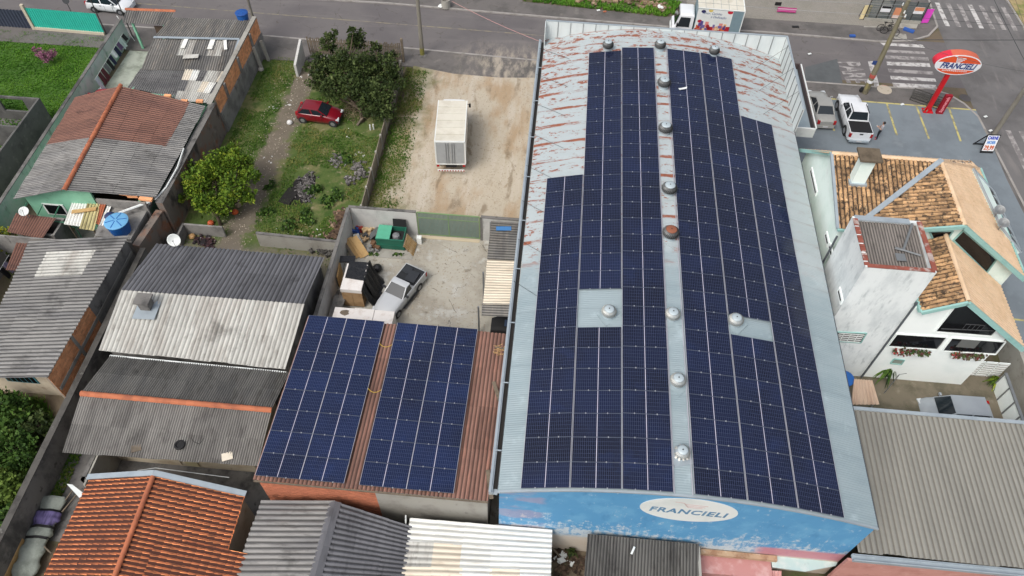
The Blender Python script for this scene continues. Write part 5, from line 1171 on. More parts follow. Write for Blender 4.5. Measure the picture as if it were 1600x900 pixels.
rbar('eave_gutter', (dl.x - .08, dY0, dl.z), (dl.x - .08, dY0 + 2, dl.z), .16, .2, M_trim, lift=0); rbar('eave_gutter', (xe + .06, 30, ze), (xe + .06, fy, ze), .12, .12, M_trim)
# walls
def wpoly(name, pts, d, m): b = MB(); b.extr(pts, d); return b.build(name, m, H_)
wl = wpoly('side_wall', [(16.62, 30.4, ZG), (16.62, 38.9, ZG), (16.62, 38.9, 6.4), (16.62, RY, RZ - .15), (16.62, 30.4, 8.3)], (.2, 0, 0), M_wmint)
wpoly('side_wall', [(27.4, 30.4, ZG), (27.4, 38.9, ZG), (27.4, 38.9, 6.1), (27.4, 30.4, 6.1)], (.2, 0, 0), M_wmint)
wpoly('rear_wall', [(16.82, 38.7, ZG), (27.4, 38.7, ZG), (27.4, 38.7, 6.1), (16.82, 38.7, 6.5)], (0, .2, 0), M_wmint)
gw = wpoly('gable_wall', [(16.82, 30.42, ZG), (27.4, 30.42, ZG), (27.4, 30.42, zC(27.4) - .12), (RX, 30.42, RZ - .12), (18, 30.42, zB(18) - .12), (16.82, 30.42, 8.2)], (0, .2, 0), M_wmint)
FY = 26.0
xr_ = 26.2
def dz_(x): return dZ - (dX - x) * (dZ - dl.z) / (dX - dl.x) if x < dX else dZ - (x - dX) * (dZ - dr.z) / (dr.x - dX)
fwall = wpoly('front_wall', [(20.05, FY, ZG), (xr_, FY, ZG), (xr_, FY, dz_(xr_) - .12), (dX, FY, dZ - .12), (dl.x + .2, FY, dl.z - .02), (20.05, FY, dl.z - .05)], (0, .2, 0), M_wwhite)
wpoly('side_wall', [(xr_ - .2, FY + .2, ZG), (xr_ - .2, 30.42, ZG), (xr_ - .2, 30.42, dz_(xr_) - .14), (xr_ - .2, FY + .2, dz_(xr_) - .14)], (.2, 0, 0), M_wwhite)
# windows: frame, recessed dark pane, rails
def pwin(wall, pxs, Y, d=.06, fr=M_wwhite, glass=M_glass, fw=.09, name='window'):
    pts = [AY(x, y, Y) for x, y in pxs]; b = MB()
    for p, q in zip(pts, pts[1:] + pts[:1]): b.bar((p.x, Y - d / 2 - .003, p.z), (q.x, Y - d / 2 - .003, q.z), d, fw, up=(0, 0, 1)) if False else b.bar((p.x, Y - d / 2, p.z), (q.x, Y - d / 2, q.z), d, fw)
    w = b.build(name, fr, wall); b = MB(); b.extr([(p.x, Y - .012, p.z) for p in pts][::-1], (0, .008, 0)); b.build('pane', glass, w); return w, pts
w1, tp = pwin(fwall, ((1460, 518), (1495, 474), (1510, 470), (1558, 515), (1549, 525)), FY)
b = MB(); b.bar((tp[0].x + .2, FY - .03, tp[0].z + .35), (tp[3].x - .1, FY - .03, tp[3].z - .1), .04, .03)
for k in range(5): x = tp[0].x + 1.3 + k * .25; b.bar((x, FY - .03, tp[0].z + .4), (x, FY - .03, tp[0].z + .95), .02, .02)
b.bar((tp[0].x + 1.25, FY - .03, tp[0].z + .95), (tp[0].x + 2.3, FY - .03, tp[0].z + .98), .03, .03); b.build('glazing_bar', plain('grey_rail', (84, 86, 88)), w1)
pwin(fwall, ((1401, 521), (1480, 526), (1464, 546), (1386, 541)), FY); w2, _ = pwin(fwall, ((1487, 527), (1571, 533), (1555, 553), (1471, 548)), FY)
c_ = AY(1515, 537, FY); b = MB(); b.bx(c_.x - .6, c_.x + .45, FY - .02, FY - .014, c_.z - .4, c_.z + .4); b.build('curtain', plain('grey_curtain', (112, 114, 112)), w2)
pwin(fwall, ((1397, 560), (1413, 562), (1408, 569), (1391, 567)), FY, fr=M_trim, glass=plain('frosted_pane', (150, 160, 150)), fw=.06)
pwin(gw, ((1489, 375), (1505, 359), (1557, 404), (1541, 426)), 30.42, fr=M_trim, fw=.12); pwin(gw, ((1452, 361), (1489, 360), (1479, 374), (1462, 382)), 30.42, fr=M_trim, fw=.1)
def xwin(wall, pxs, X, m=M_wwhite, pm=M_glass, fw=.14, name='window'):
    pts = [AX(x, y, X) for x, y in pxs]; ys = [p.y for p in pts]; zs = [p.z for p in pts]; y0_, y1_, z0_, z1_ = min(ys), max(ys), min(zs), max(zs)
    b = MB(); b.bx(X - .06, X, y0_, y1_, z0_, z1_); w = b.build(name, m, wall); b = MB(); b.bx(X - .07, X - .05, y0_ + fw, y1_ - fw, z0_ + fw, z1_ - fw); b.build('pane', pm, w)
for q in (((1266, 268), (1278, 300)), ((1289, 368), (1297, 380)), ((1295, 386), (1303, 397))): xwin(wl, q, 16.62)
# tower
tw = thing('tower', 'tall weathered white water tower block with corrugated top and red-tiled rim', 'tower', (18.3, 27.8, ZG))
tx0, tx1, ty0, ty1, tz = 16.45, 20.05, 25.98, 29.55, 10.3
for nm, q in (('front_wall', (tx0, tx1, ty0, ty0 + .2)), ('rear_wall', (tx0, tx1, ty1 - .2, ty1)), ('side_wall', (tx0, tx0 + .2, ty0 + .2, ty1 - .2)), ('side_wall', (tx1 - .2, tx1, ty0 + .2, ty1 - .2))):
    b = MB(); b.bx(*q, ZG, tz); o_ = b.build(nm, M_whiteworn, tw)
    if nm == 'front_wall': twf = o_
    if nm == 'side_wall' and q[0] == tx0: twl = o_
corr(tw, FIB('tower_sheet', (128, 122, 117), (106, 101, 97), (90, 86, 82), SY, .12), (tx0 + .2, ty0 + .2, tz - .35), (tx1 - .2, ty0 + .2, tz - .35), (tx0 + .2, ty1 - .2, tz - .15), (tx1 - .2, ty1 - .2, tz - .15), .16, .022, (1.06, 4))
M_rim = mat('red_rim_tile', S(150, 84, 70), ((S(190, 180, 174), 1.8, .5, .62, .8), (S(120, 66, 56), 3, .56, .74, .7)), .85, tint=.2)
for i in range(11):
    y = ty0 + .1 + (ty1 - ty0 - .2) * i / 11; b = MB(); b.bx(tx0 - .04, tx0 + .22, y + .02, y + (.30 if i % 2 else .2), tz + .004, tz + .06); b.build('rim_tile', M_rim, tw)
    x = tx0 + .1 + (tx1 - tx0 - .2) * i / 11; b = MB(); b.bx(x + .01, x + .31, ty0 - .03, ty0 + .2, tz + .004, tz + .05); b.build('rim_tile', M_rim, tw)
    b = MB(); b.bx(tx1 - .22, tx1 + .04, y + .01, y + .31, tz + .004, tz + .06); b.build('rim_tile', M_rim, tw)
b = MB(); b.bx(tx0 + .1, tx1 - .6, ty1 - .3, ty1 + .05, tz + .002, tz + .05); b.build('rim_flashing', M_flash, tw)
b = MB(); zt = tz - .05; cx, cy = 18.6, 27.4
b.cyl((cx - .3, cy + .1, zt), (cx + .1, cy, zt), .07, n=6); b.cyl((cx + .1, cy, zt), (tx1 - .5, ty1 - .3, zt + .1), .07, n=6); b.cyl((cx + .1, cy, zt), (tx1 - .5, cy - .3, zt), .05, n=6); b.obox((cx - .1, cy - .45, zt - .08), (.5, .5, .03)); b.build('pipework', M_steel, tw)
pwin(twf, ((1308, 518), (1354, 520), (1345, 535), (1300, 532)), ty0, fr=M_trim, glass=plain('grille_dark', (92, 92, 90)), fw=.06)
pp = [AY(x, y, ty0) for x, y in ((1308, 518), (1354, 520), (1345, 535), (1300, 532))]; b = MB()
for k in range(5): zz = pp[3].z + (pp[0].z - pp[3].z) * (k + .5) / 5; b.bx(pp[3].x + .1, pp[2].x - .1, ty0 - .05, ty0 - .02, zz - .025, zz + .025)
for k in range(1, 4): x = pp[3].x + (pp[1].x - pp[3].x) * k / 4; b.bx(x - .02, x + .02, ty0 - .06, ty0 - .051, pp[3].z + .05, pp[0].z - .05)
b.build('grille', M_white, twf)
xwin(twl, ((1309, 455), (1318, 470)), tx0)
b = MB(); b.cyl((tx0 - .06, ty1 + .3, 8.3), (tx0 - .06, ty1 + .3, 4), .06, n=6); b.build('downpipe', plain('dark_downpipe', (88, 94, 100)), tw); b = MB(); b.cyl((tx1 + .08, ty0 - .06, tz - 2.5), (tx1 + .08, ty0 - .06, ZG), .06, n=6); b.build('downpipe', plain('dark_downpipe', (88, 94, 100)), tw)
# chimney on the tiled slope
chn = MB(); c0 = Vector((17.75, 33.4, 0)); chn.bx(c0.x - .38, c0.x + .38, c0.y - .3, c0.y + .3, 8.9, 11.0); cc = chn.build('chimney', M_wmint, H_)
b = MB(); b.bx(c0.x - .34, c0.x + .34, c0.y - .26, c0.y + .26, 11.0, 11.25); b.build('chimney_mouth', M_dark, cc)
b = MB(); b.bx(c0.x - .62, c0.x + .62, c0.y - .55, c0.y + .55, 11.25, 11.38); b.build('chimney_cap', mat('mossy_cap', S(112, 100, 84), ((S(80, 70, 56), 2, .42, .68, .8),), .95), cc)
b = MB(); b.bx(c0.x - .5, c0.x + .5, c0.y - .42, c0.y + .42, zA(c0.y) - .05, zA(c0.y) + .12); b.build('flashing', M_flash, cc)
# dormer slot with dishes on the right slope
def onC(px, py, up=0):
    d = _ray(px, py); o3 = Vector((0, 0, CAM_H)); n = Vector((cp_, 0, 1)).normalized(); p0 = Vector((RX, 0, RZ + up)); t = (p0 - o3).dot(n) / d.dot(n); return o3 + d * t
nC = Vector((cp_, 0, 1)).normalized()
dq = [onC(1517, 266), onC(1549, 302), onC(1591, 396), onC(1559, 356)]
b = MB(); b.extr([p - nC * .02 for p in dq], nC * .16); do = b.build('dormer', M_wmint, H_)
b = MB()
for p, q in zip(dq, dq[1:] + dq[:1]): b.bar(p + nC * .17, q + nC * .17, .16, .1, up=nC)
b.build('dormer_frame', M_flash, do)
b = MB(); a_ = dq[1].lerp(dq[0], .25); c_ = dq[2].lerp(dq[3], .3); b.mesh([dq[1] + nC * .17, dq[2] + nC * .17, c_ + nC * .17, a_ + nC * .17, dq[1] + nC * .145, dq[2] + nC * .145, c_ + nC * .145, a_ + nC * .145], [(3, 2, 1, 0), (4, 5, 6, 7), (0, 1, 5, 4), (1, 2, 6, 5), (2, 3, 7, 6), (3, 0, 4, 7)]); b.build('dormer_glass', M_glass, do)
b = MB()
for k in range(1, 6): b.bar(a_.lerp(c_, k / 6) + nC * .19, dq[1].lerp(dq[2], k / 6) + nC * .19, .05, .05, up=nC)
b.build('dormer_bars', M_flash, do)
for (x, y), lb in (((1558, 334), 'pale grey satellite dish on the right tiled slope, the upper of two'), ((1564, 354), 'pale grey satellite dish on the right tiled slope, the lower of two')):
    dp = thing('satellite_dish', lb, 'satellite dish', onC(x - 7, y + 6) + nC * .1, 0, 'satellite dishes on the white house'); dish(dp, .31, -.6, .5, M_steel)
# planters
M_flw = srgb_leaf('planter_leaves', [S(40, 60, 30), S(70, 96, 50), S(96, 60, 60), S(176, 60, 56)])
def leafball(b, c, rx, ry, rz, n, s, tl=0, th=1, shell=.55):
    for _ in range(n):
        while True:
            p = Vector((random.uniform(-1, 1), random.uniform(-1, 1), random.uniform(-1, 1)))
            if shell < p.length < 1 or (p.length < 1 and random.random() < .3): break
        q = Vector((c[0] + p.x * rx, c[1] + p.y * ry, c[2] + p.z * rz)); d = Vector((random.uniform(-1, 1), random.uniform(-1, 1), random.uniform(-.6, 1))).normalized(); e = d.orthogonal().normalized() * s * random.uniform(.35, .6); l = d * s * random.uniform(.7, 1.3)
        b.face([q, q + l * .5 + e, q + l, q + l * .5 - e], random.uniform(tl, th))
for (x0, x1, y), lb in (((1396, 1450, 549), 'window box of mixed red and green plants under the left dark window'), ((1488, 1537, 555), 'window box with orange flowers under the right dark window')):
    p, q = AY(x0, y, FY - .18), AY(x1, y + 3, FY - .18); t = thing('window_box', lb, 'planter', ((p.x + q.x) / 2, FY - .18, p.z - .15)); b = MB(); b.bx(p.x, q.x, FY - .3, FY - .07, p.z - .22, p.z - .02); b.build('trough', M_white, t)
    b = MB(); n = 5
    for i in range(n): c = p.lerp(q, (i + .5) / n); leafball(b, (c.x, FY - .22, c.z + .05), .28, .18, .2, 40, .16, 0 if 'mixed' in lb else .3, .75 if i else 1)
    b.build('leaves', M_flw, t)
# yard bits: brown sheet roof, tank, bins, gates
h = thing('small_sheet_roof', 'small tan corrugated roof beside the foot of the white tower', 'lean-to', (18.5, 23.5, ZG))
corr(h, mat('tan_sheet', S(196, 172, 152), ((S(176, 150, 130), 1, .42, .68, .8, SY), (S(214, 196, 180), 3, .56, .74, .6, SY)), .9, tint=.1), A(1330, 631, 1.9), A(1373, 631, 1.9), A(1334, 592, 2.1), A(1362, 594, 2.1), .2, .03, (1.06, 3))
for x, y in ((1336, 628), (1368, 628)): b = MB(); p = A(x, y, 1.8); b.cyl((p.x, p.y, ZG), p, .04, n=6); b.build('post', M_steel, h)
tank('blue water tank half hidden behind the warehouse eave at the tower foot', A(1312, 603, 1.1), .5, .9, M_tankb, M_tankb)
def bucket(lb, px, py, r, hh, m, name='bucket'):
    t = thing(name, lb, 'bucket', A(px, py, ZG)); b = MB(); b.lathe((0, 0, 0), [(r * .75, 0), (r, hh), (r * .9, hh), (r * .68, .04)], 14); b.build('shell', m, t, local=True)
    b = MB(); b.cyl((0, 0, hh * .8), (0, 0, hh * .82), r * .9, n=14); b.build('contents', m, t, local=True)
bucket('green plastic bucket on the mossy yard by the white wall', 1384, 616, .25, .4, plain('bucket_green', (70, 170, 80), .5)); bucket('red plastic basin on the mossy yard by the white wall', 1402, 618, .25, .3, plain('bucket_red', (220, 70, 56), .5)); bucket('small tan pot between the green bucket and red basin', 1394, 619, .14, .2, plain('bucket_tan', (200, 160, 110), .7))
b = MB(); b.cyl(A(1375, 622, ZG), A(1375, 622, ZG) + Vector((0, 0, 2.8)), .03, n=5); b.cyl(A(1375, 622, ZG) + Vector((0, 0, 2.8)), A(1375, 622, ZG) + Vector((.35, 0, 3.0)), .02, n=5); single('washing_pole', b, M_steel, 'thin grey pole standing in the mossy yard near the buckets', 'pole')
w_ = thing('driveway_gate', 'white panelled driveway gate right of the white front wall', 'gate', (27.8, 25, ZG))
ga, gb = AX(1545, 568, 27.4), AX(1590, 640, 27.4)
for i in range(4):
    y = 26.0 - i * .95; b = MB(); b.bx(28.1, 28.16, y - .9, y, ZG + .1, ZG + 2.1); b.build('panel', M_wwhite, w_)
for i in range(4):
    y = 26.05 - i * .95; b = MB(); b.bx(28.06, 28.2, y - .03, y + .03, ZG, ZG + 2.2); b.build('post', M_steel, w_)
b = MB(); b.bx(28.05, 28.22, 22.2, 26.1, ZG + 2.1, ZG + 2.18); b.build('rail', M_steel, w_)
w_ = thing('slatted_gate', 'white slatted side gate against the corner of the white house', 'gate', (26.9, 25.9, ZG))
for i in range(3):
    x = 26.5 + i * .72; b = MB(); b.bx(x, x + .66, 26.75, 26.8, ZG + .1, ZG + 2.2); b.build('panel', M_wwhite, w_)
    b = MB()
    for k in range(9): b.bx(x + .03, x + .63, 26.73, 26.749, ZG + .2 + k * .22, ZG + .3 + k * .22)
    b.build('louvre', M_lightwall, w_, kind='stuff')
wall_thing('garden_wall', 'mossy concrete garden wall along the street beside the white house', (29.3, 30.3), (29.3, 21.5), 1.9, .25, M_concrete, None)
# ================================================================ vehicles
M_tyre = plain('tyre_rubber', (34, 34, 36), .8); M_rimm = plain('alloy_rim', (176, 178, 182), .35, .6)
M_cglass = mat('car_glass', S(36, 44, 50), (), .05, 0, spec=.7)
M_head = plain('headlight_lens', (214, 220, 224), .15); M_tail = plain('tail_light', (170, 26, 30), .25); M_plastic = plain('bumper_plastic', (48, 50, 54), .6); M_plate = plain('number_plate', (206, 208, 210))
def carpaint(name, rgb): return mat(name, S(*rgb), ((S(*[c * .93 for c in rgb]), .7, .45, .7, .6),), .28, coat=.5)
def wheel(t, x, y, r, w=.2):
    s = 1 if y > 0 else -1
    b = MB(); R = Matrix.Rotation(math.pi / 2, 3, 'X'); b.lathe((x, y, r), [(r * .62, -w / 2), (r * .95, -w / 2), (r, -w * .3), (r, w * .3), (r * .95, w / 2), (r * .62, w / 2)], 18, R=R); o = b.build('wheel', M_tyre, t, local=True)
    b = MB(); yy = y + s * w / 2; b.lathe((x, yy, r), [(r * .6, -.02), (r * .6, .012), (r * .2, .02), (.01, .02)], 14, R=R); b.build('rim', M_rimm, o, local=True)
def body_loft(t, st, m, name='body'):
    """st: (x, half width, z low, z shoulder, z top, top half width)"""
    b = MB(); rows = []
    for x, w, zl, zs, zt, wt in st:
        half = [(w * .86, zl), (w * .97, zl + .06), (w, zl + (zs - zl) * .5), (w * .985, zs), (w * .95, zs + (zt - zs) * .55), (wt, zt), (wt * .5, zt + .015)]
        rows.append([(x, -a, z) for a, z in half] + [(x, 0, zt + .02)] + [(x, a, z) for a, z in reversed(half)])
    b.grid(rows); n = len(rows[0]); i0 = 0
    b.face(rows[0]); b.face(list(reversed(rows[-1])))
    return b.build(name, m, t, smooth=True, local=True)
def quadpart(t, name, pts, m, th=.015, par=None):
    pts = [Vector(p) for p in pts]; n = (pts[1] - pts[0]).cross(pts[2] - pts[0]).normalized(); b = MB(); b.extr(pts, n * th); return b.build(name, m, par or t, local=True)
def greenhouse(t, paint, xb0, xt0, xt1, xb1, wb, wt, zb, zt, bp=(), glass=None):
    """glazed cabin: xb0/xb1 base front/rear, xt0/xt1 roof front/rear (front = +x)"""
    g = glass or M_cglass; B = lambda x, s: Vector((x, s * wb, zb)); T = lambda x, s: Vector((x, s * wt, zt))
    c = MB(); c.mesh([B(xb0, 1) , B(xb0, -1), B(xb1, -1), B(xb1, 1), T(xt0, 1), T(xt0, -1), T(xt1, -1), T(xt1, 1)], [(0, 1, 2, 3), (7, 6, 5, 4), (0, 4, 5, 1), (1, 5, 6, 2), (2, 6, 7, 3), (3, 7, 4, 0)])
    cab = c.build('cabin', paint, t, local=True)
    def ins(q, k=.07):
        m_ = sum(q, Vector()) / 4; out = []
        for p in q: out.append(p + (m_ - p).normalized() * k)
        return out
    quadpart(t, 'windscreen', ins([B(xb0, -1), B(xb0, 1), T(xt0, 1), T(xt0, -1)]), g)
    quadpart(t, 'rear_window', ins([B(xb1, 1), B(xb1, -1), T(xt1, -1), T(xt1, 1)], .09), g)
    cuts = [0] + list(bp) + [1]
    for s in (1, -1):
        for a, e in zip(cuts, cuts[1:]):
            lb = lambda k: B(xb0 + (xb1 - xb0) * k, s); lt = lambda k: T(xt0 + (xt1 - xt0) * k, s); q = [lb(e), lb(a), lt(a), lt(e)]
            quadpart(t, 'side_window', ins(q if s < 0 else q[::-1], .075) if s < 0 else ins(q[::-1], .075), g, .015 if True else 0)
    b = MB(); rows = []
    for x, z in ((xt0 + .04, 0), (xt0 - .1, .03), ((xt0 + xt1) / 2, .05), (xt1 + .1, .03), (xt1 - .04, 0)):
        rows.append([(x, y * wt, zt + z * (1 - abs(y) ** 3) - (.015 if abs(y) == 1 else 0)) for y in (-1.03, -1, -.7, 0, .7, 1, 1.03)])
    b.grid(rows[::-1]); b.build('roof', paint, t, smooth=True, local=True)
def lights(t, xf, xr, w, zf, zr_, hl=.34, tl=.2, th_=.3):
    for s in (1, -1):
        b = MB(); b.obox((xf - .12, s * (w - hl / 2 - .03), zf), (.26, hl, .14), s * -.25); b.build('headlight', M_head, t, local=True)
        b = MB(); b.obox((xr + .06, s * (w - tl / 2 - .02), zr_), (.2, tl, th_)); b.build('tail_light', M_tail, t, local=True)
def mirrors(t, x, w, z, m):
    for s in (1, -1): b = MB(); b.obox((x, s * (w + .09), z), (.12, .2, .13)); b.build('mirror', m, t, local=True)
def arches(t, xs, w, r):
    b = MB(); R = Matrix.Rotation(math.pi / 2, 3, 'X')
    for x in xs:
        for s in (1, -1): b.lathe((x, s * (w - .06), r), [(r * 1.16, -.075), (r * 1.16, .075)], 18, R=R)
    b.build('wheel_arch', M_plastic, t, local=True)
def hatch(name, label, cat, loc, rz, paint, Ln, W, Hh, group=None, sedan=False, wb=2.45, bumper=None, zb=.92, r=.29):
    t = thing(name, label, cat, loc, rz, group); w = W / 2; f, k = Ln / 2, -Ln / 2
    if sedan: st = [(k, w * .86, .32, .6, .86, w * .7), (k + .12, w * .95, .24, .7, .96, w * .78), (k + .7, w * .99, .2, .74, .99, w * .84), (k + 1.0, w, .2, .76, zb, w * .92), (0, w, .2, .76, zb, w * .93), (f - 1.25, w, .2, .74, zb, w * .88), (f - .6, w * .97, .2, .68, .83, w * .8), (f - .15, w * .9, .24, .58, .7, w * .72), (f, w * .76, .34, .5, .6, w * .6)]
    else: st = [(k, w * .86, .34, .62, .88, w * .78), (k + .1, w * .96, .24, .74, zb, w * .88), (k + .5, w, .2, .76, zb, w * .92), (0, w, .2, .76, zb, w * .93), (f - 1.0, w, .2, .74, zb, w * .88), (f - .5, w * .97, .2, .68, .82, w * .8), (f - .13, w * .9, .24, .56, .68, w * .7), (f, w * .74, .34, .48, .58, w * .58)]
    bo = body_loft(t, st, paint)
    if sedan: greenhouse(t, paint, f - 1.15, f - 1.85, k + 1.35, k + .72, w * .9, w * .7, zb - .02, Hh, (.5,))
    else: greenhouse(t, paint, f - .85, f - 1.6, k + .55, k + .12, w * .9, w * .72, zb - .02, Hh, (.5,))
    ax = wb / 2
    arches(t, (ax + .02, -ax), w, r)
    for x in (ax + .02, -ax):
        for s in (1, -1): wheel(t, x, s * (w - .09), r)
    lights(t, f, k, w * .9, .6, .78)
    bm = bumper or paint
    for nm, xx in (('front_bumper', f - .04), ('rear_bumper', k + .03)): b = MB(); b.obox((xx, 0, .36), (.14, W * .84, .22)); b.build(nm, bm, t, local=True)
    b = MB(); b.obox((k - .045, 0, .55 if not sedan else .4), (.02, .42, .13)); b.build('number_plate', M_plate, t, local=True)
    mirrors(t, f - 1.25, w * .96, zb + .1, paint)
    for s in (1, -1):
        for x in (f - 1.3, -.1): b = MB(); b.obox((x, s * (w + .002), .55), (.012, .012, .6)); b.build('door_seam', M_plastic, t, local=True)
        b = MB(); b.obox((-.45, s * (w + .012), .78), (.18, .03, .04)); b.build('door_handle', M_plastic, t, local=True)
    return t
def ang(p, q): return math.atan2(q.y - p.y, q.x - p.x)
P_red = carpaint('paint_dark_red', (126, 18, 34)); P_pink = carpaint('paint_faded_red', (206, 60, 76)); P_white = carpaint('paint_white', (240, 244, 248)); P_silver = carpaint('paint_silver', (160, 168, 176)); P_grey = carpaint('paint_silver_grey', (166, 166, 162))
a, c = A(400 + 293 / 4, 752 / 4, .28), A(400 + 480 / 4, 776 / 4, .28); d = (c - a).normalized(); n = Vector((-d.y, d.x, 0)); ctr = (a + c) / 2 + n * .72; ctr.z = .03
hatch('parked_car', 'small dark red hatchback parked on the grass of the vacant lot', 'car', ctr, ang(a, c), P_red, 3.42, 1.56, 1.34, bumper=M_plastic)
p = A(170, 20, 0); hatch('parked_car', 'white hatchback standing on the street behind the turquoise fence', 'car', (p.x + .1, p.y + .65, .0), rad(-4), P_white, 3.95, 1.72, 1.48)
hatch('parked_car', 'red car mostly hidden under the mint house roof edge', 'car', (-36.35, 45.2, .03), rad(92), P_pink, 4.0, 1.6, 1.42, sedan=True)
p = A(1281, 168, .7); hatch('parked_car', 'silver grey sedan parked between the awning and the white pickup', 'car', (p.x + .08, p.y - .0, .11), rad(92), P_grey, 4.2, 1.66, 1.42, sedan=True)
p0, p1 = A(1444, 628, .7), A(1550, 640, .7); hatch('parked_car', 'silver hatchback parked behind the beige ribbed roof', 'car', ((p0.x + p1.x) / 2 + .1, 24.0, ZG + .03), rad(181), P_silver, 4.1, 1.72, 1.5)
def pickup(label, loc, rz, paint, Ln, W, Hh, zb, r, wb, dcab, cover, arch=.4, tarp=False):
    t = thing('pickup_truck', label, 'pickup truck', loc, rz); w = W / 2; f, k = Ln / 2, -Ln / 2; lo = r * .75
    st = [(k + (1.5 if not dcab else 1.45), w, lo, zb - .18, zb, w * .93), (f - 1.7, w, lo, zb - .18, zb, w * .92), (f - .75, w * .98, lo, zb - .24, zb - .03, w * .86), (f - .2, w * .93, lo + .05, zb - .36, zb - .14, w * .78), (f, w * .8, lo + .14, zb - .46, zb - .3, w * .66)]
    xr_ = st[0][0]
    body_loft(t, st, paint)
    greenhouse(t, paint, f - 1.45, f - 2.15, xr_ + .35 if dcab else xr_ + .18, xr_ + .12, w * .9, w * .74, zb - .02, Hh, (.52,) if dcab else ())
    b = MB(); hw = w * .98
    b.bx(k + .08, xr_ - .02, -hw, -hw + .09, lo + .06, zb); b.bx(k + .08, xr_ - .02, hw - .09, hw, lo + .06, zb); b.bx(k + .08, xr_ - .02, -hw + .09, hw - .09, lo + .1, lo + .3); b.bx(xr_ - .06, xr_ - .02, -hw + .09, hw - .09, lo + .3, zb - .02)
    b.build('load_bed', paint, t, local=True)
    b = MB(); b.bx(k + .02, k + .079, -hw + .02, hw - .02, lo + .1, zb - .01); b.build('tailgate', paint, t, local=True)
    b = MB(); b.bx(k + .1, xr_ - .07, -hw + .06, hw - .06, zb + .001, zb + .03); b.build('bed_cover', cover, t, local=True)
    arches(t, (wb / 2 + .12, -wb / 2 + .12), w, r)
    for x in (wb / 2 + .12, -wb / 2 + .12):
        for s in (1, -1): wheel(t, x, s * (w - .1), r, .24)
    for s in (1, -1):
        b = MB(); b.obox((f - .2, s * (w * .72), zb - .32), (.3, .36, .18), s * -.3); b.build('headlight', M_head, t, local=True)
        b = MB(); b.obox((k + .07, s * (w - .09), zb - .26), (.16, .17, .36)); b.build('tail_light', M_tail, t, local=True)
    b = MB(); b.obox((k - .04, 0, lo + .06), (.16, W * .86, .16)); b.build('rear_bumper', M_plastic if tarp else M_flash, t, local=True)
    b = MB(); b.obox((f - .04, 0, lo + .14), (.2, W * .84, .24)); b.build('front_bumper', M_plastic if tarp else paint, t, local=True)
    b = MB(); b.obox((k - .125, 0, lo + .1), (.02, .4, .12)); b.build('number_plate', M_plate, t, local=True)
    mirrors(t, f - 1.75, w * .98, zb + .12, M_plastic if tarp else paint)
    for s in (1, -1):
        for x in (f - 1.8, f - 2.85): b = MB(); b.obox((x, s * (w + .002), zb - .4), (.012, .012, .7)); b.build('door_seam', M_plastic, t, local=True)
        b = MB(); b.obox(((f + k) / 2, s * (w + .03), lo + .02), (wb * .62, .1, .06)); b.build('side_step', M_plastic, t, local=True)
    return t
a, c = A(1200 + 437 / 4, 672 / 4, .4), A(1200 + 482 / 4, 825 / 4, .4); d = (a - c).normalized(); n = Vector((d.y, -d.x, 0)); ctr = (a + c) / 2 + n * .82; ctr.z = .11
pk = pickup('white double cab pickup with black bed cover on the blue-grey apron', ctr, ang(c, a), P_white, 5.1, 1.8, 1.78, 1.12, .38, 3.1, True, M_black)
b = MB(); b.obox((-2.54, 0, .98), (.02, .26, .1)); b.build('badge', M_black, pk, local=True)
for s in (1, -1): b = MB(); b.bar((.1, s * .6, 1.86), (-1.0, s * .6, 1.86), .04, .04); b.build('roof_rail', M_black, pk, local=True)
a, c = A(600, 486, .8), A(648, 426, .8); ctr = (a + c) / 2; rz_ = ang(c, a); ctr.z = .02
pk2 = pickup('old silver pickup with grey tarp over its bed in the concrete yard', (ctr.x - .05, ctr.y + .1, .02), rz_, carpaint('paint_silver_white', (196, 200, 204)), 4.2, 1.6, 1.38, .93, .29, 2.5, False, plain('grey_tarp', (34, 37, 41), .7), tarp=True)
b = MB(); b.obox((-1.2, .25, 1.02), (.9, .7, .12), .1); b.obox((-1.55, -.35, 1.0), (.6, .5, .08), -.2); b.build('tarp_fold', plain('grey_tarp_dark', (44, 48, 54), .7), pk2, local=True)
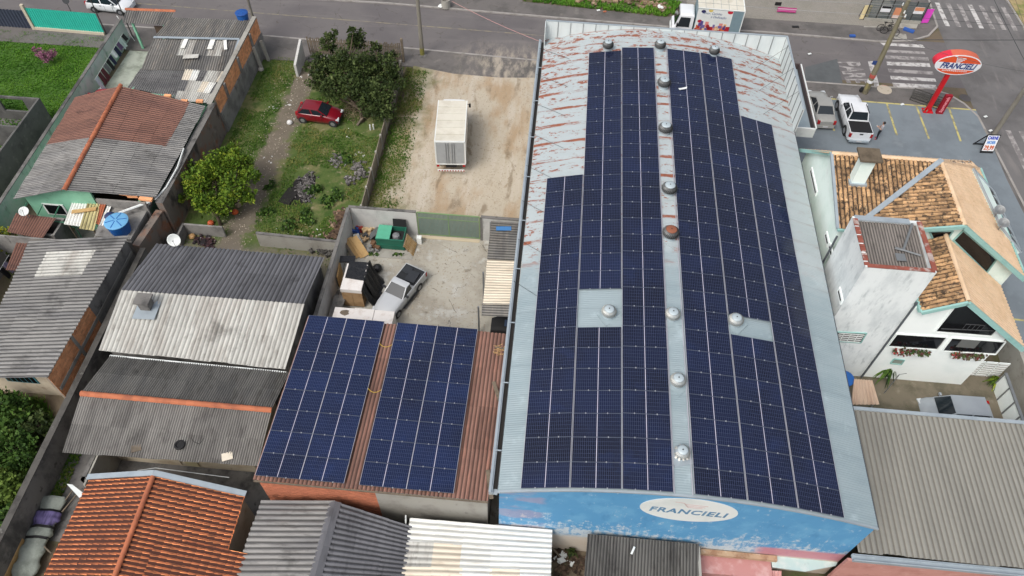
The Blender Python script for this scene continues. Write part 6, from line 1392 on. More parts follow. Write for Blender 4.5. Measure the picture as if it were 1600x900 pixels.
def box_truck(label, loc, rz, Lb, W, zb, zt, cabm, boxm, roofm, lcab=1.6, hcab=2.3, rear=None):
    t = thing('box_truck', label, 'truck', loc, rz); w = W / 2
    b = MB(); b.bx(-Lb / 2, Lb / 2, -w, w, zb, zt); bo = b.build('cargo_box', boxm, t, local=True)
    n = 6
    for i in range(n): b = MB(); x0 = -Lb / 2 + Lb * i / n; b.bx(x0 + .015, x0 + Lb / n - .015, -w + .03, w - .03, zt + .002, zt + .03 + .008 * (i % 2)); b.build('roof_panel', roofm, bo, local=True)
    b = MB()
    for s in (1, -1):
        b.bx(-Lb / 2, Lb / 2, s * w - .03, s * w + .03, zt - .02, zt + .05); b.bx(-Lb / 2 - .03, -Lb / 2 + .05, s * w - .05, s * w + .035, zb, zt)
    b.bx(-Lb / 2 - .03, -Lb / 2 + .05, -w, w, zt - .05, zt + .055); b.bx(-Lb / 2 - .03, -Lb / 2 + .05, -w, w, zb - .1, zb); b.build('box_frame', M_white, bo, local=True)
    for s in (1, -1):
        b = MB(); b.bx(-Lb / 2 - .035, -Lb / 2 - .002, min(s * .02, s * (w - .08)), max(s * .02, s * (w - .08)), zb + .04, zt - .09); dr_ = b.build('rear_door', rear or boxm, bo, local=True)
        for yy in (.14, .3): b = MB(); b.cyl((-Lb / 2 - .06, s * yy, zb + .05), (-Lb / 2 - .06, s * yy, zt - .1), .022, n=5); b.build('lock_rod', M_steel, dr_, local=True) if False else b.build('lock_rod', M_steel, bo, local=True)
    xc = Lb / 2 + .12; b = MB(); rows = []
    for x, wt, z0, z1 in ((xc, w * .9, .5, hcab - .06), (xc + .15, w * .9, .5, hcab), (xc + lcab * .7, w * .9, .5, hcab - .02), (xc + lcab * .86, w * .88, .5, 1.35), (xc + lcab, w * .84, .55, 1.2), (xc + lcab + .02, w * .8, .6, .7)):
        rows.append([(x, -wt, z0), (x, -wt, (z0 + z1) * .55), (x, -wt * .93, z1 - .1), (x, -wt * .8, z1), (x, 0, z1 + .03), (x, wt * .8, z1), (x, wt * .93, z1 - .1), (x, wt, (z0 + z1) * .55), (x, wt, z0)])
    b.grid(rows); b.face(rows[0]); b.face(rows[-1][::-1]); cb = b.build('cab', cabm, t, smooth=False, local=True)
    q = [(xc + lcab * .885, -w * .72, 1.36), (xc + lcab * .885, w * .72, 1.36), (xc + lcab * .73, w * .68, hcab - .15), (xc + lcab * .73, -w * .68, hcab - .15)]; quadpart(t, 'windscreen', [Vector(p) + Vector((.012, 0, .01)) for p in q], M_cglass, .02, cb)
    for s in (1, -1):
        q = [(xc + .3, s * w * .905, 1.35), (xc + lcab * .78, s * w * .9, 1.35), (xc + lcab * .66, s * w * .88, hcab - .25), (xc + .3, s * w * .88, hcab - .25)]; quadpart(t, 'side_window', q if s < 0 else q[::-1], M_cglass, .03, cb)
        b = MB(); b.obox((xc + lcab * .8, s * (w * .9 + .22), 1.6), (.1, .16, .32)); b.bar((xc + lcab * .78, s * w * .88, 1.7), (xc + lcab * .8, s * (w * .9 + .22), 1.7), .03); b.build('mirror', M_black, cb, local=True)
        b = MB(); b.obox((xc + lcab - .02, s * w * .6, .8), (.1, .34, .2)); b.build('headlight', M_head, cb, local=True)
        b = MB(); b.obox((-Lb / 2 - .04, s * (w - .12), zb - .2), (.06, .2, .16)); b.build('tail_light', M_tail, t, local=True)
    b = MB(); b.obox((xc + lcab - .04, 0, .5), (.22, W * .86, .3)); b.build('front_bumper', M_white, t, local=True)
    b = MB(); b.bx(-Lb / 2 + .1, Lb / 2 + .8, -.4, .4, .55, zb - .02); b.build('chassis', M_black, t, local=True)
    for x in (xc + lcab * .45, -Lb / 2 + 1.1):
        for s in (1, -1): wheel(t, x, s * (w - .2), .4, .3)
    return t, bo, (Lb, w, zb, zt)
M_boxw = plain('box_white', (232, 230, 222), .6); M_boxroof = mat('box_roof', S(224, 220, 206), ((S(206, 200, 184), .9, .42, .7, .8), (S(236, 234, 226), 3, .56, .76, .6)), .7, tint=.06); M_door = plain('box_door_grey', (170, 174, 176), .5)
ta, tb = A(683, 158, 3.25), A(732, 157, 3.25); tc, td = A(678, 222, 3.25), A(727, 222, 3.25)
yl = (ta.y + tb.y) / 2 - (tc.y + td.y) / 2; ctr = (ta + tb + tc + td) / 4
t1, bo, dm = box_truck('white box truck seen from behind on the gravel lot', (ctr.x, ctr.y, .11), ang((tc + td) / 2, (ta + tb) / 2), yl, 2.16, 1.05, 3.15, P_white, M_boxw, M_boxroof, rear=M_door)
b = MB()
b.bx(-yl / 2 - .25, -yl / 2 - .18, -1.0, 1.0, .5, .62); bb = b.build('underrun_bar', M_white, t1, local=True)
b = MB()
for i in range(10): b.bx(-yl / 2 - .262, -yl / 2 - .252, -1.0 + i * .2, -.9 + i * .2, .51, .61)
b.build('red_stripes', M_tail, bb, local=True)
pL, pR = A(1092, 13, 3.35), A(1165, 18, 3.35)
Lb = pR.x - pL.x
t2, bo2, dm2 = box_truck('white delivery truck with colourful printed side panel on the far street', ((pL.x + pR.x) / 2, pL.y + 1.1, 0.0), rad(178), Lb, 2.2, 1.0, 3.35, P_white, plain('box_grey_blue', (132, 156, 166), .5), M_boxroof, 1.75, 2.5)
# printed side (local: the camera-side is local +y because the truck faces -x)
xs0, xs1 = -Lb / 2 + .95, Lb / 2 - .03; yy = dm2[1]
def side(b, x0, x1, z0, z1, d, t=None): b.bx(x0, x1, yy, yy + d, z0, z1, t)
b = MB(); side(b, xs0, xs1, 1.05, 3.28, .008); bp = b.build('side_panel', M_white, bo2, local=True)
b = MB(); b.extr([(xs0, yy + .010, 1.06), (xs1, yy + .010, 1.06), (xs1 - .05, yy + .010, 1.42), (xs1 - .7, yy + .010, 1.55), (xs0 + 1.2, yy + .010, 1.7), (xs0, yy + .010, 1.78)], (0, .004, 0)); b.build('red_print', plain('print_red', (186, 30, 48)), bp, local=True)
random.seed(3)
pc = [(226, 120, 70), (240, 190, 120), (236, 150, 140), (96, 80, 150), (180, 40, 50), (244, 214, 170), (120, 110, 170)]
for k, c_ in enumerate(pc):
    b = MB()
    for j in range(5):
        x = random.uniform(xs0 + .25, xs1 - .4); z0 = random.uniform(1.15, 1.65); b.bx(x, x + random.uniform(.16, .32), yy + .016, yy + .019 + k * .0006, z0, z0 + random.uniform(.2, .5))
    b.build('print_pack', plain('print_%s' % ('orange', 'cream', 'salmon', 'violet', 'crimson', 'sand', 'lilac')[k], c_), bp, local=True)
for x, z_, r, c_, nm in ((xs1 - .5, 3.06, .2, (44, 40, 96), 'navy'), (xs1 - 1.1, 3.2, .2, (232, 206, 110), 'yellow'), (xs0 + .25, 3.18, .24, (206, 36, 60), 'red'), (xs1 - .35, 2.1, .2, (186, 28, 56), 'dark_red')):
    b = MB(); b.extr([(x + r * math.cos(q), yy + .011, min(3.27, z_ + r * .75 * math.sin(q))) for q in [2 * math.pi * k / 14 for k in range(14)]], (0, .004, 0)); b.build('print_dot', plain('dot_' + nm, c_), bp, local=True)
def local_text(txt, size, x, z, par, m, st=(1, 1)):
    me = text_mesh(txt, size, depth=.002, shear=.2)
    for v in me.vertices: v.co = Vector((x - v.co.x * st[0], yy + .016 + v.co.z, z + v.co.y * st[1]))
    me.materials.clear(); me.materials.append(m); o = bpy.data.objects.new('lettering', me); COL.objects.link(o); o.parent = par
M_ink = plain('print_blue_ink', (70, 96, 150))
local_text('Amor, Carinho', .27, xs0 + 1.75, 2.92, bp, M_ink, (1.0, 1.2)); local_text('e Dedicação', .27, xs0 + 1.15, 2.6, bp, M_ink, (1.0, 1.2))
# dark vehicle nose under the yard canopy
b = MB(); p = A(792, 508, .8); random.seed(5)
t = thing('covered_machine', 'dark covered machine half hidden under the end of the yard canopy', 'machine', (p.x, p.y, .02)); body_loft(t, [(-1.0, .55, .1, .6, .8, .4), (-.6, .62, .05, .7, 1.0, .5), (.5, .62, .05, .7, .95, .5), (.9, .5, .1, .5, .7, .4)], M_black, 'cover'); b = MB(); b.obox((.2, 0, .99), (.7, .5, .04)); b.build('panel', plain('blue_grey_panel', (60, 76, 104)), t, local=True)
# ================================================================ trees and plants
M_bark = mat('bark', S(96, 84, 70), ((S(66, 58, 48), 3, .42, .68, .8, (1, 1, .3)),), .95)
M_leafdark = srgb_leaf('leaves_dark', [S(26, 38, 18), S(44, 60, 26), S(70, 86, 42), S(104, 116, 66)])
M_leaflime = srgb_leaf('leaves_citrus', [S(40, 62, 15), S(74, 104, 25), S(106, 132, 36), S(150, 160, 50)])
M_leafgreen = srgb_leaf('leaves_green', [S(30, 52, 20), S(58, 88, 32), S(96, 126, 52)])
M_leafweed = srgb_leaf('leaves_weedy', [S(46, 66, 26), S(88, 112, 44), S(128, 150, 70)])
M_leafyel = srgb_leaf('leaves_yellow_flowered', [S(40, 60, 20), S(84, 104, 30), S(150, 150, 40), S(236, 206, 50)])
M_leafpink = srgb_leaf('leaves_pink', [S(86, 66, 74), S(150, 96, 122), S(190, 130, 158)])
M_leafdry = srgb_leaf('dry_twigs', [S(96, 82, 64), S(140, 124, 100), S(160, 146, 122)])
def limb(b, p, q, r0, r1, n=5, bend=.15):
    p, q = Vector(p), Vector(q); m_ = p.lerp(q, .5) + Vector((random.uniform(-1, 1), random.uniform(-1, 1), random.uniform(-.3, .5))) * bend * (q - p).length
    pts = [p, p.lerp(m_, .5) * .5 + p.lerp(q, .25) * .5, m_, m_.lerp(q, .5), q]
    for i in range(4): b.cyl(pts[i], pts[i + 1], r0 + (r1 - r0) * i / 4, r0 + (r1 - r0) * (i + 1) / 4, n, caps=False)
def tree(name, label, loc, height, clumps, nleaf, ls, ml, cat='tree', trunk_r=.16, group=None, dens=.5):
    """clumps: (dx, dy, z, rx, ry, rz) leaf masses; leaves gather on smaller sprays inside each"""
    t = thing(name, label, cat, loc, 0, group); L0 = Vector(loc); b = MB()
    fork = L0 + Vector((0, 0, height * .3)); limb(b, L0 - Vector((0, 0, .05)), fork, trunk_r, trunk_r * .75, 8, .06)
    lv = MB(); vol = [c[3] * c[4] * c[5] for c in clumps]; tot = sum(vol)
    for c, v in zip(clumps, vol):
        cc = L0 + Vector(c[:3]); limb(b, fork, cc, trunk_r * .55, trunk_r * .12)
        ns = max(4, int(26 * (v / tot) * len(clumps) * dens * 2))
        for s in range(ns):
            while True:
                u = Vector((random.uniform(-1, 1), random.uniform(-1, 1), random.uniform(-1, 1)))
                if .35 < u.length < 1: break
            sc = cc + Vector((u.x * c[3], u.y * c[4], u.z * c[5]))
            if random.random() < .5: b.cyl(cc, sc, trunk_r * .1, .012, 3, caps=False)
            sr = random.uniform(.16, .34) * (c[3] + c[4]) / 2; base = random.uniform(0, .55)
            k = int(nleaf * v / tot / ns)
            for _ in range(k):
                w = Vector((random.gauss(0, .5), random.gauss(0, .5), random.gauss(0, .42))) * sr; q = sc + w
                d = (w.normalized() * .6 + Vector((random.uniform(-1, 1), random.uniform(-1, 1), random.uniform(-.5, .8)))).normalized(); e = d.orthogonal().normalized(); a = random.uniform(0, 6.28); z_ = ls * random.choice((.6, .8, 1, 1, 1.5)); e = (e * math.cos(a) + d.cross(e) * math.sin(a)) * z_ * random.uniform(.25, .45); l = d * z_ * random.uniform(.7, 1.3)
                lv.face([q, q + l * .5 + e, q + l, q + l * .5 - e], min(1, max(0, base + random.uniform(0, .45))))
    b.build('trunk', M_bark, t); lv.build('crown', ml, t); return t
# big dark tree: leaning crown with three upright tops at the rear
bx_ = A(566, 190, 0)
def cl(px, py, z, r, ry=None, rz=None):
    p = A(px, py, z); return (p.x - bx_.x, p.y - bx_.y, z, r, ry or r, rz or r)
tree('dark_tree', 'broad dark evergreen tree with three upright tops behind the picket fence', (bx_.x, bx_.y, 0), 4.2, [cl(512, 66, 3.3, .6, .6, 1.0), cl(520, 54, 4.0, .35, .35, .6), cl(556, 62, 3.9, .7, .7, 1.1), cl(552, 48, 4.8, .35, .35, .5), cl(588, 78, 3.2, .45, .45, .9), cl(502, 102, 2.8, .95), cl(532, 98, 3.2, 1.0), cl(566, 104, 3.4, 1.2), cl(604, 106, 3.0, .95), cl(522, 138, 2.4, 1.0, 1.0, .8), cl(556, 136, 2.8, 1.1, 1.0, .9), cl(592, 142, 2.9, 1.2, 1.1, 1.0), cl(496, 126, 1.9, .8, .8, .6), cl(600, 170, 2.0, .95, .9, .9), cl(618, 128, 2.3, .7), cl(575, 165, 1.9, .7), cl(486, 106, 2.2, .5), cl(612, 92, 2.6, .55)], 22000, .18, M_leafdark, trunk_r=.2, dens=.9)
b0 = A(345, 352, 0); bx_ = b0
tree('citrus_tree', 'round bright yellow-green citrus tree beside the mouldy wall', (b0.x, b0.y, 0), 3.4, [cl(336, 262, 2.5, 1.1, 1.0, .9), cl(308, 286, 2.2, .95), cl(372, 258, 2.5, .9), cl(362, 296, 2.2, 1.0, 1.0, .8), cl(322, 316, 1.8, .95, .8, .8), cl(360, 236, 2.8, .6), cl(392, 276, 2.2, .6), cl(388, 308, 1.7, .6), cl(292, 308, 1.6, .5), cl(350, 322, 1.5, .7), cl(298, 262, 2.1, .5), cl(340, 238, 2.6, .45)], 13500, .17, M_leaflime, trunk_r=.14, dens=.8)
b0 = A(22, 398, 0); bx_ = b0
tree('flowering_bush', 'yellow-flowered bush in front of the brown shed at the left edge', (b0.x, b0.y, 0), 2.2, [cl(20, 370, 1.5, .85, .7, .7), cl(40, 368, 1.3, .6, .5, .5), cl(-5, 376, 1.3, .9), cl(22, 388, 1.0, .6)], 2600, .17, M_leafyel, 'bush', .07)
b0 = A(72, 98, 0); bx_ = b0
tree('pink_shrub', 'small pink-leaved shrub alone on the lawn', (b0.x, b0.y, 0), 1.3, [cl(72, 88, .8, .55, .5, .45), cl(58, 80, .7, .35), cl(82, 84, .8, .38)], 1000, .13, M_leafpink, 'shrub', .05)
for i, (x, y, z, r, n, lb) in enumerate(((20, 640, 1.4, 1.3, 2600, 'green shrub under the cream wall window at the left edge'), (60, 665, 1.1, 1.0, 1900, 'leafy shrub against the brick house corner, lower left'), (25, 705, 1.3, 1.5, 3000, 'dense shrub in the middle of the lower left garden'), (12, 765, 1.3, 1.3, 2600, 'shrub beside the blackened boundary wall at the left edge'), (5, 820, 1.0, 1.0, 1600, 'lowest shrub of the lower left garden'))):
    b0 = A(x, y + 8, 0); bx_ = b0
    tree('garden_shrub', lb, (b0.x, b0.y, 0), 1.6, [cl(x, y, z * .8, r * .7, r * .6, z * .5), cl(x + 17, y + 10, z * .6, r * .5), cl(x - 17, y - 10, z * .65, r * .55), cl(x + 8, y - 16, z * 1.1, r * .35), cl(x - 6, y + 18, z * .4, r * .4)], int(n * .8), .21, (M_leafgreen, M_leafdark, M_leafgreen, M_leafweed, M_leafgreen)[i], 'shrub', .06, 'shrubs in the lower left garden')
# low vegetation and dry brush
def tuft(b, c, r, h, n, w=.05):
    for _ in range(n):
        a = random.uniform(0, 6.28); u = random.uniform(.2, 1); d = Vector((math.cos(a), math.sin(a), 0)); s = Vector((-d.y, d.x, 0)) * w; p = Vector(c); m_ = p + d * r * .45 * u + Vector((0, 0, h * (1.1 - .3 * u))); e = p + d * r * u + Vector((0, 0, h * (.9 - .9 * u) + .05)); t = random.random()
        b.face([p - s, p + s, m_ + s, m_ - s], t); b.face([m_ - s, m_ + s, e], t)
def plant(name, label, c, r, h, n, m, w=.05, cat='plant', group=None):
    b = MB(); tuft(b, c, r, h, n, w); return single(name, b, m, label, cat, group, loc=tuple(c))
plant('fern_plant', 'tall drooping fern at the foot of the white tower', A(1376, 592, ZG + .3), 1.05, 1.4, 80, M_leafgreen, .07)
plant('yucca_plant', 'spiky yellow-green potted plant by the white driveway gate', A(1548, 602, ZG + .4), .75, .8, 60, M_leaflime, .05)
b = MB(); p = A(1548, 606, ZG); b.lathe(p, [(.2, 0), (.32, .35), (.3, .4)], 12); single('plant_pot', b, M_terra, 'terracotta pot of the spiky plant by the driveway gate', 'pot')
b = MB()
for i in range(17):
    x = 1388 + i * 7.0; p = A(x, 600 + i * .55 + random.uniform(-2, 3), ZG + .2); leafball(b, p, .32, .22, random.uniform(.18, .34), 55, .2)
single('border_plants', b, M_leafgreen, 'row of low mixed green plants along the foot of the white front wall', 'plants', kind='stuff')
b = MB(); p = A(1420, 585, ZG)
b.cyl(p, p + Vector((.25, 0, .8)), .03, .025, 5); b.cyl(p + Vector((.25, 0, .8)), p + Vector((.5, 0, 1.5)), .025, .02, 5); b.cyl(p + Vector((.5, 0, 1.5)), p + Vector((.3, 0, 1.75)), .02, .012, 5); single('bare_stem', b, M_bark, 'bare crooked brown stem against the white front wall', 'plant')
b = MB()
for _ in range(150):
    p = A(random.gauss(552, 8), random.gauss(172, 8), random.uniform(0, .5)); a = random.uniform(0, 6.28); l = random.uniform(.3, .9); b.cyl(p, p + Vector((math.cos(a) * l, math.sin(a) * l, random.uniform(-.1, .4))), .014, .006, 3, caps=False)
single('dry_brush', b, M_leafdry, 'tangle of dry brown branches between the red car and the dark tree', 'brush', kind='stuff')
b = MB(); b.bar(A(558, 196, .1), A(568, 182, .5), .16, .12); single('log', b, M_wood, 'short grey log by the dry branches', 'log')
for i, (x, y, r, n) in enumerate(((490, 300, .7, 260), (510, 318, .8, 300), (478, 340, .7, 260), (530, 305, .6, 180), (455, 352, .6, 160), (500, 385, .6, 200), (470, 376, .5, 140), (530, 380, .5, 120), (418, 330, .6, 150), (420, 290, .5, 120), (540, 250, .6, 160))):
    b = MB(); p = A(x, y, .05)
    for k in range(5): leafball(b, (p.x + random.uniform(-r, r) * .7, p.y + random.uniform(-r, r) * .7, .12), r * .45, r * .45, .22, n // 5, .2)
    single('weed_clump', b, M_leafgreen, 'low clump of weeds ' + ('just right of the ash heap', 'behind the wood scraps, right of the ash heap', 'below the black charred patch', 'by the slab fence near the grey rubbish', 'left of the low plastered wall top', 'beside the yard wall corner', 'on the low wall, middle', 'by the timber heap at the yard wall', 'at the path edge nearest the grey roof', 'at the path edge beside the citrus tree', 'by the slab fence above the grey rubbish')[i], 'weeds', kind='stuff')
for x, y, lb in ((583, 398, 'small green weed at the left front corner of the dumpster'), (623, 399, 'small green weed at the foot of the pallet')):
    b = MB(); p = A(x, y, .03); leafball(b, (p.x, p.y, .06), .45, .14, .1, 60, .14); single('weed', b, M_leafgreen, lb, 'weeds')
# ================================================================ rubble, ash and litter
def heap(name, label, pts, n, s0, s1, m, h=.3, seed=1, cat='rubble', z0=.03):
    random.seed(seed); b = MB()
    for _ in range(n):
        x, y = random.choice(pts); p = A(x + random.gauss(0, 5), y + random.gauss(0, 4), z0); s = random.uniform(s0, s1)
        R = Matrix.Rotation(random.uniform(0, 3.14), 3, 'Z') @ Matrix.Rotation(random.uniform(-.5, .5), 3, 'X')
        b.obox(p + Vector((0, 0, random.uniform(0, h))), (s * random.uniform(.6, 1.6), s * random.uniform(.4, 1), s * random.uniform(.2, .6)), R)
    return single(name, b, m, label, cat, kind='stuff')
M_ash = mat('ash_scraps', S(116, 112, 110), ((S(62, 60, 58), 4, .42, .60, .9), (S(196, 194, 192), 7, .56, .7, .8)), .95, tint=.9)
M_char = mat('charcoal', S(36, 34, 34), ((S(60, 56, 54), 4, .5, .7, .7),), 1, tint=.4)
M_rub = mat('mixed_rubble', S(150, 128, 106), ((S(110, 84, 66), 3, .42, .62, .9), (S(196, 184, 168), 5, .56, .7, .8)), .95, tint=.8)
M_junk = mat('mixed_junk', S(110, 108, 104), ((S(70, 68, 66), 4, .42, .62, .9), (S(190, 186, 180), 6, .56, .7, .8)), .8, tint=.9)
M_timber = mat('rotten_timber', S(96, 76, 60), ((S(66, 50, 40), 4, .42, .62, .9),), .95, tint=.7)
b = MB(); b.prism([A(x, y)[:2] for x, y in ((452, 292), (464, 280), (480, 275), (494, 276), (490, 300), (482, 316), (462, 321), (443, 320))], .03, .05); single('charred_ground', b, M_char, 'blackened burnt ground under the ash heap', 'burnt patch')
heap('ash_heap', 'pale ash and burnt scrap heap on the grass', [(478, 285), (485, 278), (474, 300), (478, 310), (484, 292), (472, 292)], 420, .03, .17, M_ash, .16, 11)
b = MB(); b.obox(A(451, 307, .1), (.9, 1.5, .06), -.25); single('burnt_sheet', b, M_char, 'flat black burnt sheet at the left of the ash heap', 'sheet')
heap('rubbish_heap', 'pale rubbish heap against the slab fence', [(560, 265), (566, 272), (556, 258), (548, 280)], 130, .05, .3, M_ash, .15, 12)
heap('grey_rubbish', 'small grey rubbish pile in the middle of the vacant lot', [(524, 250), (528, 254)], 50, .05, .25, M_junk, .15, 13)
heap('timber_heap', 'heap of rotten brown timber along the outside of the yard wall', [(536, 350), (532, 362), (528, 375), (524, 385), (540, 340)], 210, .08, .4, M_timber, .4, 14)
heap('rubble_strip', 'scattered pale rubble beside the rotten timber heap', [(520, 352), (510, 372), (500, 378), (525, 335), (490, 370)], 150, .04, .2, M_rub, .08, 15)
heap('litter', 'scattered white litter on the vacant lot grass', [(430, 170), (450, 160), (470, 120), (480, 350), (420, 250), (560, 240), (440, 360), (475, 365), (500, 365), (460, 185), (540, 210)], 60, .05, .14, plain('litter_white', (226, 226, 222)), .03, 16, 'litter')
heap('gap_rubble', 'brown earth and broken tile rubble in the gap by the blackened roof', [(870, 870), (885, 885), (900, 875), (875, 895), (905, 890), (890, 868)], 260, .05, .26, mat('dark_rubble', S(92, 76, 62), ((S(60, 46, 38), 3, .42, .62, .9), (S(120, 124, 92), 4, .56, .7, .8)), 1, tint=.8), .15, 17)
heap('white_scraps', 'few white scraps on the brown rubble below the blue wall', [(878, 872), (887, 877), (875, 875)], 12, .12, .3, M_white, .2, 18, 'litter')
b = MB(); b.bar(A(862, 855, .8), A(877, 872, .2), .08, .06); single('board', b, M_wood, 'grey plank leaning in the rubble gap by the white roof', 'board')
plant('dark_plant', 'dark spiky plant in the rubble gap by the blue wall', A(893, 868, .1), .5, .7, 26, M_leafdark, .06)
heap('verge_rubble', 'pile of rubble and white scraps behind the grass verge', [(1000, 3), (1010, 5), (1022, 6), (985, 0), (1035, 12)], 120, .08, .5, M_rub, .3, 19, z0=.14)
heap('far_wall_scraps', 'stones and bricks along the sandy far plot', [(905, 0), (930, -2), (960, 0), (950, 2)], 90, .1, .6, M_rub, .3, 20, z0=.14)
random.seed(21)
b = MB(); p = A(1033, 13, .25)
for k in range(9): b.lathe(p + Vector((random.uniform(-.35, .35), random.uniform(-.2, .2), random.uniform(0, .2))), [(.05, -.08), (.16, 0), (.12, .1), (.03, .14)], 8)
single('flower_clump', b, M_white, 'clump of round white flowers on the verge by the delivery truck', 'flowers')
# ================================================================ yard objects
d = thing('dumpster', 'green metal dumpster with one mint lid closed and one lid open', 'dumpster', tuple(A(611, 388, 0.02)))
p0, p1 = A(590, 389, 0.02), A(633, 391, .02); W = p1.x - p0.x; c = Vector(((p0.x + p1.x) / 2, p0.y + .62, 0)); M_dg = plain('dumpster_green', (34, 104, 84), .55); M_dl = plain('dumpster_lid_mint', (92, 180, 148), .5)
hz = 1.12; b = MB(); y0_, y1_ = p0.y, p0.y + 1.25; x0_, x1_ = p0.x, p1.x
for q in ((x0_, x1_, y0_, y0_ + .06), (x0_, x1_, y1_ - .06, y1_), (x0_, x0_ + .06, y0_ + .06, y1_ - .06), (x1_ - .06, x1_, y0_ + .06, y1_ - .06)): b.bx(*q, .1, hz)
b.bx(x0_ + .06, x1_ - .06, y0_ + .06, y1_ - .06, .1, .2); b.build('bin_body', M_dg, d)
b = MB(); b.bx(x0_ - .03, x1_ + .03, y0_ - .04, y0_ - .001, hz - .1, hz); b.bx(x0_ - .03, x1_ + .03, y0_ - .04, y0_ - .001, .5, .56); b.build('rim', M_dg, d)
b = MB(); b.bx(x0_, (x0_ + x1_) / 2 - .02, y0_, y1_, hz + .003, hz + .05); b.build('lid', M_dl, d, label='closed mint lid')
b = MB(); b.obox(((x0_ + x1_) / 2 + W * .25, y1_ + .08, hz + .28), (W * .48, .05, .6), Matrix.Rotation(-.25, 3, 'X')); b.build('lid', M_black, d, label='open black-undersided lid')
b = MB(); b.bx((x0_ + x1_) / 2, x1_ - .08, y0_ + .08, y1_ - .08, .2, .75); b.build('rubbish', M_black, d)
b = MB(); b.lathe(((x0_ + x1_) / 2 + .3, (y0_ + y1_) / 2, .75), [(.3, 0), (.26, .18), (.1, .26)], 8); b.build('rubbish_bag', plain('grey_bag', (130, 132, 136)), d)
b = MB(); b.bx(x0_ - .1, x1_ + .6, y0_ - .75, y0_ - .05, .025, .06); single('concrete_pad', b, M_concrete, 'pale concrete pad in front of the green dumpster', 'pad')
pl = thing('pallet', 'wooden pallet leaning on the right end of the dumpster', 'pallet', tuple(A(641, 392, .02)))
qa, qb, qc, qd = A(631, 385, 1.0), A(646, 400, .03), A(652, 379, .05), A(637, 364, 1.15)
u = (qb - qa); v = (qd - qa); nn = u.cross(v).normalized()
for i in range(9): s = qa + v * (i + .3) / 9.3; b = MB(); b.bar(s, s + u, .07, .022, up=nn); b.build('slat', M_plank, pl)
for i in range(3): s = qa + u * (.05 + .45 * i) - nn * .06; b = MB(); b.bar(s, s + v, .09, .08, up=nn); b.build('bearer', M_wood, pl)
for i, (a, e, w, lb) in enumerate((((540, 374), (560, 402), .34, 'leftmost of the plywood boards leaning by the yard wall'), ((546, 371), (566, 402), .3, 'second plywood board from the yard wall'), ((552, 370), (572, 400), .5, 'wide tan plywood board on top of the leaning ones'), ((537, 377), (555, 404), .16, 'narrow darker board against the yard wall'))):
    b = MB(); b.bar(A(*a, .9 + .06 * i), A(*e, .05 + .03 * i), w, .03); single('board', b, M_plank if i < 3 else M_wood, lb, 'board')
random.seed(8)
jc = [('blue', (60, 96, 170)), ('red', (176, 60, 50)), ('cream', (206, 180, 140)), ('white', (226, 226, 222)), ('dark grey', (70, 70, 72)), ('brown', (120, 90, 66)), ('tan', (176, 150, 116)), ('grey', (140, 140, 138))]
for i, (x, y) in enumerate(((556, 363), (566, 360), (574, 365), (562, 378), (580, 372), (584, 386), (571, 374), (578, 392))):
    nm, c_ = jc[i]; p = A(x, y, .02); b = MB()
    for k in range(7): b.obox(p + Vector((random.gauss(0, .18), random.gauss(0, .16), random.uniform(.05, .45))), (random.uniform(.15, .4), random.uniform(.12, .34), random.uniform(.1, .3)), random.uniform(0, 3))
    single('scrap_pile', b, plain('scrap_' + nm.replace(' ', '_'), c_), 'small pile of %s scrap in the yard corner left of the dumpster' % nm, 'scrap')
b = MB()
for k in range(5): b.bar(A(578, 366 + k * 2, .6), A(592, 352 + k * 2.5, .55), .05, .04)
single('pipe_bundle', b, M_steel, 'bundle of grey poles between the scrap and the dumpster', 'poles')
# stacks of wrapped goods
M_carton = mat('carton_brown', S(178, 146, 108), ((S(150, 118, 82), 2, .45, .68, .8),), .85, tint=.12); M_foil = mat('black_foil', S(30, 31, 34), ((S(60, 62, 66), 3, .56, .74, .6),), .3, bump=(7, .8, .08)); M_wrap = mat('white_wrap', S(236, 232, 228), ((S(214, 204, 196), 2, .48, .7, .8),), .5, bump=(9, .3, .04))
st_ = thing('pallet_stack', 'tall stack of brown cartons with white top and black foil cover', 'stack', tuple(A(548, 478, .02)))
f0, f1 = A(532, 452, 1.85), A(564, 455, 1.85); x0_, x1_ = f0.x, f1.x; yb_ = f0.y; ye_ = A(540, 412, 1.85).y
n = 4
for i in range(n):
    for k in range(2):
        for j in range(2):
            b = MB(); zz = .14 + i * .42; b.bx(x0_ + (x1_ - x0_) * k / 2 + .008, x0_ + (x1_ - x0_) * (k + 1) / 2 - .008, yb_ + (ye_ - yb_) * j / 2 + .01, yb_ + (ye_ - yb_) * (j + 1) / 2 - .01, zz, zz + .415); b.build('carton', M_carton, st_)
b = MB(); b.bx(x0_ - .02, x1_ + .02, yb_ - .03, ye_, 1.825, 1.9); b.bx(x0_ - .02, x1_ + .02, yb_ - .03, yb_ - .02, 1.6, 1.825); b.build('top_sheet', M_wrap, st_)
def cloth(th, f, nu, nv, m, name, local=False):
    b = MB(); b.grid([[f(i / nu, j / nv) for j in range(nv + 1)] for i in range(nu + 1)]); return b.build(name, m, th, smooth=True)
ym = yb_ + (ye_ - yb_) * .42
def foil(u, v):
    # over the top then down the right-hand side
    x = x0_ + .1 + (x1_ - x0_) * v * 1.9; y = ym + (ye_ - ym) * u * 1.15 - .25 * v * (1 - u); z = 1.94
    if x > x1_ + .03: k = x - x1_ - .03; z = max(.05, 1.94 - k * 2.0 + .1 * math.sin(u * 19)); x = x1_ + .06 + k * .62 + .05 * math.sin(u * 23 + v * 5)
    return (x, y, z + .015 * math.sin(u * 17) * math.sin(v * 13))
def foil2(u, v):
    x = x1_ + .05 + .75 * v * v + .05 * math.sin(u * 26 + v * 4); return (x, yb_ + (ye_ + .4 - yb_) * u, max(.04, 1.93 - 1.95 * v + .04 * math.sin(u * 21)))
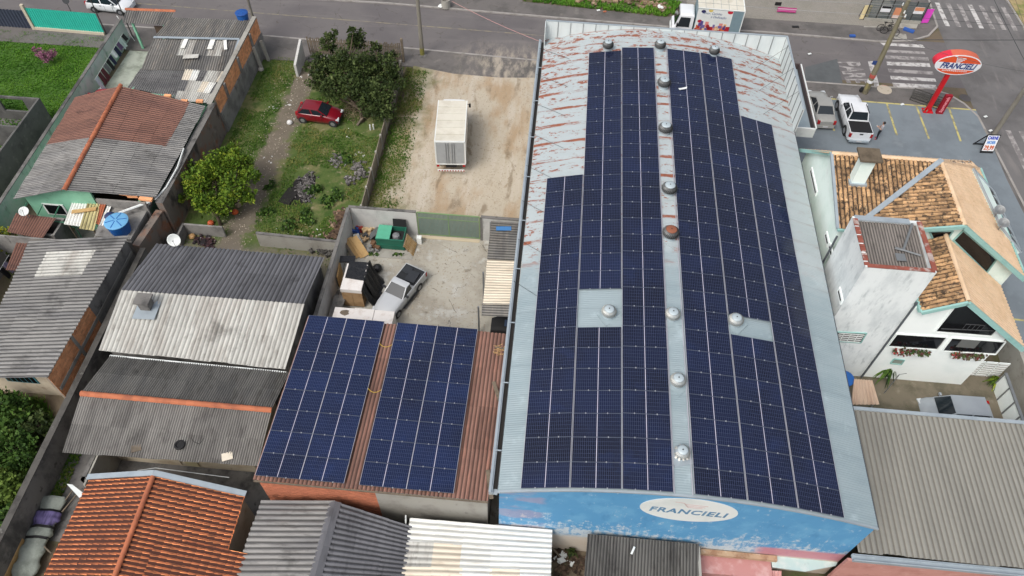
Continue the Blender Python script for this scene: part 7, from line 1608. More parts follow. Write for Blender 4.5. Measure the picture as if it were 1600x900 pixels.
cloth(st_, foil, 16, 18, M_foil, 'foil_cover'); cloth(st_, foil2, 26, 14, M_foil, 'foil_skirt')
b = MB(); b.bx(x0_ + .05, x1_ - .05, yb_ + .05, ye_ - .05, .02, .135); b.build('pallet_base', M_wood, st_)
b = MB(); b.obox(A(543, 405, 1.7), (1.0, .5, .1), .1); b.build('foil_roll', M_foil, st_)
p0, p1 = A(523, 480, 1.5), A(617, 487, 1.5); wid = (p1.x - p0.x) / 3
for i in range(3):
    b = MB(); x0_ = p0.x + wid * i; b.bx(x0_ + .01, x0_ + wid - .01, p0.y - 1.15, p0.y + .05, .1, 1.46 + .06 * (i == 1) + .02 * i)
    t = thing('wrapped_pallet', ('leftmost of the three white wrapped pallets beyond the shed panels, stained top', 'middle one of the three white wrapped pallets beyond the shed panels', 'rightmost of the three white wrapped pallets beside the old silver pickup')[i], 'pallet', (x0_ + wid / 2, p0.y - .5, .02)); b.build('wrapped_block', M_wrap, t)
    b = MB(); b.bx(x0_ + .04, x0_ + wid - .04, p0.y - 1.1, p0.y, .02, .099); b.build('pallet_base', M_wood, t)
    if i == 0:
        b = MB(); c_ = Vector((x0_ + wid * .55, p0.y - .3, 1.464)); b.prism([(c_.x + .35 * math.cos(a) * random.uniform(.6, 1.1), c_.y + .25 * math.sin(a) * random.uniform(.6, 1.1)) for a in [k * .7 for k in range(9)]], 1.464, 1.47); b.build('dirt', M_wood, t)
b = MB(); q0, q1 = A(512, 492, 1.0), A(531, 458, 1.0); b.bx(q0.x, q0.x + .75, q0.y, q1.y, .75, .82); b.bx(q0.x + .05, q0.x + .7, q0.y + .05, q0.y + .12, .02, .75); b.bx(q0.x + .05, q0.x + .7, q1.y - .12, q1.y - .05, .02, .75); single('work_table', b, M_plaster_dark, 'dark grey slab table along the yard wall by the cartons', 'table')
b = MB(); b.obox(A(531, 430, .6), (.1, 1.2, 1.2), .1); single('brown_board', b, M_plank, 'brown board standing between the yard wall and the carton stack', 'board')
t = thing('rubbish_bags', 'two black rubbish bags lying beside the foil-covered stack', 'bags', tuple(A(588, 425, .02)))
for x, y in ((590, 422), (585, 434)): p = A(x, y, .02); b = MB(); b.lathe(p, [(.2, 0), (.34, .15), (.3, .35), (.1, .5)], 10); b.build('bag', M_foil, t, smooth=True)
# ================================================================ rolled tarps, laundry, bits in the lower left
p0, p1 = A(84, 776, .5), A(30, 905, .5)
t = thing('tarp_roll', 'long grey-green tarpaulin bundle tied with black straps beside the blackened wall', 'tarpaulin', tuple((p0 + p1) / 2 - Vector((0, 0, .45))))
d = (p1 - p0); L_ = d.length; d.normalize(); s = Vector((-d.y, d.x, 0)); M_tarp = mat('tarp_grey', S(150, 158, 150), ((S(112, 118, 110), 1.5, .42, .66, .8), (S(186, 190, 182), 3, .56, .74, .6)), .8, bump=(7, .5, .05))
def roll(a, e, r0, m, name, off=.0):
    b = MB(); rows = []
    for i in range(25):
        k = a + (e - a) * i / 24; c_ = p0 + d * L_ * k; rr = r0 * (1 + .12 * math.sin(k * 31) + .06 * math.sin(k * 71)); rows.append([c_ + s * (math.cos(q) * rr * 1.25 * (1 + .07 * math.sin(q * 3 + k * 9))) + Vector((0, 0, -.12 + math.sin(q) * rr * .55 * (1 + .16 * math.sin(q * 5 + k * 14)) + (off if math.sin(q) > 0 else 0))) for q in [6.283 * j / 20 for j in range(20)]])
    b.grid(rows, closed=True); b.face(rows[0]); b.face(rows[-1][::-1]); return b.build(name, m, t, smooth=True)
roll(0, 1, .5, M_tarp, 'tarpaulin'); roll(.17, .36, .51, mat('purple_cloth', S(110, 100, 150), ((S(70, 64, 100), 3, .42, .66, .8, (3, .5, 1)),), .8), 'purple_cloth', .02)
for k in (.165, .365, .5): roll(k, k + .03, .525, M_black, 'strap', .02)
b = MB(); b.bar(p0 + s * -.66 + Vector((0, 0, -.05)), p1 + s * -.66 + Vector((0, 0, -.05)), .12, .5); b.build('edge_board', M_plank, t)
for i, (a, e) in enumerate((((92, 795), (118, 760)), ((97, 800), (122, 770)), ((60, 845), (80, 865)))):
    b = MB(); b.bar(A(*a, .4), A(*e, .6), .06, .05); single('timber', b, M_wood, ('thin timber lying from the tarp bundle to the tiled house, upper one', 'thin timber lying from the tarp bundle to the tiled house, lower one', 'short timber across the middle of the tarp bundle side')[i], 'timber')
b = MB(); b.prism([A(113, 757, 2.0)[:2], A(131, 771, 2.0)[:2], A(126, 780, 2.0)[:2], A(104, 756, 2.0)[:2]], 1.96, 2.0); single('white_sheet', b, M_white, 'triangular white sheet at the rear left corner of the tiled house', 'sheet')
# laundry by the mint boundary wall
t = thing('clothes_line', 'clothes line with dark and white laundry along the mint boundary wall', 'clothes line', (-36.9, 49, 0))
la, lb_ = Vector((-37.05, 53.0, 1.9)), Vector((-36.9, 46.8, 1.75)); b = MB(); b.cyl(la, lb_, .012, n=4); b.build('line', M_white, t)
cols = [('black', (28, 28, 32)), ('mint_white', (200, 214, 214)), ('violet', (96, 76, 110)), ('navy', (34, 38, 70)), ('white', (220, 222, 226)), ('navy', (34, 38, 70)), ('black', (28, 28, 32)), ('grey', (110, 108, 112)), ('maroon', (96, 36, 48)), ('maroon', (96, 36, 48)), ('lilac_white', (206, 206, 222))]
for i, (nm, c_) in enumerate(cols):
    k0 = (i + .08) / len(cols); k1 = (i + .92) / len(cols); hh = (.5, .8, .55, .75, .5, .8, .9, .7, 1.0, .95, 1.25)[i]; q0, q1 = la.lerp(lb_, k0), la.lerp(lb_, k1); rows = []
    for v in range(5): rows.append([q0.lerp(q1, u / 5) + Vector((.03 + .05 * math.sin(u * 1.7 + i) * v / 4 + .25 * v / 4, 0, -hh * v / 4)) for u in range(6)])
    b = MB(); b.grid(rows); b.build('garment', plain('cloth_' + nm, c_, .9), t, smooth=True)
t = thing('clothes_line', 'three garments, black and lavender, hanging by the left edge below the bush', 'clothes line', tuple(A(12, 430, 0)))
qa, qb = A(14, 398, 1.6), A(-2, 424, 1.6)
b = MB(); b.cyl(qa, qb, .012, n=4); b.build('line', M_white, t)
for i, (nm, c_) in enumerate((('black', (28, 28, 32)), ('lavender', (176, 166, 200)), ('black', (28, 28, 32)))):
    q0, q1 = qa.lerp(qb, .05 + i * .33), qa.lerp(qb, .3 + i * .33); b = MB(); b.grid([[q0.lerp(q1, u / 5) + Vector((.04 * math.sin(u * 2 + v) + .2 * v / 4, 0, -.9 * v / 4)) for u in range(6)] for v in range(5)]); b.build('garment', plain('cloth_' + nm, c_, .9), t, smooth=True)
b = MB(); p = A(45, 340, 2.52); t = thing('satellite_dish', 'white satellite dish lying on the brown shed roof', 'satellite dish', tuple(p)); dish(t, .32, .4, .5)
# things round the citrus tree
random.seed(31)
for x, y, nm, c_, lb in ((368, 333, 'orange', (220, 100, 50), 'orange plastic chair scrap at the right edge of the citrus crown'), (373, 322, 'tan', (170, 156, 130), 'pale tan sack under the right edge of the citrus tree'), (330, 350, 'orange_brick', (206, 96, 56), 'orange brick lying on the low L-shaped wall'), (301, 371, 'straw', (190, 150, 100), 'straw hat on the heap behind the dark grey roof'), (453, 193, 'bag_white', (230, 230, 228), 'small white bag lying on the path side of the red car'), (408, 110, 'stone', (176, 172, 164), 'pale flat stone across the entrance of the vacant lot')):
    b = MB(); b.lathe(A(x, y, .05), [(.14, 0), (.24, .08), (.2, .22), (.08, .3)], 9); single({'orange': 'chair_scrap', 'tan': 'sack', 'orange_brick': 'brick', 'straw': 'straw_hat', 'bag_white': 'bag', 'stone': 'stone'}[nm], b, plain('bit_' + nm, c_), lb, {'stone': 'stone', 'bag_white': 'bag', 'straw': 'hat', 'tan': 'sack', 'orange_brick': 'brick'}.get(nm, 'scrap'))
heap('clothes_heap', 'heap of dark red and black clothes behind the dark grey roof', [(308, 374), (318, 378), (326, 380)], 50, .1, .35, mat('clothes_mix', S(70, 40, 44), ((S(30, 30, 34), 3, .45, .6, .9), (S(190, 184, 186), 5, .58, .7, .8)), .9, tint=.6), .2, 33, 'clothes')
heap('yard_corner_scrap', 'grey metal scrap in the corner between low wall and yard wall', [(500, 385), (512, 390), (505, 395), (488, 388)], 60, .1, .45, M_junk, .4, 34, 'scrap')
for x, y in ((579, 203), (584, 202)):
    b = MB(); p = A(x, y, .03); b.cyl(p, p + Vector((0, 0, .5)), .06, n=6); single('white_peg', b, M_white, 'short white peg by the slab fence, ' + ('left' if x < 581 else 'right') + ' of the two', 'peg')
grass('garden_weeds', [A(0, 620)[:2], A(70, 625)[:2], A(88, 660)[:2], A(62, 740)[:2], A(-5, 850)[:2]], 2600, .3, M_grassdry, lambda x, y: .9 if vnoise(x, y, .9, 6) > .3 else .2, .03, 'weeds and ground cover between the lower left garden shrubs', .06)
# ================================================================ signs, poles, street bits, person
M_red = plain('sign_red', (206, 22, 34), .45); M_orange = plain('sign_orange', (236, 92, 44), .45); M_navy = plain('sign_navy', (36, 62, 130), .5); M_rimp = plain('sign_rim_orange', (222, 112, 84), .55); M_signw = plain('sign_white', (244, 246, 250), .45); M_pinkred = plain('sign_rim_red', (226, 52, 74), .45)
base = A(1449, 174, .11); SYY = base.y
t = thing('totem_sign', 'tall red pole sign with orange oval lettered FRANCIELI at the street corner', 'sign', tuple(base))
L_, R_ = AY(1459, 101, SYY), AY(1532, 103, SYY); T_, B_ = AY(1497, 84.5, SYY), AY(1490, 115.5, SYY)
cx, cz = (L_.x + R_.x) / 2, (T_.z + B_.z) / 2; ax_, az_ = (R_.x - L_.x) / 2, (T_.z - B_.z) / 2
b = MB(); b.bx(base.x - .15, base.x + .15, SYY - .05, SYY + .2, .1, cz - az_ * .8); b.bx(base.x - .4, base.x + .4, SYY - .25, SYY + .35, .1, .16)
for s_ in (-1, 1): b.extr([(base.x + s_ * .15, SYY + .06, .16), (base.x + s_ * .36, SYY + .06, .16), (base.x + s_ * .15, SYY + .06, .55)][::s_], (0, .03, 0))
b.build('sign_pole', M_red, t)
def ell(ax, az, y0, y1, n=56, zc=None): return [(cx + ax * math.cos(q), y0, (cz if zc is None else zc) + az * math.sin(q)) for q in [6.28318 * k / n for k in range(n)]]
dp_ = .75
b = MB(); e_ = ell(ax_, az_, SYY - .1, 0); e2 = [(x, SYY - .1 + dp_, z) for x, y, z in e_]; n = len(e_)
for i in range(n):
    j = (i + 1) % n; left = e_[i][0] < cx - ax_ * .35; b.mesh([e_[i], e_[j], e2[j], e2[i]], [(0, 1, 2, 3)], 0, 1 if left else 0)
b.face(e2, 0, 0); b.build('sign_case', [M_rimp, M_pinkred], t)
b = MB(); b.extr(ell(ax_, az_, SYY - .13, 0), (0, .03, 0)); fc = b.build('sign_face', M_signw, t)
def seg(ax, az, z0, z1, y, d, m, name):
    pts = [(cx + ax * math.cos(q), y, cz + az * math.sin(q)) for q in [6.28318 * k / 96 for k in range(96)]]; pts = [p for p in pts if z0 <= p[2] <= z1]
    pts.sort(key=lambda p: p[0]); top = [p for p in pts if p[2] >= (z0 + z1) / 2 or True]
    # closed outline by angle round the patch centre
    mx = sum(p[0] for p in pts) / len(pts); mz = sum(p[2] for p in pts) / len(pts); pts.sort(key=lambda p: math.atan2(p[2] - mz, p[0] - mx)); b = MB(); b.extr(pts, (0, d, 0)); return b.build(name, m, fc)
seg(ax_ * .955, az_ * .92, cz + az_ * .22, cz + az_, SYY - .137, .006, M_orange, 'orange_field'); seg(ax_ * .955, az_ * .92, cz - az_, cz - az_ * .42, SYY - .137, .006, M_orange, 'orange_field')
text_obj('lettering', 'FRANCIELI', 1.0, (cx + .02, SYY - .145, cz - az_ * .1), (1, 0, 0), (0, 0, 1), M_navy, fc, stretch=(.56, .70), depth=.004, offset=.03, shear=.25)
text_obj('lettering', 'SUPERMERCADOS', .2, (cx - .05, SYY - .147, cz - az_ * .58), (1, 0, 0), (0, 0, 1), M_signw, fc, stretch=(1.0, .9), depth=.003, offset=.004, extra_space=1.25)
b = MB(); zc = cz + az_ * .52; Y_ = SYY - .145
for p, q in (((-.42, .32), (-.22, .28)), ((-.22, .28), (-.08, -.22)), ((-.2, .2), (.5, .14)), ((-.15, .05), (.42, .02)), ((-.12, -.08), (.3, -.08)), ((-.08, -.22), (.2, -.22))): b.bar((cx - .15 + p[0], Y_, zc + p[1]), (cx - .15 + q[0], Y_, zc + q[1]), .008, .07)
for x in (-.05, .15): b.lathe((cx - .15 + x, Y_, zc - .3), [(.06, -.004), (.06, .004)], 10, R=Matrix.Rotation(math.pi / 2, 3, 'X'))
b.build('cart_emblem', M_signw, fc)
p = A(1467, 177, .11); t = thing('banner_stand', 'narrow dark red upright banner with pink script beside the sign pole', 'banner', tuple(p)); b = MB(); b.bx(p.x - .27, p.x + .27, p.y - .1, p.y + .15, .11, 1.95); bb = b.build('banner_box', plain('banner_red', (156, 14, 36), .5), t)
text_obj('lettering', 'Supermercado', .36, (p.x, p.y - .105, 1.05), (0, 0, 1), (-1, 0, 0), plain('script_pink', (240, 150, 160)), bb, stretch=(.72, 1.0), depth=.003, shear=.2, offset=.012)
b = MB(); q0, q1 = A(1425, 148, .3), A(1478, 166, .3); dd = (q1 - q0).normalized(); ss = Vector((-dd.y, dd.x, 0))
t = thing('trolley_rack', 'dark steel trolley rack lying on the pavement behind the red sign pole', 'rack', tuple((q0 + q1) / 2))
for k in range(9): b.bar(q0 + dd * .33 * k + ss * -.5 + Vector((0, 0, .2)), q0 + dd * .33 * k + ss * .6 + Vector((0, 0, .2)), .05)
for k in range(4): b.bar(q0 + ss * (-.5 + k * .37) + Vector((0, 0, .25)), q0 + dd * 2.75 + ss * (-.5 + k * .37) + Vector((0, 0, .25)), .06)
for k in range(4): b.bar(q0 + ss * (-.5 + k * .37) + Vector((0, 0, -.15)), q0 + dd * 2.7 + ss * (-.5 + k * .37) + Vector((0, 0, -.15)), .06)
for u in (0, 1.4, 2.7):
    for v in (-.5, .6): b.bar(q0 + dd * u + ss * v + Vector((0, 0, -.19)), q0 + dd * u + ss * v + Vector((0, 0, .25)), .05)
b.build('rack_frame', plain('rack_steel', (84, 82, 78), .6), t)
b = MB(); b.bar(q0 + dd * 1.5 + ss * -.5 + Vector((0, 0, .2)), q0 + dd * 1.3 + ss * -1.5 + Vector((0, 0, -.1)), .08); b.bar(q0 + dd * 1.75 + ss * -.5 + Vector((0, 0, .2)), q0 + dd * 1.55 + ss * -1.5 + Vector((0, 0, -.1)), .08); b.build('tow_bar', M_wood, t)
# price sign
p = A(1541, 239, .11); t = thing('price_sign', 'black A-frame board lettered CARNE with price on the pavement corner', 'sign', tuple(p))
ax3 = Vector((1, .05, 0)).normalized(); up3 = Vector((.0, .28, .96)).normalized(); n3 = ax3.cross(up3)
def brd(b, c, w, h, th): b.obox(c, (w, h, th), Matrix((ax3, up3, n3)).transposed())
c = p + up3 * .78; b = MB(); brd(b, c, 1.02, 1.56, .05); bo_ = b.build('front_board', M_black, t)
b = MB(); brd(b, c + up3 * .06 + n3 * .03, .9, 1.3, .012); wb_ = b.build('white_panel', M_signw, bo_)
M_bl2 = plain('paint_blue', (40, 70, 190)); M_lb2 = plain('paint_light_blue', (110, 160, 226)); M_or2 = plain('paint_orange', (206, 96, 36))
for txt, dy_, m_, sz, sx_ in (('CARNE', .50, M_bl2, .36, .68), ('MOER', .12, M_lb2, .32, .75), ('29,99', -.33, M_or2, .5, .68)): text_obj('lettering', txt, sz, c + up3 * dy_ + n3 * .042, ax3, up3, m_, bo_, stretch=(sx_, 1), depth=.003, offset=.02)
b = MB(); up4 = Vector((-.45, .5, .74)).normalized(); b.bar(p + up3 * 1.5 + ax3 * -.45, p + Vector((-.75, .95, .0)), .08); b.bar(p + up3 * 1.5 + ax3 * .45, p + Vector((.3, 1.0, .0)), .08); b.bar(p + Vector((-.75, .95, .05)), p + Vector((.3, 1.0, .05)), .08); b.build('rear_legs', M_black, t)
# ---------------------------------------------------------------- poles and wires
M_polem = mat('pole_mossy', S(132, 126, 104), ((S(96, 92, 74), 2, .42, .66, .8, (1, 1, .3)), (S(160, 150, 96), 1.2, .52, .7, .7, (1, 1, .4)), (S(176, 172, 160), 4, .6, .8, .5)), .9)
def pole(label, base, h, r, m=M_polem, arm=None, lean=(0, 0), cat='utility pole', name='utility_pole'):
    t = thing(name, label, cat, tuple(base)); top = base + Vector((lean[0], lean[1], h)); b = MB(); b.cyl(base, top, r, r * .62, 10); b.build('shaft', m, t)
    if arm:
        z = h - arm[0]; c = base.lerp(top, z / h); b = MB(); b.bar(c - Vector(arm[1]), c + Vector(arm[1]), .1, .12); ca = b.build('crossarm', M_wood, t)
        for k in (-.9, -.3, .3, .9): q = c + Vector(arm[1]) * k; b = MB(); b.cyl(q + Vector((0, 0, .06)), q + Vector((0, 0, .26)), .06, .04, 8); b.build('insulator', M_white, ca)
    return t, top
bp1 = A(1351, 145, .11); t1_, top1 = pole('thick mossy concrete utility pole beside the crosswalk', bp1, 8.6, .24, arm=(1.0, (.1, .9, 0)))
b = MB(); q = bp1 + Vector((-.26, -.05, 3.0)); b.obox(q, (.55, .04, .35)); b.build('street_sign', plain('street_plate_blue', (44, 70, 130)), t1_)
b = MB(); b.cyl(bp1 + Vector((0, 0, 1.6)), bp1 + Vector((0, 0, 1.9)), .245, .243, 10); b.build('notice', plain('notice_red', (190, 90, 80)), t1_); b = MB(); b.cyl(bp1 + Vector((0, 0, 1.1)), bp1 + Vector((0, 0, 1.35)), .25, .248, 10); b.build('notice', M_signw, t1_)
b = MB(); b.lathe(bp1 + Vector((-.32, .1, 0)), [(.12, 0), (.2, .2), (.12, .45)], 8); single('rubbish_bag', b, M_foil, 'black rubbish bag at the foot of the mossy pole', 'bag')
bp2 = A(1553, 210, .11); t2_, top2 = pole('pale concrete utility pole at the corner behind the price board', bp2, 8.4, .2, M_pole, arm=(2.2, (.5, .6, 0)))
b = MB()
for k, z_ in enumerate((5.4, 5.8, 6.2)): q = bp2 + Vector((-.15 - .1 * k, .1, z_)); b.lathe(q, [(.04, -.1), (.14, 0), (.04, .12)], 8)
b.build('cable_clamps', M_black, t2_)
bp3 = A(660, 86, .11); t3_, top3 = pole('grey concrete utility pole on the kerb left of the gravel lot', bp3, 8.8, .19, M_pole)
b = MB(); b.cyl(bp3, bp3 + Vector((0, 0, .75)), .20, .195, 10); b.build('base_band', plain('moss_yellow', (136, 132, 70)), t3_); b = MB(); b.lathe(bp3, [(.4, 0), (.3, .05), (.22, .09)], 10); b.build('soil_ring', M_plaster_dark, t3_)
bp4 = A(405, 62, 0); t4_, top4 = pole('dark utility pole behind the shack roof corner', bp4, 7.5, .13, M_pole)
M_dkpole = plain('dark_steel_pole', (62, 62, 60))
pole('thin dark steel pole at the right end of the turquoise fence', A(167, 55, 0), 6.0, .06, M_dkpole, cat='pole', name='steel_pole'); pole('thin dark steel pole beside the small gate canopy', A(210, 63, 0), 6.0, .055, M_dkpole, cat='pole', name='steel_pole')
b = MB(); b.cyl(A(212, 62, 0) + Vector((-1.2, .6, 1.9)), A(212, 66, 0), .03, n=5); single('leaning_pole', b, M_white, 'thin pale pole leaning in the corner of the side alley', 'pole')
t = thing('road_sign', 'round road sign seen from behind beside the turquoise fence', 'sign', tuple(A(120, 36, .1))); p = A(120, 36, .1); b = MB(); b.cyl(p, p + Vector((0, 0, 2.2)), .03, n=6); b.build('post', M_dkpole, t); b = MB(); b.lathe(p + Vector((0, 0, 2.25)), [(.32, -.012), (.32, .012)], 18, R=Matrix.Rotation(1.2, 3, 'X')); b.build('disc', plain('sign_back', (58, 60, 64)), t)
M_wire = plain('wire_dark', (64, 66, 68), .6); M_wirel = plain('wire_grey', (146, 150, 152), .6)
def wire(label, p, q, sag, r=.016, m=M_wire):
    p, q = Vector(p), Vector(q); b = MB(); n = 10; pts = [p.lerp(q, i / n) - Vector((0, 0, sag * 4 * (i / n) * (1 - i / n))) for i in range(n + 1)]
    for a, c in zip(pts, pts[1:]): b.cyl(a, c, r, n=4, caps=False)
    single('overhead_wire', b, m, label, 'wire')
wire('overhead wire along the street, highest one', top1 + Vector((0, .8, -.9)), (60, 57, 7.6), .5); wire('overhead wire along the street, second one', top1 + Vector((0, -.8, -.9)), (60, 55.4, 7.6), .5)
wire('overhead wire along the street toward the left, near one', top1 + Vector((0, -.8, -.9)), top3 + Vector((0, 0, -.6)), .6, .013, M_wirel); wire('overhead wire along the street toward the left, far one', top1 + Vector((0, .8, -.9)), top3 + Vector((0, 0, -.2)), .6, .013, M_wirel)
wire('thick black cable crossing the junction toward the corner pole', bp2 + Vector((0, 0, 5.6)), (36.5, 80, 6.2), .5, .03); wire('black cable between the two corner poles', bp2 + Vector((0, 0, 5.9)), bp1 + Vector((0, 0, 5.6)), .4, .014); wire('second cable from the corner pole across the junction', bp2 + Vector((.3, .3, 6.2)), (40, 82, 6.6), .5, .016)
wire('bundled black cable over the side street', bp1 + Vector((0, 0, 5.2)), (62, 60, 5.4), .5, .03)
wire('pale red cable slanting over the street', A(706, 2, 5.5), A(842, 64, 4.6), .15, .02, plain('wire_pinkish', (190, 140, 136)))
wire('grey wire over the left end of the street', top4, top3 + Vector((0, 0, -.4)), .5, .013, M_wirel)
# ---------------------------------------------------------------- far corner fence, boards, bicycles
f0, f1 = A(1349, 31, .12), A(1437, 37, .12); yb2 = (f0.y + f1.y) / 2
f = thing('mesh_fence', 'dark mesh fence hung with posters at the far street corner', 'fence', ((f0.x + f1.x) / 2, yb2, .12)); M_mesh = plain('mesh_green_grey', (82, 98, 100), .6)
for i in range(6): x = f0.x + (f1.x - f0.x) * i / 5; b = MB(); b.bx(x - .04, x + .04, yb2 - .04, yb2 + .04, .12, 2.3); b.build('post', M_dkpole, f)
b = MB()
for i in range(64): x = f0.x + (f1.x - f0.x) * (i + .5) / 64; b.bx(x - .014, x + .014, yb2 - .012, yb2 + .012, .4, 2.2)
for k in range(8): b.bx(f0.x, f1.x, yb2 - .026, yb2 - .013, .45 + k * .24, .48 + k * .24)
b.build('mesh_bars', M_mesh, f, kind='stuff')
b = MB(); b.bx(f0.x, f1.x, yb2 - .1, yb2 + .1, .12, .4); b.build('base', M_concrete, f)
def onf(px, py): return AY(px, py, yb2 - .05)
def board(name, label, px, m, cat='poster', Y=None, parts=()):
    yy_ = (yb2 - .06) if Y is None else Y; a, c = AY(px[0], px[1], yy_), AY(px[2], px[3], yy_); t = thing(name, label, cat, ((a.x + c.x) / 2, yy_, min(a.z, c.z))); b = MB(); b.bx(min(a.x, c.x), max(a.x, c.x), yy_ - .015, yy_ + .01, min(a.z, c.z), max(a.z, c.z)); o = b.build('sheet', m, t)
    for k0, k1, m2 in parts: b = MB(); z0_, z1_ = min(a.z, c.z), max(a.z, c.z); b.bx(min(a.x, c.x) + .02, max(a.x, c.x) - .02, yy_ - .02, yy_ - .0155, z0_ + (z1_ - z0_) * k0, z0_ + (z1_ - z0_) * k1); b.build('print', m2, o)
M_org = plain('poster_orange', (222, 150, 112)); M_mag = plain('board_magenta', (214, 70, 190), .6); M_yelb = plain('board_cream_yellow', (222, 206, 160), .7)
board('poster', 'black and white poster on the far mesh fence', (1379, 9, 1390, 19), M_signw, parts=((.6, 1, M_black),)); board('poster', 'orange poster on the far mesh fence behind the pole', (1400, 12, 1409, 29), M_org, parts=((.0, .3, plain('poster_pale', (232, 210, 200))),)); board('poster', 'orange and white poster near the right end of the far mesh fence', (1431, 11, 1441, 22), M_signw, parts=((.45, 1, M_org),))
for (x0, y0_, x1, y1_), m_, lb in (((1341, 31, 1353, 15), M_yelb, 'cream-yellow board at the left end of the far mesh fence'), ((1437, 37, 1448, 21), M_mag, 'magenta board at the right end of the far mesh fence')):
    a, c = A(x0 + 1, y0_, .12), A(x1, y0_ + 1, .12); t = thing('sign_board', lb, 'board', tuple((a + c) / 2)); b = MB(); b.mesh([(a.x, a.y, .2), (c.x + .1, a.y + .1, .2), (c.x + .3, a.y + .5, 1.35), (a.x + .2, a.y + .4, 1.35), (a.x, a.y + .05, .2), (c.x + .1, a.y + .15, .2), (c.x + .3, a.y + .55, 1.35), (a.x + .2, a.y + .45, 1.35)], [(0, 1, 2, 3), (7, 6, 5, 4), (0, 4, 5, 1), (1, 5, 6, 2), (2, 6, 7, 3), (3, 7, 4, 0)]); b.build('panel', m_, t)
    b = MB(); b.bar((a.x + .1, a.y + .6, .12), (a.x + .2, a.y + .45, 1.3), .04); b.build('stay', M_dkpole, t)
p = A(1216, 21, .12); board('banner', 'magenta banner with white print in front of the paved forecourt', (1216, 11, 1243, 20), plain('banner_magenta', (196, 40, 130), .6), 'banner', p.y, ((.55, .8, plain('print_pale_pink', (240, 190, 220))), (.25, .4, plain('print_pink', (226, 130, 190))))); board('banner', 'small dark board beside the magenta banner', (1212, 3, 1220, 9), M_black, 'board', p.y + .6)
def bike(label, c, rz):
    t = thing('bicycle', label, 'bicycle', tuple(c), rz); R = Matrix.Rotation(math.pi / 2, 3, 'X')
    for x in (-.5, .5):
        b = MB(); k = 20
        for i in range(k):
            a0, a1 = 6.283 * i / k, 6.283 * (i + 1) / k; b.bar((x + .33 * math.cos(a0), 0, .33 + .33 * math.sin(a0)), (x + .33 * math.cos(a1), 0, .33 + .33 * math.sin(a1)), .04, .04, up=(0, 1, 0))
        for i in range(6): a0 = math.pi * i / 6; b.bar((x + .31 * math.cos(a0), 0, .33 + .31 * math.sin(a0)), (x - .31 * math.cos(a0), 0, .33 - .31 * math.sin(a0)), .008, .008, up=(0, 1, 0))
        b.build('wheel', M_black, t, local=True)
    b = MB(); P = {'r': (-.5, 0, .33), 'b': (-.08, 0, .3), 's': (-.2, 0, .82), 'h': (.38, 0, .85), 'f': (.5, 0, .33)}
    for a, e in ('rb', 'rs', 'bs', 'sh', 'bh', 'hf'): b.bar(P[a], P[e], .035, .035, up=(0, 1, 0))
    b.build('frame', M_dkpole, t, local=True); b = MB(); b.obox((-.22, 0, .88), (.26, .12, .05)); b.build('saddle', M_black, t, local=True); b = MB(); b.bar((.36, -.28, .98), (.36, .28, .98), .03); b.bar((.38, 0, .85), (.36, 0, .98), .03); b.build('handlebar', M_black, t, local=True)
bike('black bicycle parked left of the mossy pole at the far pavement', A(1382, 48, .11), .1); bike('black bicycle standing nearer the kerb at the far pavement', A(1388, 54, .11), -.3)
for x, y, w_, h_, a, lb in ((1420, 47, .95, .4, -.5, 'blue flat sheet lying on the corner pavement behind the pole'), (1332, 56, .5, .25, .1, 'small blue crate on the far kerb')):
    b = MB(); b.obox(A(x, y, .2), (w_, h_, .15), a); single('blue_box', b, plain('blue_plastic_box', (50, 96, 176)), lb, 'box')
b = MB(); b.obox(A(1243, 42, .13), (.6, .25, .1), .1); single('drain_grate', b, M_black, 'dark drain grate on the far pavement below the magenta banner', 'drain')
b = MB(); p = A(1508, 153, .01); b.lathe((p.x, p.y, .009), [(.48, 0), (.48, .008), (.4, .009)], 20); single('manhole_cover', b, plain('iron_cover', (84, 80, 80)), 'round iron manhole cover in the junction by the oval sign', 'manhole')
b = MB(); p = A(1382, 140, .1); b.lathe((p.x, p.y, .10), [(.62, 0), (.6, .03), (.2, .04)], 16); single('inspection_cover', b, mat('painted_cover', S(186, 176, 160), ((S(190, 120, 100), 1.6, .5, .62, .8), (S(140, 140, 110), 2.5, .56, .7, .8)), .9), 'round patchy concrete cover set in the pavement near the mossy pole', 'cover')
p = A(697, 11, .1); t = thing('rubbish_bin', 'grey concrete ring bin with a white bag on the far pavement', 'bin', tuple(p)); b = MB(); b.lathe(p, [(.42, 0), (.42, .8), (.36, .8), (.36, .3)], 14); b.build('ring', M_concrete, t); b = MB(); b.lathe(p + Vector((-.5, -.1, 0)), [(.15, 0), (.25, .12), (.1, .3)], 8); b.build('white_bag', M_white, t)
for x, y, lb in ((935, 16, 'small white rag at the edge of the far grass verge'), (945, 18, 'orange brown scrap at the edge of the far grass verge'), (1265, 84, 'white paper lying on the road beside the warehouse'), (1540, 182, 'white paper at the corner kerb by the price board'), (1410, 163, 'white paper scrap on the pavement above the parking bays'), (1548, 204, 'crumpled white bag at the foot of the corner pole')):
    b = MB(); b.obox(A(x, y, .15), (.3, .18, .05), .5); single('paper_scrap', b, M_terra if 'orange' in lb else M_white, lb, 'litter')
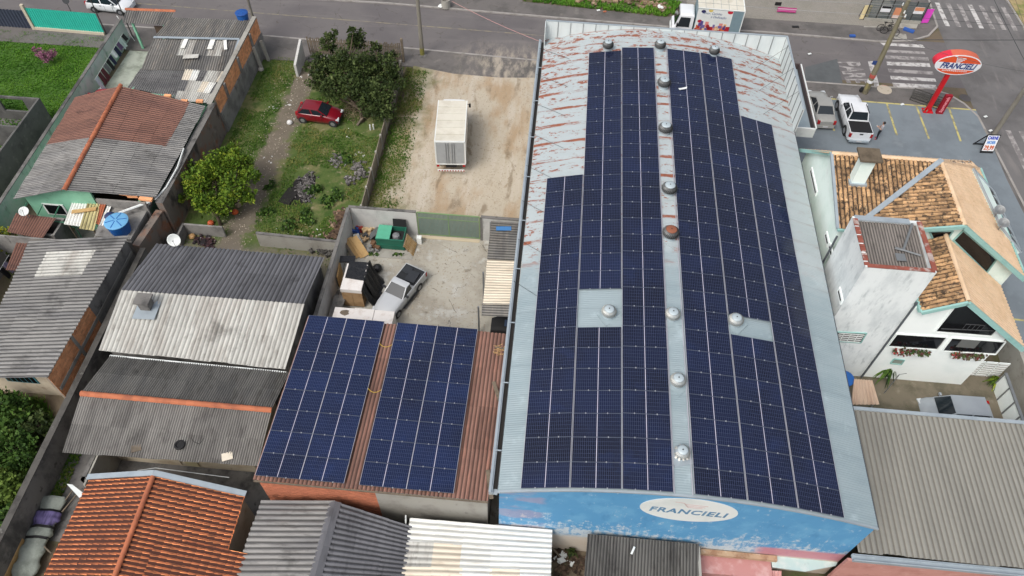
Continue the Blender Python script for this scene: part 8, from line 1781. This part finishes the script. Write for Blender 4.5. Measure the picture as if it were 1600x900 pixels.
# ---------------------------------------------------------------- person beside the white pickup
def person(label, loc, rz, hgt=1.70):
    t = thing('person', label, 'person', loc, rz); k = hgt / 1.75
    V = {'pel': (0, 0, .95, .135), 'wai': (0, 0, 1.12, .125), 'che': (0, .01, 1.32, .15), 'sho': (0, 0, 1.44, .10), 'nek': (0, .01, 1.52, .055), 'jaw': (0, .035, 1.585, .075), 'hea': (0, .03, 1.67, .098), 'top': (0, .015, 1.73, .07)}
    E = [('pel', 'wai'), ('wai', 'che'), ('che', 'sho'), ('sho', 'nek'), ('nek', 'jaw'), ('jaw', 'hea'), ('hea', 'top')]
    for s, n_ in ((1, 'l'), (-1, 'r')):
        V.update({'hip' + n_: (s * .09, 0, .9, .095), 'kne' + n_: (s * .1, .03, .5, .065), 'ank' + n_: (s * .11, -.02, .09, .045), 'toe' + n_: (s * .13, .14, .035, .038), 'shl' + n_: (s * .185, 0, 1.42, .06), 'elb' + n_: (s * .24, .0, 1.14, .045), 'wri' + n_: (s * .13, .25, 1.15 if s > 0 else 1.22, .028), 'pal' + n_: (s * .10, .32, 1.17 if s > 0 else 1.24, .033)})
        E += [('pel', 'hip' + n_), ('hip' + n_, 'kne' + n_), ('kne' + n_, 'ank' + n_), ('ank' + n_, 'toe' + n_), ('sho', 'shl' + n_), ('shl' + n_, 'elb' + n_), ('elb' + n_, 'wri' + n_), ('wri' + n_, 'pal' + n_)]
        px_, py_, pz_ = V['pal' + n_][:3]
        for i, (dx, ln) in enumerate(((-.03, .062), (-.01, .075), (.01, .072), (.03, .055))):
            a, c = 'f%d%s' % (i, n_), 'g%d%s' % (i, n_); V[a] = (px_ + dx, py_ + .035, pz_ + .004, .010); V[c] = (px_ + dx * 1.1, py_ + .03 + ln, pz_ + .03, .008); E += [('pal' + n_, a), (a, c)]
        V['th' + n_] = (px_ - s * .05, py_ + .01, pz_ + .035, .010); E.append(('pal' + n_, 'th' + n_))
    V['nos'] = (0, .135, 1.645, .016); E.append(('hea', 'nos'))
    names = list(V); me = bpy.data.meshes.new('body'); me.from_pydata([[c * k for c in V[n_][:3]] for n_ in names], [(names.index(a), names.index(c)) for a, c in E], [])
    o = bpy.data.objects.new('person_tmp', me); COL.objects.link(o); m_ = o.modifiers.new('skin', 'SKIN')
    for i, n_ in enumerate(names): me.skin_vertices[0].data[i].radius = (V[n_][3] * k * (1.25 if n_ in ('che', 'wai', 'pel') else 1), V[n_][3] * k)
    me.skin_vertices[0].data[names.index('pel')].use_root = True; o.modifiers.new('sub', 'SUBSURF').levels = 1
    bpy.context.view_layer.update(); m2 = bpy.data.meshes.new_from_object(o.evaluated_get(bpy.context.evaluated_depsgraph_get())); bpy.data.objects.remove(o)
    m2.materials.clear()
    for mm in (plain('skin', (196, 150, 124), .6), plain('shirt_grey_white', (178, 178, 184), .85), plain('trousers_black', (34, 36, 44), .85), plain('shoes_pink_red', (206, 60, 80), .6)): m2.materials.append(mm)
    for f_ in m2.polygons:
        x, y, z = [c / k for c in f_.center]; f_.use_smooth = True
        f_.material_index = 3 if z < .085 else 2 if z < .99 and abs(x) < .22 and y < .12 else 0 if (z > 1.5 or y > .1 or (abs(x) > .21 and z < 1.2)) else 1
    bo_ = bpy.data.objects.new('body', m2); COL.objects.link(bo_); bo_.parent = t
    b = MB(); b.lathe((0, 0, 1.655 * k), [(.112, -.02), (.115, .03), (.10, .075), (.06, .11), (.01, .12)], 14)
    for i in range(len(b.v)):
        x, y, z = b.v[i]; b.v[i] = (x, y - .005 if y < .05 else y * .9 - .005, z + (.03 if y > .06 and z < 1.66 * k else 0))
    b.build('hair', plain('hair_dark', (36, 30, 28), .7), t, smooth=True, local=True)
    b = MB(); b.obox((0, .40 * k, 1.24 * k), (.08, .02, .15), Matrix.Rotation(-.6, 3, 'X')); b.build('held_paper', M_white, t, local=True)
    return t
person('person in grey shirt, black trousers and red shoes beside the white pickup', tuple(A(1369, 217, .115)), rad(75))
